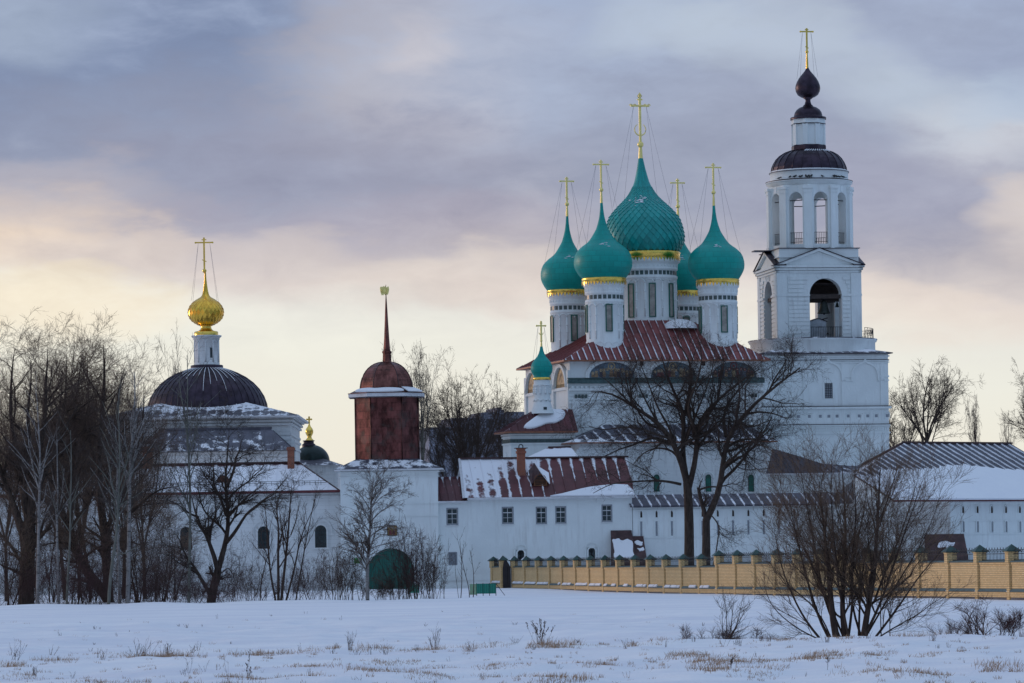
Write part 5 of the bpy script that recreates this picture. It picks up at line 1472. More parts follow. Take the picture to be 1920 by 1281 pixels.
    # gilded vane: spread-winged bird of sheet metal on the pole
    v = MB(Frame.at(ax.x, ax.y, 0, 10)); S = ax.r(1); zc = z(544)
    px_ = lambda a, b: ((a - 11.2) * S, zc + (8.2 - b) * S)
    wing = [(0, 4), (1.5, 1.5), (3, 2.5), (4, .8), (5, 3), (6.2, 1.6), (7, .2), (8, 1.6), (8.4, 3), (9.4, .4), (11, 1.2), (12, 3.4), (14, 2.4), (15.5, .8), (16.6, 3), (17.2, 7), (16.6, 11), (15.6, 15), (13.4, 17.6), (11.4, 15), (9.8, 18), (8, 15.4), (5.6, 18.6), (4.6, 17), (3, 18.2), (1.4, 14), (.4, 9)]
    v.prism([px_(a, b) for a, b in wing], -.05, .05)
    v.prism([px_(a, b) for a, b in ((6.4, 5), (10.2, 5), (11, 9), (8.3, 14), (5.6, 9))], -.10, .10)
    for a0, b0 in ((2.5, 6), (4, 9), (13, 6), (12, 10)): v.tube([(px_(a0, b0)[0], -.08, px_(a0, b0)[1]), (px_(a0 - .4, b0 + 5)[0], -.08, px_(a0 - .4, b0 + 5)[1])], .04, 4)
    v.build('weather_vane', 'gold_pale', sp)
build_gate()

# green board on the gatehouse wall
f_ = gf; p = f_.w(f_.fx(669.5, 1051), -.2, f_.fz(669.5, 1056))
t = thing('wall_board', 'small bright green board fixed to the white wall left of the green gate', 'sign', tuple(p))
m = MB(gf); a, b, c, d = gf.fx(664, 1051), gf.fx(676, 1051), gf.fz(670, 1056.5), gf.fz(670, 1046.5); m.box(a, b, -.16, -.10, c, d); m.build('board', 'sign_green', t)
m = MB(gf); m.box(a + .05, a + .12, -.10, 0, c + .1, d - .1); m.box(b - .12, b - .05, -.10, 0, c + .1, d - .1); m.build('bracket', 'black_iron', t)

# ------------------------------------------------------------------ left wing
wf = Frame(320, 1100, 399, 0, 0.0)
wing = thing('left_wing', 'long low white monastery range with snowy roof and arched dark windows left of the gatehouse', 'building', wf.loc)
def build_wing():
    fx, fz = wf.fx, wf.fz
    x0, x1 = fx(-90, 1000), fx(640, 1000) - .05; zt = fz(320, 926); D = 11
    m = MB(wf); m.box(x0, x1, 0, D, -.6, zt)
    for py, o, t in ((929, .30, .14), (934, .18, .12), (941, .08, .12), (947, .05, .08), (1080, .14, .12)): m.box(x0, x1, -o, 0, fz(320, py) - t, fz(320, py))
    m.build('wall', 'old_plaster', wing)
    for px, t_, b_, w_ in ((120, 988, 1031, 11), (236, 988, 1031, 11), (349, 988, 1031, 11), (494.5, 987, 1029, 10.8), (601.5, 985, 1027, 10.8)):
        x = fx(px, 1010); hw = fx(px + w_, 1010) - x; z0, z1 = fz(px, b_), fz(px, t_)
        w = MB(wf); w.prism(arch_out(x, z0, z1 - hw, hw, 14), -.02, 0, 0)
        arch_ring(w, x, z0, z1 - hw, hw, .16, -.14, 0, 1, 14)
        arch_ring(w, x, z1 - hw - .25, z1 - hw + .05, hw + .42, .16, -.13, 0, 1, 14, None, .38)
        for s in (-1, 1): w.box(x + s * (hw + .5) - .28, x + s * (hw + .5) + .28, -.15, 0, z1 - hw - .45, z1 - hw - .25, 1)
        w.box(x - hw - .3, x + hw + .3, -.22, 0, z0 - .16, z0, 1)
        for i in range(1, 4): xx = x - hw + i * hw / 2; w.box(xx - .02, xx + .02, -.05, -.02, z0, z1 - .15, 2)
        for i in range(1, 5): zz = z0 + i * (z1 - z0) / 5.2; w.box(x - hw + .03, x + hw - .03, -.045, -.02, zz - .02, zz + .02, 2)
        w.build('window', ['glass_dark', 'old_plaster', 'black_iron'], wing)
    zr = fz(320, 872, D / 2); ze = zt + .02
    A = (x0 - 1, -.6, ze); B = (x1 + .0, -.6, ze); C = (fx(562, 869, D / 2), D / 2, zr); E = (x0 - 1, D / 2, zr); B2 = (x1, D + .6, ze); A2 = (x0 - 1, D + .6, ze)
    r = MB(wf)
    for f in ([A, B, C, E], [B, B2, C], [B2, A2, E, C]): r.roof(f)
    r.seams([A, B, C, E], 1.3, .03); r.build('roof', 'white_covered_roof', wing)
    g = MB(wf); g.box(x0 - 1, x1, -.72, -.55, ze - .14, ze + .10); g.build('gutter', 'gutter_red', wing)
    q = MB(wf); q.box(x0 - 1, C[0], D / 2 - .18, D / 2 + .18, zr - .02, zr + .16); q.tube([C, B], .09, 5); q.build('ridge_cap', 'brown_sheet', wing)
    gr = MB(wf)
    t = .22
    ln = lambda u: Vector(A).lerp(Vector(B), u) + (Vector(E) - Vector(A)) * t
    n = 70
    for k in (.22, .40): gr.tube([ln(0) + Vector((0, 0, k)), ln(.965) + Vector((0, 0, k))], .022, 4)
    for i in range(n): gr.tube([ln(.965 * i / n), ln(.965 * i / n) + Vector((0, 0, .42))], .02, 4)
    gr.build('snow_guard', 'black_iron', wing)
    for px, w_, top, bot in ((545.5, 6.2, 838, 882), (36, 9, 846, 880), (277, 9, 838, 880)):
        y = D / 2 - .9 if px > 500 else D / 2 - .3
        x = fx(px, 860, y); h = fx(px + w_, 860, y) - x; a, b = fz(px, bot, y), fz(px, top, y)
        c = MB(wf); c.box(x - h, x + h, y - h, y + h, a - .4, b - .32); c.box(x - h - .09, x + h + .09, y - h - .09, y + h + .09, b - .32, b - .10); c.box(x - h - .02, x + h + .02, y - h - .02, y + h + .02, b - .10, b)
        c.build('chimney', 'red_brick', wing)
    y = 1.5; x = fx(418, 900, y); a, b = fz(418, 909, y), fz(418, 891, y); hw = .66
    d = MB(wf); pts = arch_out(x, a, a + .2, hw, 12, b - a - .2); d.prism(pts, y, y + 3.4, 0); d.prism([(x + (p - x) * .8, a + (q - a) * .82 + .04) for p, q in pts], y - .02, y, 1)
    for i in range(6): zz = a + .12 + i * (b - a - .3) / 6; ww = hw * .78 * math.sqrt(max(.1, 1 - max(0, (zz - a - .2) / (b - a)) ** 2)); d.box(x - ww, x + ww, y - .05, y - .02, zz, zz + .05, 0)
    d.build('dormer', ['brown_sheet', 'dormer_wood'], wing)
build_wing()

# ------------------------------------------------------------------ residence between the gatehouse and the curtain wall
rf = Frame(1000, 1100, 399, 8.5, 0.0)
res = thing('residence', 'long white two-storey house with brown-red snow-striped roof, brick chimney and paned windows', 'building', rf.loc, rf.a)
def build_residence():
    fx, fz = rf.fx, rf.fz
    x0, x1 = fx(820, 1000) , fx(1186, 1000); zt = fz(1030, 934); D = 9
    xs = fx(873, 1000); zts = fz(850, 940)
    wins = [(848, 968.5, 10, 15), (952, 966.5, 10, 15), (1015, 966.5, 9.2, 15.2), (1051.5, 965.5, 9.2, 15.2), (1138, 962.5, 9, 15.2)]
    H = []
    for px, py, a, b in wins: H.append((fx(px - a, py), fx(px + a, py), fz(px, py + b), fz(px, py - b)))
    lows = [(849, 1047.5, 7.5, 11.5), (976.5, 1042, 8.5, 10), (1109.5, 1038, 8.5, 10)]
    HL = [(fx(px - a, py), fx(px + a, py), fz(px, py + b), fz(px, py - b)) for px, py, a, b in lows]
    m = MB(rf); m.holewall(x0, x1, -.6, zts, [h for h in H + HL if h[3] < zts], 0, .22)
    m.holewall(xs, x1, zts, zt, [], 0, .2)
    m.box(x0, x1, .30, D, -.6, zts - .01); m.box(xs, x1, .30, D, zts - .01, zt); m.poly([(xs, 0, zts), (xs, .3, zts), (xs, .3, zt), (xs, 0, zt)])
    m.poly([(x1, 0, -.6), (x1, .3, -.6), (x1, .3, zt), (x1, 0, zt)])
    m.box(x0, x1, -.05, 0, fz(900, 1086) - .10, fz(900, 1086)); m.box(x0, fx(905, 1090), -.10, 0, -.6, fz(900, 1091))
    m.build('wall', 'white_plaster', res)
    for i, (a, b, c, d) in enumerate(H):
        w = MB(rf); t = .09; y = .10
        t = .05
        for q in ((a - .06, a + t, c - .06, d + .06), (b - t, b + .06, c - .06, d + .06), (a + t, b - t, d - t, d + .06), (a + t, b - t, c - .06, c + t)): w.box(q[0], q[1], -.03, y, q[2], q[3], 2)
        w.box(a - .12, b + .12, -.10, .0, c - .13, c - .06, 1)
        wo = w.build('window', ['glass_dark', 'frame_white', 'frame_grey'], res)
        g = MB(rf); g.box(a + t, b - t, y + .04, y + .07, c + t, d - t); g.build('pane', 'glass_dark', wo)
        s = MB(rf); h = d - c - 2 * t; xm = (a + b) / 2
        for zz, k in ((c + t + h * .68, .040), (c + t + h * .34, .018), (c + t, .03), (d - t, .03)): s.box(a + t, b - t, y - .01, y + .04, zz - k, zz + k)
        s.box(xm - .022, xm + .022, y - .012, y + .041, c + t, d - t)
        for xx in (a + t, b - t): s.box(xx - .025, xx + .025, y - .014, y + .042, c + t, d - t)
        s.build('sash', 'frame_white', wo)
    for i, (a, b, c, d) in enumerate(HL):
        w = MB(rf); w.box(a, b, .12, .16, c, d, 0 if i else 3)
        if i == 0:
            for q in ((a - .05, a + .05, c, d), (b - .05, b + .05, c, d), (a, b, d - .05, d + .05), (a, b, c - .05, c + .05), ((a + b) / 2 - .03, (a + b) / 2 + .03, c, d)): w.box(q[0], q[1], -.02, .10, q[2], q[3], 2)
        else:
            xm = (a + b) / 2; hw = (b - a) / 2; zs = d - .3
            arch_ring(w, xm, c - .4, zs, hw * .75, .14, -.12, .1, 1, 12); arch_ring(w, xm, c - .4, zs + .25, hw + .15, .10, -.10, 0, 1, 4)
            w.box(xm - hw - .28, xm + hw + .28, -.13, 0, d + .12, d + .24, 1); w.box(xm - hw - .28, xm - hw - .12, -.11, 0, c - .5, d + .12, 1); w.box(xm + hw + .12, xm + hw + .28, -.11, 0, c - .5, d + .12, 1)
            for k in range(-2, 3): w.tube([(xm + k * .16, .06, c), (xm - k * .16, .06, d)], .022, 4, 4)
        w.build('window', ['glass_dark', 'white_plaster', 'frame_grey', 'frame_grey', 'black_iron'], res)
    # main roof
    zr = fz(1020, 859, D / 2); o = .55; ze = zt + .12
    XL, XR = fx(872, 935, -o), fx(1190, 932, -o); RL, RR = fx(864, 861, D / 2), fx(1176, 857, D / 2)
    A, B, C, E = (XL, -o, ze), (XR, -o, ze), (RR, D / 2, zr), (RL, D / 2, zr); A2, B2 = (XL, D + o, ze), (XR, D + o, ze)
    r = MB(rf)
    u0 = -XL
    for f in ([A, B, C, E], [B2, A2, E, C]): r.roof(f, 0, u0)
    r.roof([B, B2, C], 0, 0)
    r.seams([A, B, C, E], 1.13, .04, 0, u0); ro = r.build('roof', 'residence_roof', res)
    g = MB(rf); g.poly([(RL, D / 2, zr - .05), (XL + .02, -o + .2, ze - .05), (XL + .02, D, ze - .05)]); g.slab([(RL - .02, D / 2, zr), (XL, -o, ze), (XL - .25, -o, ze - .05), (RL - .25, D / 2, zr - .05)], .12); g.build('gable', 'eave_board', res)
    g = MB(rf); g.box(XL + .25, XR, -o - .03, .0, ze - .20, ze - .01); g.build('eave', 'eave_board', res)
    g = MB(rf); g.box(RL - .1, RR + .1, D / 2 - .22, D / 2 + .22, zr - .03, zr + .13); g.build('ridge_cap', 'brown_sheet', res)
    s = MB(rf); O = Vector(A); Ux = Vector(B) - O; Uy = Vector(E) - O; rnd = random.Random(5)
    out = [(.50, -.01), (.998, -.01), (.995, .10), (.965, .245), (.90, .26), (.84, .245), (.79, .225), (.74, .20), (.69, .16), (.63, .10), (.57, .04)]
    s.slab([O + Ux * u + Uy * v + Vector((0, -.0, .05)) for u, v in out], .15)
    s.build('snow_cover', 'snow', ro)
    # lower piece next to the gatehouse
    ze2 = zts + .03; zr2 = fz(846, 896, 2.8)
    r = MB(rf); a = [(x0, -.4, ze2), (fx(877, 940, -.4), -.4, ze2), (fx(868, 896, 2.8), 2.8, zr2), (x0, 2.8, zr2)]
    r.roof(a); r.seams(a, .75, .035); r.box(x0, fx(868, 896, 2.8), 2.7, 3.0, zr2 - .05, zr2 + .1); r.build('low_roof', 'small_red_roof', res)
    e = MB(rf); e.box(x0, fx(876, 940, -.4), -.4, 0, ze2 - .16, ze2 - .02); e.build('low_eave', 'eave_board', res)
    # chimney with a hoop cap
    y = 2.6; x = fx(977, 860, y); h = fx(984, 860, y) - x; a, b = fz(977, 881, y), fz(977, 841, y)
    c = MB(rf); c.box(x - h, x + h, y - h, y + h, a - .6, b - .1); c.box(x - h - .08, x + h + .08, y - h - .08, y + h + .08, b - .5, b - .25); c.box(x - h - .06, x + h + .06, y - h - .06, y + h + .06, b - .10, b)
    co = c.build('chimney', 'red_brick', res)
    c = MB(rf); c.box(x - h - .25, x + h + .25, y - h - .1, y + h + .1, b, b + .06); c.tube([(x - .2 , y, b)] + [(x - .2 * math.cos(q), y, b + .2 + .2 * math.sin(q)) for q in [PI * k / 8 for k in range(9)]] + [(x + .2, y, b)], .05, 6); c.build('chimney_cap', 'black_iron', co)
    # dormer
    y = .95; x = fx(1013, 905, y); a, b = fz(1013, 909, y), fz(1013, 891, y); hw = (fx(1023, 905, y) - fx(1003, 905, y)) / 2
    d = MB(rf); pts = arch_out(x, a, a + .3, hw, 10, b - a - .3); yb = 4.0
    d.prism(pts, y - .02, y + .02, 1); arch_ring(d, x, a, a + .3, hw, .12, y - .16, y + .2, 0, 10, b - a - .3)
    for i in range(5): zz = a + .1 + i * (b - a - .25) / 5; ww = hw * .92 * math.sqrt(max(.08, 1 - max(0, (zz - a - .3) / (b - a)) ** 2)); d.box(x - ww, x + ww, y - .10, y - .02, zz, zz + .05, 0)
    d.box(x - hw - .15, x + hw + .15, y - .2, y + .1, a - .12, a, 0)
    do = d.build('dormer', ['dormer_wood', 'old_wood'], res)
    zt_ = fz(1013, 873, 3.0); d = MB(rf)
    for s_ in (-1, 1): d.slab([(x + s_ * (hw + .35), y - .2, a + .05), (x, y - .25, b + .25), (x - .1, yb, zt_ + .3), (x + s_ * (hw + .6), yb - .9, a + 1.5)], .06, 0 if s_ < 0 else 1)
    d.build('dormer_roof', ['brown_sheet', 'snow'], do)
build_residence()

# sloped cellar porches
def cellar(name, label, f, x0, x1, zt, xb0, xb1, zb, depth, patches, step=None):
    t = thing(name, label, 'porch', tuple(f.w((x0 + x1) / 2, -depth / 2, 0)), f.a)
    m = MB(f)
    F_ = [(x0, 0, zt), (x1, 0, zt), (xb1, -depth, zb), (xb0, -depth, zb)]
    for a, b in ((F_[0], F_[3]), (F_[1], F_[2]), (F_[3], F_[2])):
        m.poly([a, b, (b[0], b[1], -.6), (a[0], a[1], -.6)])
    m.build('wall', 'brown_sheet', t)
    r = MB(f); r.slab(F_, .12); r.build('roof', 'brown_sheet', t)
    O, U, V = Vector(F_[0]), Vector(F_[1]) - Vector(F_[0]), Vector(F_[3]) - Vector(F_[0])
    s = MB(f)
    rag = random.Random(int(zt * 977))
    def ragged(p):
        out = []
        for i in range(len(p)):
            a, b = p[i], p[(i + 1) % len(p)]
            for k in range(3):
                q = k / 3; e = .045 if k else .02
                out.append((a[0] + (b[0] - a[0]) * q + rag.uniform(-e, e), a[1] + (b[1] - a[1]) * q + rag.uniform(-e, e)))
        return [(min(1, max(0, u)), min(1, max(0, v))) for u, v in out]
    for p in map(ragged, patches): s.snow([O + U * u + V * v + Vector((0, -.05, .12)) for u, v in p], .07, 0, 1)
    s.build('snow_patch', 'snow', t)
    return t
cellar('cellar_porch', 'lean-to cellar roof of brown sheet with broad snow patch against the white house', rf, rf.fx(1145, 998), rf.fx(1184, 998), rf.fz(1165, 996), rf.fx(1151, 1050, -2.2), rf.fx(1192, 1050, -2.2), rf.fz(1170, 1050, -2.2), 2.2,
       [[(.02, .34), (.25, .28), (.5, .36), (.8, .33), (.99, .45), (.97, .70), (.99, 1.0), (.5, .98), (.02, 1.0), (.05, .6)]])
cellar('cellar_porch', 'lower narrow brown lean-to roof joining the snow-patched cellar porch on its right', rf, rf.fx(1185.5, 1008), rf.fx(1206, 1008), rf.fz(1195, 1007), rf.fx(1190, 1050, -2.2), rf.fx(1213, 1050, -2.2), rf.fz(1200, 1050, -2.2), 2.1,
       [[(.1, .25), (.6, .22), (.9, .3), (.85, .42), (.3, .40)], [(.3, .55), (.95, .5), (.98, .62), (.5, .70)]])

# ------------------------------------------------------------------ curtain wall with loopholes
pf = Frame(1187, 1100, 400.5, 12, 0.0)
cw = thing('curtain_wall', 'white monastery wall with a narrow striped lean roof and a row of loopholes', 'wall', pf.loc, pf.a)
def loop(mb, x, zc, h, w, y):
    mb.prism([(x - w, zc - h), (x - w, zc + h * .35), (x, zc + h), (x + w, zc + h * .35), (x + w, zc - h)], y - .012, y, 0)
    arch_ring(mb, x, zc - h, zc + h * .2, w, .10, y - .09, y, 1, 4, h * .85)
def build_curtain():
    fx, fz = pf.fx, pf.fz
    x0, x1 = fx(1187, 1000), fx(1800, 1000); zt = fz(1440, 946)
    m = MB(pf); m.box(x0, x1, 0, 1.6, -.6, zt)
    for py, o, t in ((949, .22, .12), (953, .12, .10), (1004, .07, .10)): m.box(x0, x1, -o, 0, fz(1440, py) - t, fz(1440, py))
    n = 20; xs = [fx(1202 + 28.7 * i, 961) for i in range(n)]
    for x in xs:
        for s in (-1, 1): m.box(x + s * .24 - .05, x + s * .24 + .05, -.07, 0, fz(1440, 1003), fz(1440, 973))
        m.box(x - .29, x + .29, -.08, 0, fz(1440, 974), fz(1440, 971))
    m.build('wall', 'white_plaster', cw)
    for x in xs: w = MB(pf); loop(w, x, fz(1440, 961), .34, .11, 0); w.build('loophole', ['old_wood', 'white_plaster'], cw)
    for x in xs: w = MB(pf); w.box(x - .10, x + .10, -.01, 0, fz(1440, 1002), fz(1440, 975)); w.build('slit', 'frame_grey', cw)
    ze = zt + .02; zr = fz(1440, 925, 2.2); o = .6
    A, B, C, D_ = (x0 - .4, -o, ze), (x1, -o, ze), (x1, 2.2, zr), (x0 - .4, 2.2, zr)
    r = MB(pf); r.roof([A, B, C, D_]); r.roof([(x0 - .4, 4.4, ze), (x1, 4.4, ze), C, D_]); r.seams([A, B, C, D_], .95, .03)
    r.box(x0 - .4, x1, -o - .02, -o + .04, ze - .14, ze - .01); r.build('roof', 'slate_snowy_roof', cw)
build_curtain()

# ------------------------------------------------------------------ porch roof between cathedral gallery and bell tower
qf = Frame(1500, 1000, 416, 4, 0.0)
por = thing('link_porch', 'low white link building with dark swept tent roof between gallery and bell tower', 'building', qf.loc, qf.a)
def build_porch():
    fx, fz = qf.fx, qf.fz
    x0, x1 = fx(1441, 900), fx(1690, 900); zt = fz(1500, 888); D = 7
    m = MB(qf); m.box(x0, x1, 0, D, -.5, zt); 
    for py, o in ((890, .18), (899, .08), (912, .08)): m.box(x0 - o, x1, -o, 0, fz(1500, py) - .12, fz(1500, py))
    m.build('wall', 'white_plaster', por)
    r = MB(qf); ze = zt + .03
    cols = [(1436, 887, 887), (1444, 862, 887), (1448, 841, 887), (1500, 856, 887), (1540, 869, 887), (1600, 874, 888), (1640, 868, 888), (1690, 846, 888)]
    A = [(fx(px, pb, -.6), -.6, ze) for px, pt, pb in cols]; B = [(fx(px, pt, 3.0), 3.0, fz(px, pt, 3.0)) for px, pt, pb in cols]
    for i in range(len(A) - 1):
        r.roof([A[i], A[i + 1], B[i + 1], B[i]], 0 if i < 4 else 1)
        r.poly([B[i], B[i + 1], (B[i + 1][0], 3.4, ze), (B[i][0], 3.4, ze)], 0)
        if i >= 2: r.seams([A[i], A[i + 1], B[i + 1], B[i]], .8, .03)
    r.build('roof', ['dark_bare_roof', 'grey_snowy_roof'], por)
    e = MB(qf); e.box(A[0][0], A[-1][0], -.62, 0, ze - .14, ze - .01); e.build('eave', 'eave_board', por)
build_porch()

# ------------------------------------------------------------------ right range, turned away from the camera
hf = Frame(1783, 1100, 390, 38, 0.0)
rng_ = thing('right_range', 'long white walled range with deep snow on the lower half of its ribbed roof', 'building', hf.loc, hf.a)
def build_range():
    fx, fz = hf.fx, hf.fz
    x1 = fx(2060, 1000); zt = fz(1850, 938); D = 22; xL = fx(1690, 1000)
    m = MB(hf); m.box(0, x1, 0, D, -.6, zt)
    for py, o, t in ((940, .22, .12), (975, .08, .10), (1000, .07, .10)): m.box(-o, x1, -o, 0, fz(1850, py) - t, fz(1850, py))
    m.box(0, .5, -.06, 0, -.6, zt - .6)
    m.build('wall', 'white_plaster', rng_)
    for px in (1805, 1832, 1859, 1885.5, 1911.5, 1938):
        x = fx(px, 955); w = MB(hf); loop(w, x, fz(px, 955), .36, .15, 0); w.build('loophole', ['old_wood', 'white_plaster'], rng_)
        w = MB(hf); w.box(x - .12, x + .12, -.012, 0, fz(px, 998), fz(px, 976)); arch_ring(w, x, fz(px, 998), fz(px, 980), .14, .12, -.10, 0, 1, 8); w.build('slit', ['frame_grey', 'white_plaster'], rng_)
    o = .8; ze = zt + .04; yr = 12.0; zr = fz(1850, 832, yr)
    sl = (zr - ze) / (yr + o)
    A, B, C, E = (fx(1674, 940, -o), -o, ze), (x1, -o, ze), (x1, yr, zr), (fx(1697, 833, yr), yr, zr)
    yl = 4.6; L1 = (A[0] + .02, yl, ze + sl * (yl + o))
    L2 = (fx(1618, 873, 17), 17, fz(1618, 873, 17))
    r = MB(hf)
    r.roof([A, B, C, E, L1]); r.roof([E, L2, L1]); r.roof([B, C, (x1, 2 * yr + o, ze)]); r.roof([C, E, L2, (E[0], 2 * yr + o, ze), (x1, 2 * yr + o, ze)][:2] + [(E[0], 2 * yr + o, ze), (x1, 2 * yr + o, ze)])
    r.seams([A, B, C, E, L1], 1.05, .04)
    ro = r.build('roof', 'range_roof', rng_)
    q = MB(hf); q.box(E[0] - .1, x1, yr - .2, yr + .2, zr - .03, zr + .16); q.tube([E, L2], .25, 6); q.tube([L1, A], .08, 5); q.build('ridge_cap', 'brown_sheet', rng_)
    s = MB(hf); O, U, V = Vector(A), Vector(B) - Vector(A), Vector(E) - Vector(A); V = Vector((0, yr + o, zr - ze))
    rnd = random.Random(8); W_ = U.length
    out = [(4.2 / W_, -.01), (1, -.01)]; n = 40; u0 = 3.6 / W_
    for i in range(n + 1):
        u = 1 - (1 - u0) * i / n; v = .53 + .04 * math.sin(u * 14) + (.035 if i % 2 else -.03) * rnd.random() - .12 * max(0, 1 - (u - u0) * W_ / 4)
        out.append((u, v))
    out += [(2.6 / W_, .30), (3.2 / W_, .12)]
    s.slab([O + U * u + V * v + Vector((0, 0, .04)) for u, v in out], .17); s.build('snow_cover', 'snow', ro)
    e = MB(hf); e.box(A[0] + .1, x1, -o, -.02, ze - .16, ze - .01); e.build('eave', 'gutter_red', rng_)
    rr = MB(hf); rr.poly([A, L1, (L1[0], L1[1], ze - 2.0), (A[0], A[1] + .6, ze - 2.0)]); rr.build('gable_wall', 'white_plaster', rng_)
build_range()
kf2 = Frame(1770, 1100, 387.5, 4, 0.0)
cellar('cellar_porch', 'dark brown lean-to cellar roof behind the brick fence against the right white wall', kf2, kf2.fx(1733, 1003), kf2.fx(1807, 1003), kf2.fz(1770, 1003), kf2.fx(1735, 1056, -2.4), kf2.fx(1817, 1056, -2.4), kf2.fz(1775, 1056, -2.4), 2.4,
       [[(.34, .32), (.5, .28), (.74, .33), (.76, .44), (.55, .52), (.36, .50)]])

# ------------------------------------------------------------------ brick fence
PX = [968.5, 991, 1014.6, 1038, 1061.5, 1086.7, 1112, 1139, 1166.5, 1195, 1224, 1253.5, 1286, 1319.7, 1352.6, 1387, 1423, 1461, 1500, 1541, 1585, 1631, 1682, 1732, 1787, 1842, 1901.6, 1966, 2036, 2112]
pa, pb = P(968.5, 1100, 388), P(1901.6, 1100, 239)
dx, dy = (pb.x - pa.x), (pb.y - pa.y)
def on_line(px):
    u = (px - CX) / FPX - .0006
    t = (u * pa.y - pa.x) / (dx - u * dy); return pa.x + t * dx, pa.y + t * dy, t
fang = math.degrees(math.atan2(dy, dx))
fence = thing('brick_fence', 'long yellow brick fence with green-capped pillars and black iron railings above snow', 'fence', (pa.x, pa.y, 0.0), 0)
def build_fence():
    def z_at(i, t):                                               # base, panel top and pillar tip along the run
        if i < 14: b = -.26 * min(1, i / 12.); tip = 3.07 - .20 * i / 13.
        else: b = -.27; tip = 3.10 - .14 * min(1, (i - 14) / 12.)
        return b, tip
    pil = []
    for i, px in enumerate(PX):
        x, y, t = on_line(px); b, tip = z_at(i, t); pil.append((x, y, b, tip))
    extra = [(P(943.5, 1100, 389.5), 0.05, 3.12), (P(926, 1100, 396.5), .08, 3.10)]
    def pillar(x, y, b, tip, ang, snow=False):
        f = Frame.at(x, y, 0, ang); m = MB(f); h = .26
        m.box(-h, h, -h, h, b - .6, tip - 1.12); m.box(-h - .06, h + .06, -h - .06, h + .06, tip - 1.12, tip - .46)
        m.box(-h - .10, h + .10, -h - .10, h + .10, tip - .50, tip - .42)
        po = m.build('brick_pillar', 'pillar_brick', fence)
        c = MB(f); a = h + .20; ap = (0, 0, tip); q = [(-a, -a, tip - .40), (a, -a, tip - .40), (a, a, tip - .40), (-a, a, tip - .40)]
        for k in range(4): c.poly([q[k], q[(k + 1) % 4], ap])
        c.box(-a, a, -a, a, tip - .45, tip - .40); c.build('cap', 'cap_green', po)
        if snow:
            s = MB(f); ap2 = (0, 0, tip + .05); q = [(-a * .9, -a * .9, tip - .34), (a * .7, -a * .9, tip - .34), (a * .7, a, tip - .34), (-a * .9, a * .9, tip - .34)]
            for k in (0, 3, 2): s.poly([q[k], q[(k + 1) % 4], ap2])
            s.poly(q); s.build('cap_snow', 'snow', po)
    for i, (x, y, b, tip) in enumerate(pil): pillar(x, y, b, tip, fang, i in (0, 1))
    for k, (p_, b, tip) in enumerate(extra): pillar(p_.x, p_.y, b, tip, fang if k == 0 else fang + 10, k == 0)
    rnd = random.Random(12)
    def panel(A, B, b0, tipA, k):
        L = math.hypot(B[0] - A[0], B[1] - A[1]); f = Frame.at(A[0], A[1], 0, math.degrees(math.atan2(B[1] - A[1], B[0] - A[0])))
        zt = tipA - 1.06; zl = b0 + .46; s = MB(f); h = .14
        s.box(.45, L - .45, -h, h, zl, zt); s.box(.36, L - .36, -h - .10, h + .10, b0 + .08, zl - .06)
        s.box(.42, L - .42, -h - .05, h + .05, zt - .16, zt - .02)
        po = s.build('brick_panel', 'yellow_brick', fence)
        g = MB(f); g.slab([(.40, -h - .15, zl - .06), (L - .40, -h - .15, zl - .06), (L - .40, -h, zl + .10), (.40, -h, zl + .10)], .03)
        g.slab([(.42, -h - .10, zt - .02), (L - .42, -h - .10, zt - .02), (L - .42, h, zt + .06), (.42, h, zt + .06)], .06)
        g.build('ledge', 'ledge_green', po)
        if k < 14:
            sn = MB(f); x = .5
            while x < L - 1.0:
                w = rnd.uniform(.5, 2.2); w = min(w, L - .5 - x)
                if rnd.random() < (1.0 if k < 3 else .62): sn.slab([(x, -h - .14, zl + .00), (x + w, -h - .14, zl + .00), (x + w, -h + .0, zl + .16), (x, -h + .0, zl + .16)], .06 + .05 * rnd.random())
                x += w + rnd.uniform(.05, .4)
            if sn.v: sn.build('ledge_snow', 'snow', po)
        fn = MB(f); fn.box(.38, L - .38, -h - .06, h + .06, b0 - .6, b0 + .08); fn.build('footing', 'concrete', po)
        r = MB(f); n = max(8, int((L - 1.0) / .26)); top = tipA - .40
        for i in range(n + 1):
            x = .5 + (L - 1.0) * i / n; hh = top + (.10 if i % 2 else -.03)
            r.tube([(x, 0, zt + .05), (x, 0, hh)], [.016, .014], 4)
            r.tube([(x, 0, hh - .02), (x, 0, hh + .03), (x, 0, hh + .12)], [.014, .03, .003], 4)
            if i % 2: r.ball((x, 0, zt + .60), .045, 5)
        for q in (.12, .48, .72): r.tube([(.45, 0, zt + q), (L - .45, 0, zt + q)], .02, 4)
        r.build('railing', 'black_iron', po)
    for i in range(len(pil) - 1): panel(pil[i], pil[i + 1], min(pil[i][2], pil[i + 1][2]), pil[i][3] if i != 13 else pil[i][3], i)
    e0, e1 = extra[1], extra[0]
    panel((e0[0].x, e0[0].y), (e1[0].x, e1[0].y), .05, 3.1, 0)
    # dark wicket with swept top between the first pillars
    a, b = Vector((extra[0][0].x, extra[0][0].y, 0)), Vector((pil[0][0], pil[0][1], 0))
    L = (b - a).length; f = Frame.at(a.x, a.y, 0, math.degrees(math.atan2(b.y - a.y, b.x - a.x)))
    w = MB(f); w.prism([(.16, -.1), (.16, 1.9), (.26, 2.5), (.42, 2.72), (.62, 2.6), (L - .2, 2.0), (L - .2, -.1)], -.42, -.36); w.box(L * .52, L * .56, -.45, -.42, .1, 2.1); w.build('wicket_gate', 'black_iron', fence)
build_fence()

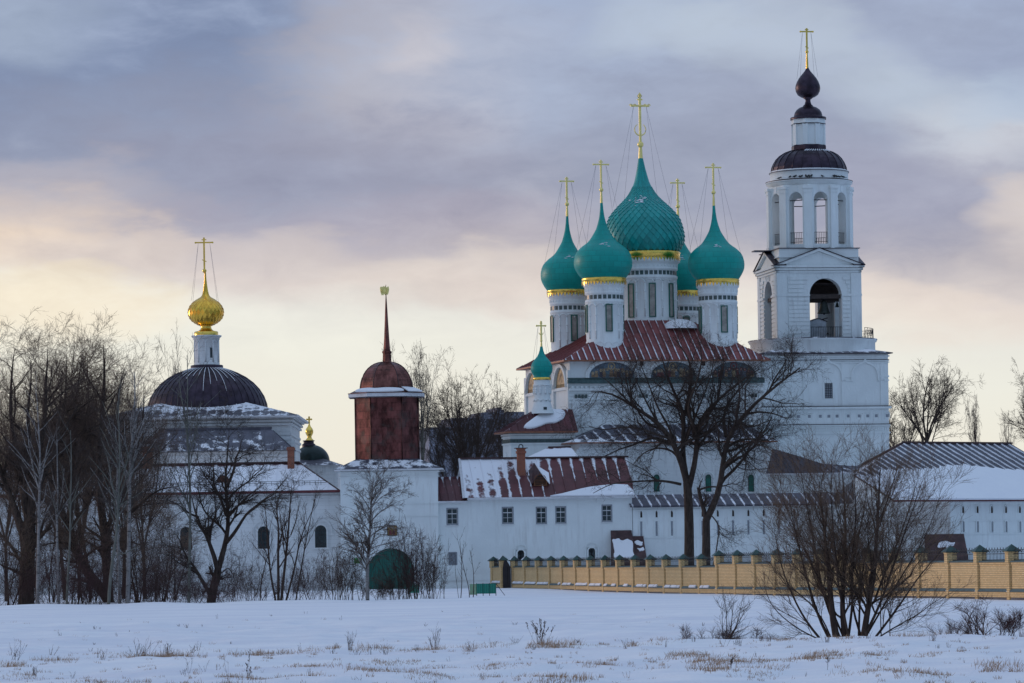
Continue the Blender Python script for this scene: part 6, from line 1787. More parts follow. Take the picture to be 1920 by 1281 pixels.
# green sheet barriers
def barrier(label, px0, px1, Y, h, wing=False):
    a, b = on_ground(px0, Y), on_ground(px1, Y); L = b.x - a.x; z = min(a.z, b.z)
    t = thing('sheet_barrier', label, 'barrier', (a.x, a.y, z)); f = Frame.at(a.x, a.y, z, 0)
    n = 4 if wing else 2
    xs = [L * .28 * (0 if not wing else 1)] + [L * (.28 if wing else 0) + L * (.72 if wing else 1) * k / (n - 1) for k in range(1, n)]
    for k in range(len(xs) - 1): m = MB(f); m.box(xs[k] + .015, xs[k + 1] - .015, -.02 - .01 * k, .02 - .01 * k, .18, h); m.build('sheet', 'corrugated_green', t)
    if wing: f2 = Frame.at(a.x + .0, a.y + 1.3, z, -62 + 0); m = MB(Frame.at(a.x + L * .28, a.y, z, 180 - 52)); m.box(.02, L * .42, -.02, .02, .10, h - .02); m.build('sheet', 'barrier_green', t)
    for x in xs: m = MB(f); m.tube([(x, .06, -.2), (x, .06, h + .04)], .03, 5); m.build('post', 'black_iron', t)
    for zz in (.25, h - .1): m = MB(f); m.tube([(xs[0], .05, zz), (xs[-1], .05, zz)], .022, 5); m.build('rail', 'black_iron', t)
    if wing: m = MB(f); m.tube([(xs[-1], .06, h), (xs[-1] + .8, .5, -.1)], .025, 5); m.build('brace', 'black_iron', t)
barrier('low green corrugated sheet barrier standing in snow in front of the white house', 880, 930, 330, 1.0, True)
barrier('green corrugated sheet half hidden by brown bushes right of the gate', 767, 786, 347, .9)

# ------------------------------------------------------------------ far apartment block
af = Frame(890, 900, 760, 12, 0.0)
apt = thing('apartment_block', 'grey-blue stepped apartment block far behind the bare trees', 'building', af.loc, af.a)
def build_apartment():
    fx, fz = af.fx, af.fz
    for k, (a, b, t) in enumerate(((805, 850, 806), (850, 903, 788), (903, 936, 778), (936, 950, 768), (950, 1010, 777))):
        x0, x1, z = fx(a, 850), fx(b, 850), fz(a, t); y = 1.5 * (k % 2)
        m = MB(af); m.box(x0, x1 - .02, y, 14, -.5, z); m.box(x0 + .3, x1 - .3, y + 1, 13, z, z + .5); wo = m.build('wall_block', 'far_block', apt)
        nx = max(1, int((x1 - x0) / 3)); nz = int(z / 3)
        for i in range(nx):
            for j in range(max(3, nz - 6), nz):
                x = x0 + (i + .5) * (x1 - x0) / nx; w = MB(af); w.box(x - .75, x + .75, y - .05, y, z - (nz - j) * 3 + .6, z - (nz - j) * 3 + 2.2); w.build('window', 'far_window', wo)
build_apartment()
# ------------------------------------------------------------------ trees
def pxl(pts, Y, dY=None, r=None, seed=0):
    """pixel polyline at depth Y -> (x,y,z,r); dY gives the depth drift to the tip"""
    rnd = random.Random(seed); out = []
    n = len(pts)
    for i, p in enumerate(pts):
        t = i / (n - 1)
        q = P(p[0], p[1], Y + (dY or 0) * t + (rnd.uniform(-.25, .25) if i else 0)); out.append((q.x, q.y, q.z, r[0] + (r[1] - r[0]) * t))
    return out
S3 = ('dark_bark', 'dark_twigs')
OAK = [dict(per=9, tmin=.2, ang=50, angv=18, len=.42, n=9, wander=.19, trop=.035, lmin=1.2), dict(per=7.2, tmin=.12, ang=48, angv=18, len=.50, n=7, wander=.21, trop=.025, lmin=1.1, rf=.45),
       dict(per=5, tmin=.15, ang=45, angv=18, len=.58, n=6, wander=.23, trop=.015, lmin=.8, rf=.45), dict(per=1.5, tmin=.2, ang=42, angv=16, len=.60, n=4, wander=.22, trop=.01, lmin=.5)]
# the pair of old trees in front of the curtain wall
Yo = 352
ok_ = .80
oakA = [pxl([(1292, 1070), (1292, 1040), (1292, 984), (1290, 925), (1288, 905)], Yo, 0, (.60, .44)),
        pxl([(1290, 915), (1283, 880), (1270, 846), (1259, 822), (1245.6, 805), (1221.5, 781), (1190, 767), (1163, 743), (1132, 731), (1108, 735)], Yo, -3, (.40, .05), 1),
        pxl([(1289, 905), (1281, 872), (1280, 832), (1283, 791), (1282, 764), (1266, 745), (1256, 716), (1245, 688), (1240, 668)], Yo, 2, (.34, .05), 2),
        pxl([(1283, 780), (1290, 750), (1297, 719), (1294, 676), (1278, 652), (1262, 632)], Yo + 1, 1, (.20, .04), 3),
        pxl([(1291, 915), (1297, 895), (1306, 853), (1307, 812), (1307, 788), (1331, 764), (1362, 736), (1390, 712), (1424, 692)], Yo, -2, (.36, .05), 4),
        pxl([(1307, 815), (1294, 780), (1286, 768), (1300, 735), (1312, 700), (1318, 664), (1310, 640)], Yo - 1, -3, (.20, .03), 5),
        pxl([(1307, 800), (1330, 776), (1348, 752), (1350, 715), (1360, 680), (1352, 655)], Yo - 1, 3, (.20, .03), 6),
        pxl([(1276, 908), (1255, 903), (1232, 901), (1187, 903), (1146, 906), (1112, 925)], Yo, -4, (.17, .03), 7),
        pxl([(1259, 822), (1235, 818), (1205, 803), (1170, 800), (1130, 808), (1105, 800)], Yo - 1, -4, (.16, .03), 8),
        pxl([(1276, 865), (1262, 845), (1230, 838), (1205, 850), (1188, 870)], Yo, 3, (.15, .03), 9),
        pxl([(1232, 790), (1215, 760), (1200, 730), (1190, 708)], Yo - 1, -2, (.13, .03), 10),
        pxl([(1270, 846), (1255, 800), (1235, 770), (1222, 735), (1208, 700), (1200, 680)], Yo, 3, (.16, .03), 11),
        pxl([(1282, 840), (1296, 800), (1320, 740), (1335, 700), (1340, 660)], Yo, -4, (.14, .03), 12)]
oakA = [[(x, y, z, r * ok_) for x, y, z, r in l] for l in oakA]
tree('old_tree', 'old bare dark tree with thick forked trunk behind the fence, spreading widest before the cathedral', 'tree', P(1292, 1078, Yo), oakA, OAK, S3, 11, rmin=.0075, bare=1)
Yb = 350
oakB = [pxl([(1323.6, 1072), (1324, 1030), (1324, 973)], Yb, 0, (.42, .33)),
        pxl([(1324, 975), (1318, 950), (1312.6, 932), (1309, 914)], Yb, 0, (.22, .12), 1),
        pxl([(1324, 975), (1334, 955), (1345, 940), (1354, 894), (1357, 843), (1362, 819), (1383, 791), (1410, 760), (1441, 736), (1472, 709), (1500, 690)], Yb, -4, (.33, .06), 2),
        pxl([(1356, 850), (1366, 835), (1390, 824), (1415, 823), (1440, 828), (1455, 820)], Yb, -2, (.16, .03), 3),
        pxl([(1385, 836), (1398, 840), (1399, 862), (1397, 885), (1390, 915)], Yb, -2, (.09, .02), 4),
        pxl([(1362, 819), (1356, 795), (1358, 770), (1372, 745), (1392, 726), (1410, 700)], Yb, 3, (.18, .03), 5),
        pxl([(1395, 778), (1420, 772), (1450, 775), (1475, 785)], Yb - 2, -3, (.12, .03), 6),
        pxl([(1312.6, 918), (1330, 912), (1350, 914), (1375, 905), (1395, 915)], Yb, -2, (.10, .02), 7),
        pxl([(1441, 736), (1452, 710), (1470, 685), (1478, 668)], Yb - 3, -1, (.10, .02), 8),
        pxl([(1330, 962), (1350, 985), (1342, 1040), (1336, 1064)], Yb - 1, 0, (.06, .05), 9)]
OAKB = [dict(l, per=l['per'] * k) for l, k in zip(OAK, (.85, .8, .75, .9))]
tree('old_tree', 'smaller bare dark tree forking low, just right of the old thick-trunked tree', 'tree', P(1323.6, 1078, Yb), oakB, OAKB, S3, 12, rmin=.0075, bare=1)
# low sprouts either side of the trunks
rngS = np.random.default_rng(5)
def shrub(name, label, cat, px, Y, H, hw, n, mats, seed, group=None, lean=0.0, r=.035, levels=None, spread=.45, rmin=.010, trop=.05, stems=None, base_r=.4):
    rng = np.random.default_rng(seed); b = on_ground(px, Y); b.z -= .05
    st = np.array([[b.x + rng.normal(0, base_r), b.y + rng.normal(0, base_r * .8), b.z] for _ in range(n)])
    d = np.stack([rng.normal(lean, spread, n), rng.normal(0, spread * .8, n), np.ones(n)], 1)
    L = H * (.55 + .5 * rng.random(n))
    pts, rad = grow(rng, st, d, L, np.full(n, r) * (.6 + .7 * rng.random(n)), np.full(n, rmin), 10, .07, np.array([0, 0, .03]))
    limbs = [list(map(tuple, np.concatenate([p, q[:, None]], 1))) for p, q in zip(pts, rad)]
    lv = levels or [dict(per=8, tmin=.2, ang=30, angv=10, len=.40, n=5, wander=.10, trop=.05), dict(per=5, tmin=.15, ang=30, angv=10, len=.45, n=4, wander=.12, trop=.03, lmin=.25)]
    return tree(name, label, cat, b, limbs, lv, mats, seed, trop, rmin, group, (H, hw), main_k=5)
SB = ('brown_bark', 'brown_twigs'); SR = ('brown_bark', 'red_twigs'); SP = ('brown_bark', 'pale_twigs')

# the big willow bush on the right, in the dip behind the first rise
Yw = 124.5
wil = [[(1571, 1212), (1560, 1150), (1556, 1100), (1553.6, 1053), (1546, 993), (1540, 934), (1536, 880)], [(1586, 1212), (1579, 1150), (1579, 1110), (1585, 1038), (1585, 964), (1582, 904), (1578, 850)],
       [(1617, 1212), (1626, 1142), (1637, 1082), (1644, 993), (1648, 904), (1650, 850)], [(1630, 1210), (1656, 1174), (1689, 1127), (1721, 1074), (1751, 1038), (1775, 1010)],
       [(1548, 1210), (1513, 1166), (1490, 1121), (1469, 1068), (1456, 1010), (1450, 965)], [(1562, 1210), (1536, 1160), (1522, 1112), (1507, 1053), (1490, 979), (1478, 910)],
       [(1620, 1208), (1600, 1150), (1592, 1080), (1608, 1000), (1622, 930), (1628, 862)], [(1617, 1200), (1650, 1130), (1672, 1060), (1694, 990), (1714, 930), (1726, 890)],
       [(1640, 1120), (1664, 1050), (1690, 985), (1706, 930), (1720, 880)], [(1575, 1195), (1545, 1120), (1530, 1030), (1518, 960), (1505, 890), (1500, 850)],
       [(1590, 1200), (1600, 1120), (1596, 1040), (1606, 950), (1600, 880), (1604, 842)], [(1549, 1205), (1500, 1180), (1462, 1150), (1440, 1120), (1432, 1085)],
       [(1632, 1205), (1680, 1172), (1720, 1150), (1755, 1120), (1785, 1105)], [(1625, 1190), (1668, 1110), (1715, 1030), (1750, 960), (1764, 900)],
       [(1580, 1190), (1540, 1090), (1500, 1000), (1470, 930), (1462, 880)], [(1610, 1200), (1612, 1110), (1622, 1020), (1664, 930), (1680, 860)],
       [(1653, 1212), (1650, 1130), (1658, 1050), (1662, 980), (1670, 900)], [(1669, 1210), (1668, 1150), (1672, 1090), (1690, 1040)],
       [(1560, 1200), (1540, 1150), (1500, 1105), (1470, 1090), (1440, 1040)], [(1590, 1190), (1570, 1080), (1562, 980), (1556, 900), (1560, 838)]]
rw = [(.20, .02), (.17, .02), (.19, .02), (.11, .012), (.10, .012), (.13, .012), (.10, .012), (.12, .012), (.09, .012), (.10, .012), (.11, .012), (.06, .01), (.06, .01), (.08, .01), (.08, .01), (.09, .01), (.045, .01), (.04, .01), (.06, .01), (.10, .01)]
rdy = random.Random(3)
wl = [pxl(p, Yw + rdy.uniform(-.4, .4), rdy.uniform(-2.6, 2.6), (a * (.60 if a > .15 else .42), b * .5), i) for i, (p, (a, b)) in enumerate(zip(wil, rw))]
tree('willow_bush', 'big many-stemmed bare willow bush standing in the snow in front of the brick fence', 'bush', on_ground(1600, Yw), wl,
     [dict(per=20, tmin=.15, ang=30, angv=12, len=.36, n=8, wander=.11, trop=.065, rf=.42), dict(per=8.5, tmin=.12, ang=28, angv=10, len=.48, n=6, wander=.12, trop=.035, lmin=.4, rf=.5), dict(per=3.6, tmin=.1, ang=28, angv=10, len=.55, n=4, wander=.12, trop=.03, lmin=.32)],
     ('brown_bark', 'willow_twigs'), 21, rmin=.0036, main_k=8, topz=P(1600, 822, Yw).z - on_ground(1600, Yw).z)
# small shrubs on the right foreground
shrub('bare_shrub', 'thin bare sapling with few upright branches left of the big willow bush', 'shrub', 1352, 121, 2.0, .85, 5, SP, 31, lean=.05, r=.022, rmin=.0042, spread=.3, base_r=.08)
shrub('bare_shrub', 'compact reddish bare shrub right of the big willow bush below the brick fence', 'shrub', 1835, 128, 1.65, .62, 9, SR, 32, r=.024, rmin=.0042, spread=.25, base_r=.10)
shrub('bare_shrub', 'low spiky brown shrub at the right edge on the near snow', 'shrub', 1890, 112, .85, .40, 14, SR, 33, r=.010, rmin=.0040, spread=.35, base_r=.16)
shrub('bare_shrub', 'low tangled brush at the left foot of the reddish shrub by the willow', 'shrub', 1785, 126, .90, 1.0, 14, SR, 34, r=.006, rmin=.0030, spread=.5, base_r=.4)
shrub('bare_shrub', 'low dark brush around the foot of the thin sapling in the dip', 'shrub', 1318, 122, .85, 1.15, 14, SR, 35, r=.006, rmin=.0030, spread=.35, base_r=.55)
shrub('bare_shrub', 'low thicket between the thin sapling and the big willow bush', 'shrub', 1405, 122, .75, 1.0, 13, SR, 36, r=.006, rmin=.0030, spread=.3, base_r=.55)

# trees beyond the buildings
LIME = [dict(per=6.5, tmin=.25, ang=40, angv=13, len=.46, n=7, wander=.13, trop=.03, rf=.5), dict(per=5, tmin=.15, ang=40, angv=13, len=.48, n=5, wander=.16, trop=.02, lmin=.7, rf=.5), dict(per=3.2, tmin=.15, ang=40, angv=13, len=.52, n=3, wander=.16, trop=.02, lmin=.5)]
BIRCH = [dict(per=6, tmin=.25, ang=38, angv=10, len=.42, n=7, wander=.10, trop=.02, rf=.5), dict(per=5, tmin=.15, ang=40, angv=12, len=.48, n=5, wander=.14, trop=-.04, lmin=.6, rf=.5), dict(per=3, tmin=.1, ang=36, angv=12, len=.65, n=4, wander=.14, trop=-.12, lmin=.5)]
def crown_tree(name, label, px, Y, top, hwpx, r, levels, mats, seed, nl=14, lean=0, ang=38, tmin=.25, llen=.5, group=None, rmin=.016, base_py=None, wander=.06, lift=.035, vase=0, fork=.34, spread=30):
    rmin *= .66; ang *= 1.15
    rng = np.random.default_rng(seed); b = on_ground(px, Y); b.z -= .1
    H = P(px, top, Y).z - b.z
    if vase: limbs = vase_limbs(rng, b, H * .92, r, vase, fork, spread)
    else: limbs = auto_limbs(rng, b, H * .92, r, (lean, 0), 1.0, nl, tmin, ang, llen, wander, lift=lift)
    return tree(name, label, 'tree', b, limbs, levels, mats, seed, .03, rmin, group, (H, hwpx * Y / FPX), bare=1 if vase else 0)
crown_tree('birch_tree', 'tall pale-stemmed birch right behind the copper tower, against the sky', 803, 440, 644, 66, .22, BIRCH, ('aspen_bark', 'pale_twigs'), 41, rmin=.017, vase=6, fork=.44, spread=13)
crown_tree('lime_tree', 'broad dark bare tree between the birch and the apartment block, against the sky', 885, 455, 688, 84, .34, LIME, S3, 42, rmin=.019, vase=10, fork=.44, spread=20)
crown_tree('lime_tree', 'bare tree rising beside the cathedral\'s left wall in front of the apartment block', 945, 470, 706, 52, .24, LIME, S3, 43, rmin=.017, vase=6, fork=.52, spread=14)
crown_tree('lime_tree', 'lower dark bare tree just right of the copper tower above the small red roof', 838, 430, 768, 64, .26, LIME, S3, 44, rmin=.018, vase=7, fork=.5, spread=24)
crown_tree('lime_tree', 'bare bushy-topped tree close to the right side of the bell tower', 1706, 470, 738, 58, .26, LIME, S3, 45, rmin=.018, vase=7, fork=.66, spread=28)
crown_tree('lime_tree', 'tall bare tree with strong curved limbs above the right snowy roof', 1766, 475, 674, 66, .28, LIME, S3, 46, rmin=.019, vase=7, fork=.62, spread=20)
crown_tree('birch_tree', 'thin faint birch above the right snowy roof, right of the tall tree', 1843, 500, 742, 24, .16, BIRCH, ('brown_bark', 'pale_twigs'), 47, 12, ang=32, rmin=.017)
crown_tree('birch_tree', 'shortest faint birch above the right snowy roof', 1888, 510, 784, 17, .13, BIRCH, ('brown_bark', 'pale_twigs'), 48, 10, ang=30, rmin=.015)
crown_tree('lime_tree', 'dark bare tree cut off by the right edge of the picture above the snowy roof', 1946, 470, 686, 58, .30, LIME, S3, 49, rmin=.020, vase=7, fork=.6, spread=22)
crown_tree('birch_tree', 'thin birch peeping up at the left shoulder of the big ribbed dome', 346, 470, 618, 30, .20, BIRCH, ('aspen_bark', 'pale_twigs'), 50, 12, ang=26, rmin=.016)

# the grove on the left
SW = ('dark_bark', 'brown_twigs')
RWIL = [dict(per=7.5, tmin=.15, ang=40, angv=13, len=.46, n=7, wander=.12, trop=.03, rf=.5), dict(per=5, tmin=.12, ang=38, angv=13, len=.52, n=5, wander=.14, trop=.03, lmin=.9, rf=.45), dict(per=3.6, tmin=.1, ang=36, angv=12, len=.58, n=4, wander=.15, trop=.02, lmin=.6, rf=.5)]
WIL = [dict(per=9, tmin=.12, ang=42, angv=14, len=.34, n=8, wander=.12, trop=.035, rf=.5), dict(per=6, tmin=.12, ang=40, angv=14, len=.52, n=6, wander=.14, trop=.035, lmin=1.2, rf=.45), dict(per=4.4, tmin=.12, ang=36, angv=13, len=.58, n=4, wander=.15, trop=.03, lmin=.9, rf=.45), dict(per=1.5, tmin=.1, ang=34, angv=12, len=.6, n=3, wander=.15, trop=.03, lmin=.5)]
def limb_tree(name, label, px, Y, lines, levels, mats, seed, rmin=.0095, cat='tree', group=None, top=None):
    rmin *= .85
    jr = random.Random(seed); dark = mats[0] == 'dark_bark'; ll = []
    for i, (p, d, r) in enumerate(lines):
        q = [p[0], p[1]]
        for a, b in zip(p[1:], p[2:]):                       # a crook between every two drawn points
            j = 7 if dark and i else 2.5
            q += [((a[0] + b[0]) / 2 + jr.uniform(-j, j), (a[1] + b[1]) / 2 + jr.uniform(-3, 3)), (b[0] + jr.uniform(-j, j) * .6, b[1])]
        ll.append(pxl(q, Y, d, (r[0], r[1] * (.45 if dark and i else 1)), seed + i))
    return tree(name, label, cat, P(px, 1142, Y), ll, levels, mats, seed, .03, rmin, group, topz=(P(px, top, Y).z - P(px, 1142, Y).z) if top else None)
limb_tree('willow_tree', 'huge dark willow with thickest trunk at the far left edge', 48, 312,
    [([(48, 1145), (50, 1080), (54, 1000), (56, 950)], 0, (.62, .46)), ([(56, 955), (62, 900), (72, 840), (78, 780), (84, 720), (88, 660), (90, 610)], -3, (.36, .04)), ([(54, 960), (40, 900), (38, 860), (26, 800), (20, 730), (24, 660), (28, 608)], 3, (.34, .04)),
     ([(50, 1000), (26, 940), (8, 880), (-8, 820), (-16, 740), (-12, 660), (-10, 620)], -2, (.30, .04)), ([(58, 940), (74, 890), (96, 840), (108, 780), (112, 720), (114, 660)], 4, (.24, .03)), ([(40, 880), (52, 820), (50, 750), (56, 690), (54, 625)], -4, (.22, .03)),
     ([(54, 1020), (80, 990), (100, 960), (116, 900), (122, 850)], -4, (.17, .03)), ([(46, 1060), (20, 1010), (-2, 980), (-20, 950)], 2, (.15, .03)), ([(50, 1080), (22, 1060), (2, 1050), (-14, 1030)], -5, (.12, .02))], WIL, SW, 61, top=597)
limb_tree('willow_tree', 'dark willow with a leaning bent trunk near the left edge, crown against the pale sky', 208, 318,
    [([(212, 1142), (196, 1110), (172, 1080), (152, 1040), (140, 1010), (133, 985)], 0, (.44, .30)), ([(134, 990), (120, 950), (108, 900), (104, 850), (110, 790), (118, 720), (122, 650), (126, 606)], -2, (.28, .03)), ([(136, 1000), (128, 950), (134, 900), (140, 840), (142, 780), (140, 700), (146, 640), (150, 605)], 3, (.26, .03)),
     ([(104, 870), (92, 830), (84, 760), (80, 700), (84, 650)], 4, (.18, .03)), ([(112, 780), (136, 745), (160, 712), (184, 690)], -3, (.13, .02)), ([(112, 820), (140, 780), (172, 760), (205, 745)], -4, (.15, .02)), ([(140, 1010), (112, 1000), (90, 1002), (66, 1010)], -3, (.13, .02)), ([(150, 1040), (180, 1014), (205, 1000), (230, 1002)], -4, (.12, .02)),
     ([(140, 960), (165, 920), (182, 880), (196, 840)], -4, (.16, .03))], WIL, SW, 62, top=602)
limb_tree('willow_tree', 'dark straight-trunked willow in the middle of the left grove, crown touching the dome', 205, 322,
    [([(206, 1142), (200, 1060), (196, 1000), (188, 940), (187, 880)], 0, (.40, .26)), ([(187, 890), (184, 820), (192, 760), (196, 700), (194, 650), (190, 628)], -2, (.24, .03)), ([(190, 930), (204, 880), (212, 830), (222, 780), (226, 720), (230, 672)], 3, (.20, .03)), ([(187, 880), (170, 830), (164, 780), (166, 720), (164, 650)], 3, (.18, .03)),
     ([(196, 1000), (214, 950), (234, 910), (252, 860), (262, 800), (266, 740), (270, 700)], -4, (.20, .03)), ([(240, 960), (262, 940), (290, 915), (320, 905), (350, 900)], -5, (.13, .02)), ([(214, 950), (240, 955), (270, 935), (300, 930)], -5, (.12, .02)), ([(198, 1020), (220, 1010), (246, 1010), (272, 1020), (290, 1030)], -6, (.11, .02))], WIL, SW, 63, top=628)
for k, (px, Y, top, hw, lab, sd) in enumerate([(12, 352, 650, 52, 'rear bare tree behind the huge willow at the far left', 71), (122, 350, 640, 46, 'rear bare tree between the huge willow and the leaning willow', 72), (170, 356, 616, 44, 'rear bare tree behind the leaning willow with the high rounded crown', 73),
        (232, 352, 690, 40, 'rear bushy tree just left of the ribbed dome', 74), (272, 346, 722, 34, 'rear low bare tree in front of the dome\'s left foot', 75), (70, 356, 690, 46, 'rear low bare tree in the shadowed gap right of the huge willow', 76),
        (40, 360, 640, 50, 'rear rounded bare tree just right of the huge willow top', 77), (150, 362, 690, 44, 'rear low bare tree between the leaning willow and straight-trunked willow', 78), (205, 360, 660, 44, 'rear tall bare tree behind the straight-trunked willow', 79)]):
    crown_tree('bare_tree', lab, px, Y, top, hw * 1.9, .18, RWIL, ('dark_bark', 'willow_twigs'), sd, rmin=.0105, vase=8, fork=.28, spread=17)
BT = ('birch_bark', 'pale_twigs'); AT = ('aspen_bark', 'pale_twigs')
SL = [dict(per=8, tmin=.35, ang=30, angv=9, len=.26, n=6, wander=.10, trop=.03), dict(per=5, tmin=.12, ang=34, angv=10, len=.45, n=4, wander=.14, trop=-.01, lmin=.5), dict(per=2.5, tmin=.1, ang=34, angv=10, len=.55, n=3, wander=.14, trop=-.03, lmin=.4)]
limb_tree('birch_tree', 'slim white birch beside the huge willow trunk at far left', 72, 304, [([(70, 1145), (71, 1060), (72, 980), (74, 900), (75, 830), (72, 770), (70, 700)], 0, (.14, .03)), ([(75, 900), (62, 850), (52, 790), (48, 750)], 1, (.06, .02)), ([(74, 880), (84, 830), (92, 780)], -1, (.05, .02))], SL, BT, 81, top=690)
limb_tree('birch_tree', 'short slim white birch between the huge willow and leaning willow', 109, 305, [([(110, 1145), (109, 1060), (107, 980), (107, 910), (106, 850)], 0, (.11, .03)), ([(107, 990), (116, 950), (122, 900)], 1, (.04, .02))], SL, BT, 82, top=790)
limb_tree('birch_tree', 'thickest white-barked birch in the middle of the left grove', 241, 303, [([(239, 1145), (241, 1060), (243, 980), (243, 900), (246, 840), (252, 780), (254, 720), (252, 690)], 0, (.17, .03)), ([(243, 900), (252, 850), (264, 800), (276, 760)], -1, (.07, .02)), ([(243, 930), (234, 880), (226, 830), (222, 780)], 1, (.06, .02))], SL, BT, 83, top=672)
limb_tree('birch_tree', 'mottled dark birch stem between the crooked aspen and thick birch', 224, 306, [([(225, 1145), (223, 1080), (222, 1010), (220, 940), (222, 880), (216, 820)], 0, (.13, .03)), ([(221, 960), (208, 920), (200, 870)], 1, (.05, .02))], SL, BT, 84, top=760)
limb_tree('aspen_tree', 'crooked grey-green aspen bending right in the left grove', 205, 300, [([(203, 1145), (206, 1080), (213, 1030), (219, 990), (221, 940), (222, 890), (226, 830), (222, 760), (220, 720)], 0, (.13, .03)), ([(214, 1034), (228, 1030), (244, 1022), (262, 1016)], -1, (.05, .02)), ([(221, 930), (208, 880), (198, 820)], 1, (.05, .02)), ([(222, 900), (236, 850), (246, 810)], 1, (.05, .02))], SL, AT, 85, top=690)
limb_tree('aspen_tree', 'thin straight grey aspen left of the leaning willow base', 131, 302, [([(124, 1145), (128, 1060), (131, 990), (134, 920), (133, 860), (131, 800)], 0, (.09, .02)), ([(131, 1000), (140, 950), (146, 900)], 1, (.03, .015))], SL, AT, 86, top=770)
limb_tree('aspen_tree', 'straight grey aspen in front of the leftmost dark arched window', 356, 304, [([(354, 1145), (355, 1060), (357, 980), (357, 920), (354, 850), (350, 780), (352, 720), (350, 660)], 0, (.12, .02)), ([(350, 790), (340, 740), (336, 700)], 1, (.05, .02)), ([(354, 850), (368, 800), (378, 750)], -1, (.05, .02))], SL, AT, 87, top=628)
limb_tree('forked_tree', 'dark tree forking low into strong limbs before the white left wing', 398, 306,
    [([(394, 1148), (398, 1110), (404, 1080), (408, 1058)], 0, (.36, .29)), ([(408, 1060), (402, 1030), (392, 1005), (382, 975), (372, 945), (362, 920), (352, 890)], -2, (.20, .03)), ([(408, 1060), (418, 1030), (424, 1000), (424, 950), (424, 900), (425, 850), (427, 800), (430, 755)], 1, (.24, .03)),
     ([(424, 1000), (440, 978), (456, 955), (470, 930), (490, 912), (515, 895), (545, 880)], -3, (.15, .02)), ([(396, 1118), (384, 1090), (366, 1055), (350, 1030), (336, 1000), (326, 975)], -3, (.16, .02)), ([(424, 940), (412, 900), (402, 860), (398, 820)], 3, (.12, .02)), ([(425, 880), (440, 840), (452, 800), (460, 770)], 3, (.12, .02)),
     ([(392, 1005), (396, 960), (402, 920), (400, 870)], 2, (.11, .02)), ([(424, 950), (446, 920), (470, 890), (500, 870)], -3, (.10, .02)), ([(372, 945), (350, 935), (330, 915), (305, 905)], -3, (.09, .02)), ([(410, 1070), (430, 1050), (438, 1070), (432, 1100)], -1, (.05, .02))],
    [dict(per=7, tmin=.25, ang=40, angv=13, len=.40, n=7, wander=.16, trop=.03), dict(per=5.5, tmin=.12, ang=42, angv=14, len=.48, n=5, wander=.19, trop=.02, lmin=.7), dict(per=4, tmin=.1, ang=42, angv=14, len=.52, n=4, wander=.2, trop=.01, lmin=.4), dict(per=1.6, tmin=.1, ang=42, angv=14, len=.6, n=3, wander=.2, trop=0, lmin=.3)], S3, 88, rmin=.010, top=742)
limb_tree('alder_tree', 'slender many-stemmed reddish tree between two dark arched windows', 522, 300,
    [([(522, 1138), (522, 1060), (523, 990), (520, 950), (516, 915)], 0, (.11, .02)), ([(526, 1138), (534, 1060), (540, 990), (545, 940), (546, 905)], -1, (.11, .02)), ([(534, 1136), (548, 1080), (558, 1030), (572, 980), (590, 940)], 1, (.08, .015)), ([(519, 1138), (508, 1080), (504, 1020), (500, 970), (494, 930)], 1, (.08, .015)),
     ([(553, 1136), (562, 1080), (572, 1020), (582, 960), (588, 930)], -1, (.06, .015)), ([(487, 1140), (490, 1080), (500, 1040), (512, 1005)], 1, (.05, .015)), ([(545, 1000), (556, 970), (562, 930)], -1, (.05, .01))],
    [dict(per=9, tmin=.3, ang=27, angv=8, len=.32, n=6, wander=.09, trop=.05), dict(per=5, tmin=.12, ang=28, angv=9, len=.45, n=4, wander=.12, trop=.03, lmin=.4), dict(per=2, tmin=.1, ang=30, angv=9, len=.5, n=3, wander=.12, trop=.02, lmin=.3)], ('brown_bark', 'brown_twigs'), 89, rmin=.009, top=885)
limb_tree('birch_tree', 'solitary young birch with level twiggy branches before the white gatehouse', 690, 296,
    [([(689, 1138), (689, 1080), (689, 1040), (691, 1010), (694, 970), (696, 930), (697, 895), (699, 868)], 0, (.15, .03)), ([(690, 1050), (676, 1022), (660, 1004), (648, 990)], -1, (.05, .01)), ([(691, 1020), (706, 1010), (730, 1004), (752, 1000), (775, 992)], -1, (.05, .01)), ([(692, 1000), (675, 970), (660, 950), (645, 942)], 1, (.05, .01)),
     ([(695, 960), (712, 940), (735, 925), (760, 915)], 1, (.05, .01)), ([(696, 940), (682, 915), (668, 895), (655, 885)], -1, (.04, .01)), ([(694, 975), (715, 970), (740, 975), (760, 972)], -2, (.04, .01)), ([(697, 915), (712, 895), (728, 880)], 1, (.04, .01)), ([(690, 1062), (676, 1054), (655, 1050), (640, 1040)], -2, (.04, .01)),
     ([(692, 1000), (668, 985), (650, 975)], 2, (.03, .01)), ([(697, 930), (718, 905), (744, 895), (768, 893)], -2, (.04, .01)), ([(691, 1040), (712, 1024), (738, 1018)], 2, (.03, .01))],
    [dict(per=8, tmin=.25, ang=35, angv=10, len=.34, n=6, wander=.10, trop=.04), dict(per=5.5, tmin=.1, ang=36, angv=11, len=.5, n=4, wander=.13, trop=.0, lmin=.45), dict(per=2.8, tmin=.1, ang=35, angv=11, len=.55, n=3, wander=.14, trop=-.03, lmin=.3)], ('birch_bark', 'brown_twigs'), 90, rmin=.009, top=858)
UL = [dict(per=9, tmin=.12, ang=44, angv=14, len=.42, n=6, wander=.13, trop=.03), dict(per=5.5, tmin=.1, ang=42, angv=14, len=.5, n=4, wander=.15, trop=.02, lmin=.3)]
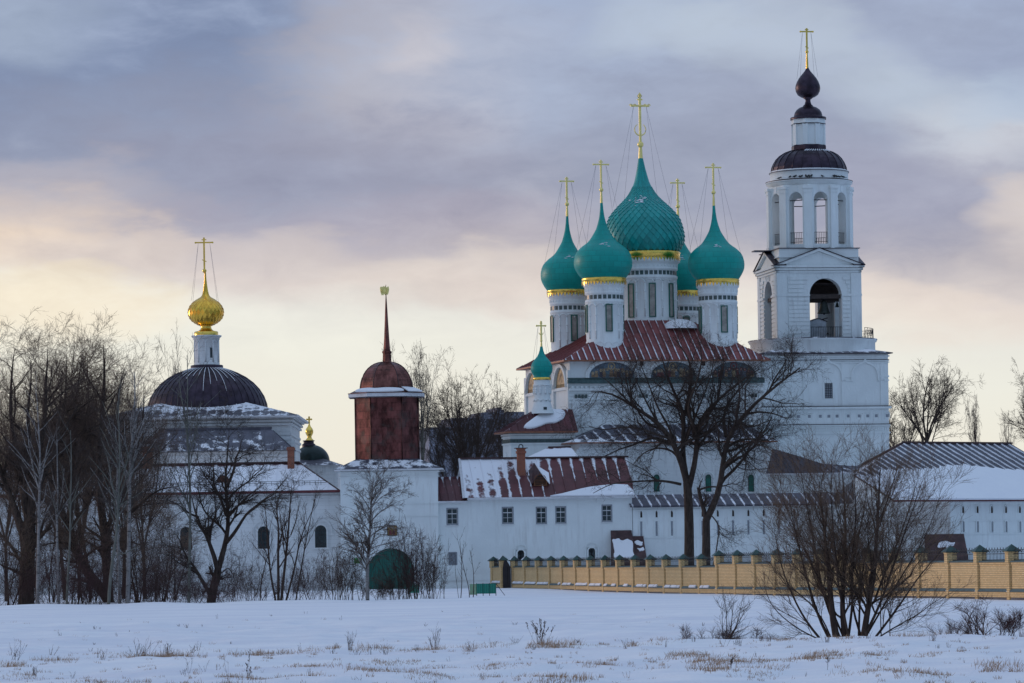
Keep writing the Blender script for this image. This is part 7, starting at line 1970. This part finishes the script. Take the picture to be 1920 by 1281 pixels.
# shrubs before the gate
GL = 'leafless brown shrubs around the green gate'
shrub('bare_shrub', 'bare brown shrub clump left of the young birch, below the green wall board', 'shrub', 650, 297, 5.0, 1.9, 24, SB, 101, r=.02, rmin=.008, spread=.22, base_r=.8, levels=UL)
shrub('bare_shrub', 'dense reddish-brown shrub hiding the right half of the green gate', 'shrub', 768, 297, 6.0, 1.6, 26, SR, 102, r=.024, rmin=.008, spread=.20, base_r=.8, levels=UL)
shrub('bare_shrub', 'outer brown shrub right of the green gate against the white wall', 'shrub', 806, 298, 4.8, 1.6, 20, SB, 103, r=.02, rmin=.008, spread=.25, base_r=.7, levels=UL)
shrub('bare_shrub', 'low dark thicket in front of the foot of the green gate', 'shrub', 722, 297, 2.4, 2.2, 34, SB, 104, r=.016, rmin=.008, spread=.2, base_r=1.1, levels=UL)
shrub('sapling', 'thin two-stemmed sapling beside the left end of the green sheet barrier', 'sapling', 880, 302, 5.4, .75, 2, SP, 105, r=.035, rmin=.011, spread=.08, base_r=.1, levels=[dict(per=5, tmin=.3, ang=25, angv=8, len=.3, n=5, wander=.08, trop=.05), dict(per=3, tmin=.2, ang=30, angv=8, len=.4, n=3, wander=.1, trop=.03)])
shrub('sapling', 'very thin straight sapling midway between the gate shrubs and green sheet barrier', 'sapling', 856, 302, 5.0, .5, 2, SP, 106, r=.028, rmin=.010, spread=.08, base_r=.3, levels=[dict(per=5, tmin=.3, ang=25, angv=8, len=.2, n=5, wander=.08, trop=.05)])
shrub('sapling', 'thin sapling at the right edge of the gate shrubs', 'sapling', 832, 302, 4.6, .5, 2, SP, 107, r=.028, rmin=.010, spread=.08, base_r=.2, levels=[dict(per=5, tmin=.3, ang=25, angv=8, len=.2, n=5, wander=.08, trop=.05)])
# undergrowth of the grove
UND = [(10, 4.6, 1.8), (38, 4.0, 1.7), (92, 4.6, 1.9), (128, 4.0, 1.6), (160, 4.4, 1.8), (180, 3.2, 1.6), (262, 4.2, 1.9), (290, 5.0, 2.0), (318, 4.0, 1.8), (338, 3.2, 1.6), (376, 3.2, 1.6), (430, 3.4, 1.9), (462, 3.0, 1.7), (492, 2.6, 1.5), (580, 3.2, 1.5), (612, 3.6, 1.5), (24, 5.0, 1.8), (70, 4.6, 1.8), (110, 5.2, 1.8), (145, 4.8, 1.8), (195, 5.0, 1.8), (225, 4.6, 1.8), (248, 5.4, 1.8), (276, 4.4, 1.8), (304, 5.2, 1.8), (350, 4.2, 1.8), (412, 3.6, 1.8), (446, 3.8, 1.8), (560, 3.0, 1.5)]
for i, (px, H, hw) in enumerate(UND):
    shrub('undergrowth_shrub', 'leafless purple-brown undergrowth shrub in the thicket along the foot of the left white wing', 'shrub', px, 300 + (i * 7) % 26, H * (.55 + .85 * ((i * 7) % 10) / 9), hw * 1.35, 13 + (i * 5) % 9, SR if i % 3 else SB, 120 + i, 'undergrowth shrubs along the left wing', r=.015, rmin=.0058, spread=.50, base_r=1.2, levels=UL)

YL = [dict(per=11, tmin=.15, ang=36, angv=12, len=.34, n=7, wander=.11, trop=.04, rf=.5), dict(per=6, tmin=.1, ang=38, angv=12, len=.5, n=5, wander=.14, trop=.025, lmin=.8, rf=.5), dict(per=3, tmin=.1, ang=38, angv=12, len=.6, n=3, wander=.15, trop=.02, lmin=.45)]
for i, (px, H, hw) in enumerate([(16, 10.5, 2.6), (60, 9.0, 2.4), (96, 11.0, 2.6), (146, 10.0, 2.5), (176, 8.6, 2.4), (228, 11.5, 2.6), (262, 10.0, 2.6), (300, 9.0, 2.6), (326, 7.4, 2.2)]):
    shrub('young_tree', 'thin bushy young bare tree filling the grove before the left white wing', 'tree', px, 308 + (i * 11) % 30, H, hw, 5, ('brown_bark', 'willow_twigs'), 170 + i, 'young trees filling the left grove', r=.055, rmin=.0075, spread=.13, base_r=.25, levels=YL)
# a far wood as one mass along the horizon
def far_wood():
    rng = np.random.default_rng(3); n = 2600
    tw = Twigs(); x = rng.uniform(-260, 330, n); y = rng.uniform(1150, 1330, n)
    h = 20 + 9 * np.sin(x * .02) + 4 * np.sin(x * .09) + rng.normal(0, 2.6, n); h = np.clip(h, 8, 34)
    st = np.stack([x, y, np.zeros(n)], 1)
    p, r = grow(rng, st, np.tile([0., 0, 1], (n, 1)), h, np.full(n, .35), np.full(n, .08), 4, .05, np.zeros(3)); tw.add(p, r, 3)
    q, d, rr, t, own = sample(rng, p, r, 9, .25, 1.0, 32, 12)
    a, b = grow(rng, q, d, h[own] * .26 * (1.2 - .8 * t), np.full(len(q), .16), np.full(len(q), .06), 3, .15, np.array([0, 0, .08])); tw.add(a, b, 3)
    o = tw.build('distant_wood', 'far_wood'); tag(o, 'dim purple-brown far wood along the horizon behind the buildings', 'wood', None, 'stuff')
far_wood()

# ------------------------------------------------------------------ weeds and grass on the field
def weed(label, px, Y, H, n, seed, mat='dry_stalk', spread=.14, head=0.0, group=None, side=3, name='dry_weed', hw=None):
    rng = np.random.default_rng(seed); b = on_ground(px, Y)
    st = np.array([[b.x + rng.normal(0, spread * H * .5), b.y + rng.normal(0, spread * H * .5), b.z - .03] for _ in range(n)])
    d = np.stack([rng.normal(0, spread * 1.5, n), rng.normal(0, spread, n), np.ones(n)], 1)
    L = H * (.5 + .55 * rng.random(n)); rs = .0042 * Y / 100
    p, r = grow(rng, st, d, L, np.full(n, rs), np.full(n, rs * .5), 5, .06, np.array([0, 0, .02]))
    tw = Twigs(); tw.add(p, r, 3)
    if side:
        q, dd, rr, t, own = sample(rng, p, r, side, .35, 1.0, 34, 12)
        a, c = grow(rng, q, dd, L[own] * .20 * (.5 + rng.random(len(q))), np.full(len(q), rs * .6), np.full(len(q), rs * .4), 2, .12, np.array([0, 0, .06])); tw.add(a, c, 3)
        if head:
            k = 5; tip = a[:, -1]
            hp = np.stack([tip, tip + np.array([0, 0, head * .5]), tip + np.array([0, 0, head])], 1); hr = np.tile(np.array([head * .25, head * .42, .002]), (len(tip), 1)); tw.add(hp, hr, 4)
    if head:
        tip = p[:, -1]; m = 5
        for j in range(m):
            e = tip - (p[:, -1] - p[:, -2]) * (j * .28); e = e + rng.normal(0, rs * 1.5, e.shape)
            hp = np.stack([e, e + np.array([0, 0, head * .5]), e + np.array([0, 0, head])], 1); tw.add(hp, np.tile(np.array([head * .3, head * .5, .002]), (n, 1)), 4)
    o = tw.build(name, mat, None, tuple(b)); return tag(o, label, 'weed', group)
weed('tall dry weed clump with dark seed heads on the rise, centre right of the field', 1012, 111, .72, 17, 201, 'dry_stalk', .18, .035, None, 2)
weed('bushy dry weed with many side shoots left of the seed-head clump', 812, 111, .66, 11, 202, 'dry_stalk', .14, 0, None, 7)
weed('upright dry weed of thick stalks on the rise below the green gate', 655, 110, .55, 12, 203, 'dry_stalk', .08, 0, None, 5)
weed('wide group of thin dry stalks on the rise in the left half of the field', 262, 109, .52, 26, 204, 'dry_stalk', .40, 0, None, 3)
weed('dark upright dry stalk right of the wide thin stalk group', 312, 109, .38, 6, 205, 'dry_stalk', .06, .02, None, 5)
weed('small leaning brown tuft on the near snow at the left edge', 62, 92, .24, 18, 206, 'dry_stalk', .22, 0, None, 3)
weed('branched dry stem in the near snow right of the left wide stalk group', 353, 88, .48, 3, 207, 'dry_stalk', .14, 0, None, 8)
weed('single thick curled dark stalk in the near snow below the arched windows', 463, 80, .52, 3, 208, 'dry_stalk', .03, .03, None, 4)
weed('small forked dry stem between the branched stem and the curled stalk', 383, 88, .32, 3, 209, 'dry_stalk', .2, 0, None, 4)
weed('thin bare stalk in the near snow left of the curled stalk', 425, 79, .48, 2, 210, 'dry_stalk', .03, 0, None, 2)
weed('tall loose dry stalks at the left edge of the rise', 28, 107, .55, 8, 211, 'dry_stalk', .22, 0, None, 4)
weed('forked twig of dry weed on the rise left of the wide stalk group', 180, 107, .36, 3, 212, 'dry_stalk', .18, 0, None, 3)
weed('dark seed-headed weed in the near snow left of the big willow bush', 1368, 84, .34, 3, 213, 'dry_stalk', .07, .03, None, 5)
weed('thin stalk with tiny buds in the near snow below the big willow bush', 1548, 84, .34, 2, 214, 'dry_stalk', .06, .02, None, 3)
rw_ = random.Random(77)
for i in range(46):
    px = rw_.uniform(5, 1250) if i < 30 else rw_.uniform(1150, 1915)
    weed('small dry weed sprig sticking out of the snow along the rise', px, rw_.uniform(105, 113), rw_.uniform(.16, .36), rw_.randint(4, 10), 300 + i, rw_.choice(['dry_stalk', 'dry_stalk', 'stalk_pale']), .25, 0, 'weed sprigs along the rise', 2, 'weed_sprig')
for i in range(40):
    px = rw_.uniform(0, 1920)
    weed('tiny dry weed sprig scattered on the near snow below the rise', px, rw_.uniform(74, 100), rw_.uniform(.08, .22), rw_.randint(2, 6), 400 + i, rw_.choice(['dry_stalk', 'stalk_pale']), .25, 0, 'weed sprigs on the near snow', 2, 'weed_sprig')
for i in range(36):
    px = rw_.uniform(0, 1600)
    weed('faint dry sprig on the far snow slope behind the rise', px, rw_.uniform(125, 220), rw_.uniform(.10, .26), rw_.randint(2, 6), 500 + i, 'dry_stalk', .3, 0, 'sprigs on the far snow slope', 2, 'weed_sprig')

def grass():
    rng = np.random.default_rng(17); rnd = random.Random(17)
    tw = Twigs(); st, H = [], []
    def strip(px0, px1, Y, n, h, dy=.6):
        for _ in range(n):
            px = rnd.uniform(px0, px1); y = Y + rnd.gauss(0, dy); q = on_ground(px, y); st.append((q.x, q.y, q.z - .015)); H.append(h * rnd.uniform(.4, 1.2))
    for px0, px1, Y, n, h in ((230, 360, 108, 700, .16), (60, 150, 106, 260, .12), (420, 640, 109, 700, .14), (640, 830, 110, 500, .14), (960, 1060, 110.5, 520, .20), (860, 960, 111, 220, .12), (1080, 1280, 111, 420, .12), (1420, 1580, 113, 600, .14), (1650, 1740, 113, 300, .16),
                              (1240, 1330, 97, 420, .12), (1310, 1420, 90, 620, .14), (1420, 1560, 92, 700, .12), (1480, 1760, 95, 700, .10), (1300, 1370, 84, 360, .13), (1400, 1460, 84, 260, .10), (1820, 1920, 80, 420, .14), (640, 760, 85, 420, .10), (700, 820, 94, 320, .10), (780, 830, 80, 260, .10), (900, 980, 85, 300, .08),
                              (420, 580, 82, 520, .12), (560, 640, 90, 260, .10), (250, 460, 76, 800, .10), (0, 40, 100, 240, .16), (0, 60, 90, 200, .10), (1000, 1090, 76.5, 420, .12), (1090, 1240, 88, 260, .10), (1700, 1800, 76, 300, .12), (150, 260, 80, 260, .08), (1560, 1700, 80, 200, .10)):
        k = rnd.randint(6, 12); n = int(n * .85)
        for _ in range(k): c = rnd.uniform(px0, px1); w = rnd.uniform(10, 46); strip(c - w, c + w, Y + rnd.uniform(-2.2, 2.2), n // k, h * rnd.uniform(.5, 1.25), .5)
    for _ in range(380):
        c = rnd.uniform(-20, 1940); Y = rnd.uniform(72, 114); strip(c - 7, c + 7, Y, rnd.randint(5, 22), rnd.uniform(.04, .11), .25)
    for _ in range(90):
        c = rnd.uniform(-20, 1940); Y = rnd.uniform(118, 210); strip(c - 6, c + 6, Y, rnd.randint(4, 14), rnd.uniform(.06, .14), .5)
    st = np.array(st); H = np.array(H); n = len(st)
    d = np.stack([rng.normal(.1, .35, n), rng.normal(0, .3, n), np.ones(n)], 1)
    p, r = grow(rng, st, d, H, np.full(n, .0048), np.full(n, .0015), 3, .14, np.array([0, 0, -.05])); tw.add(p, r, 3)
    o = tw.build('dry_grass', 'straw'); tag(o, 'straw-coloured dry grass poking in streaks through the foreground snow', 'grass', None, 'stuff')
grass()
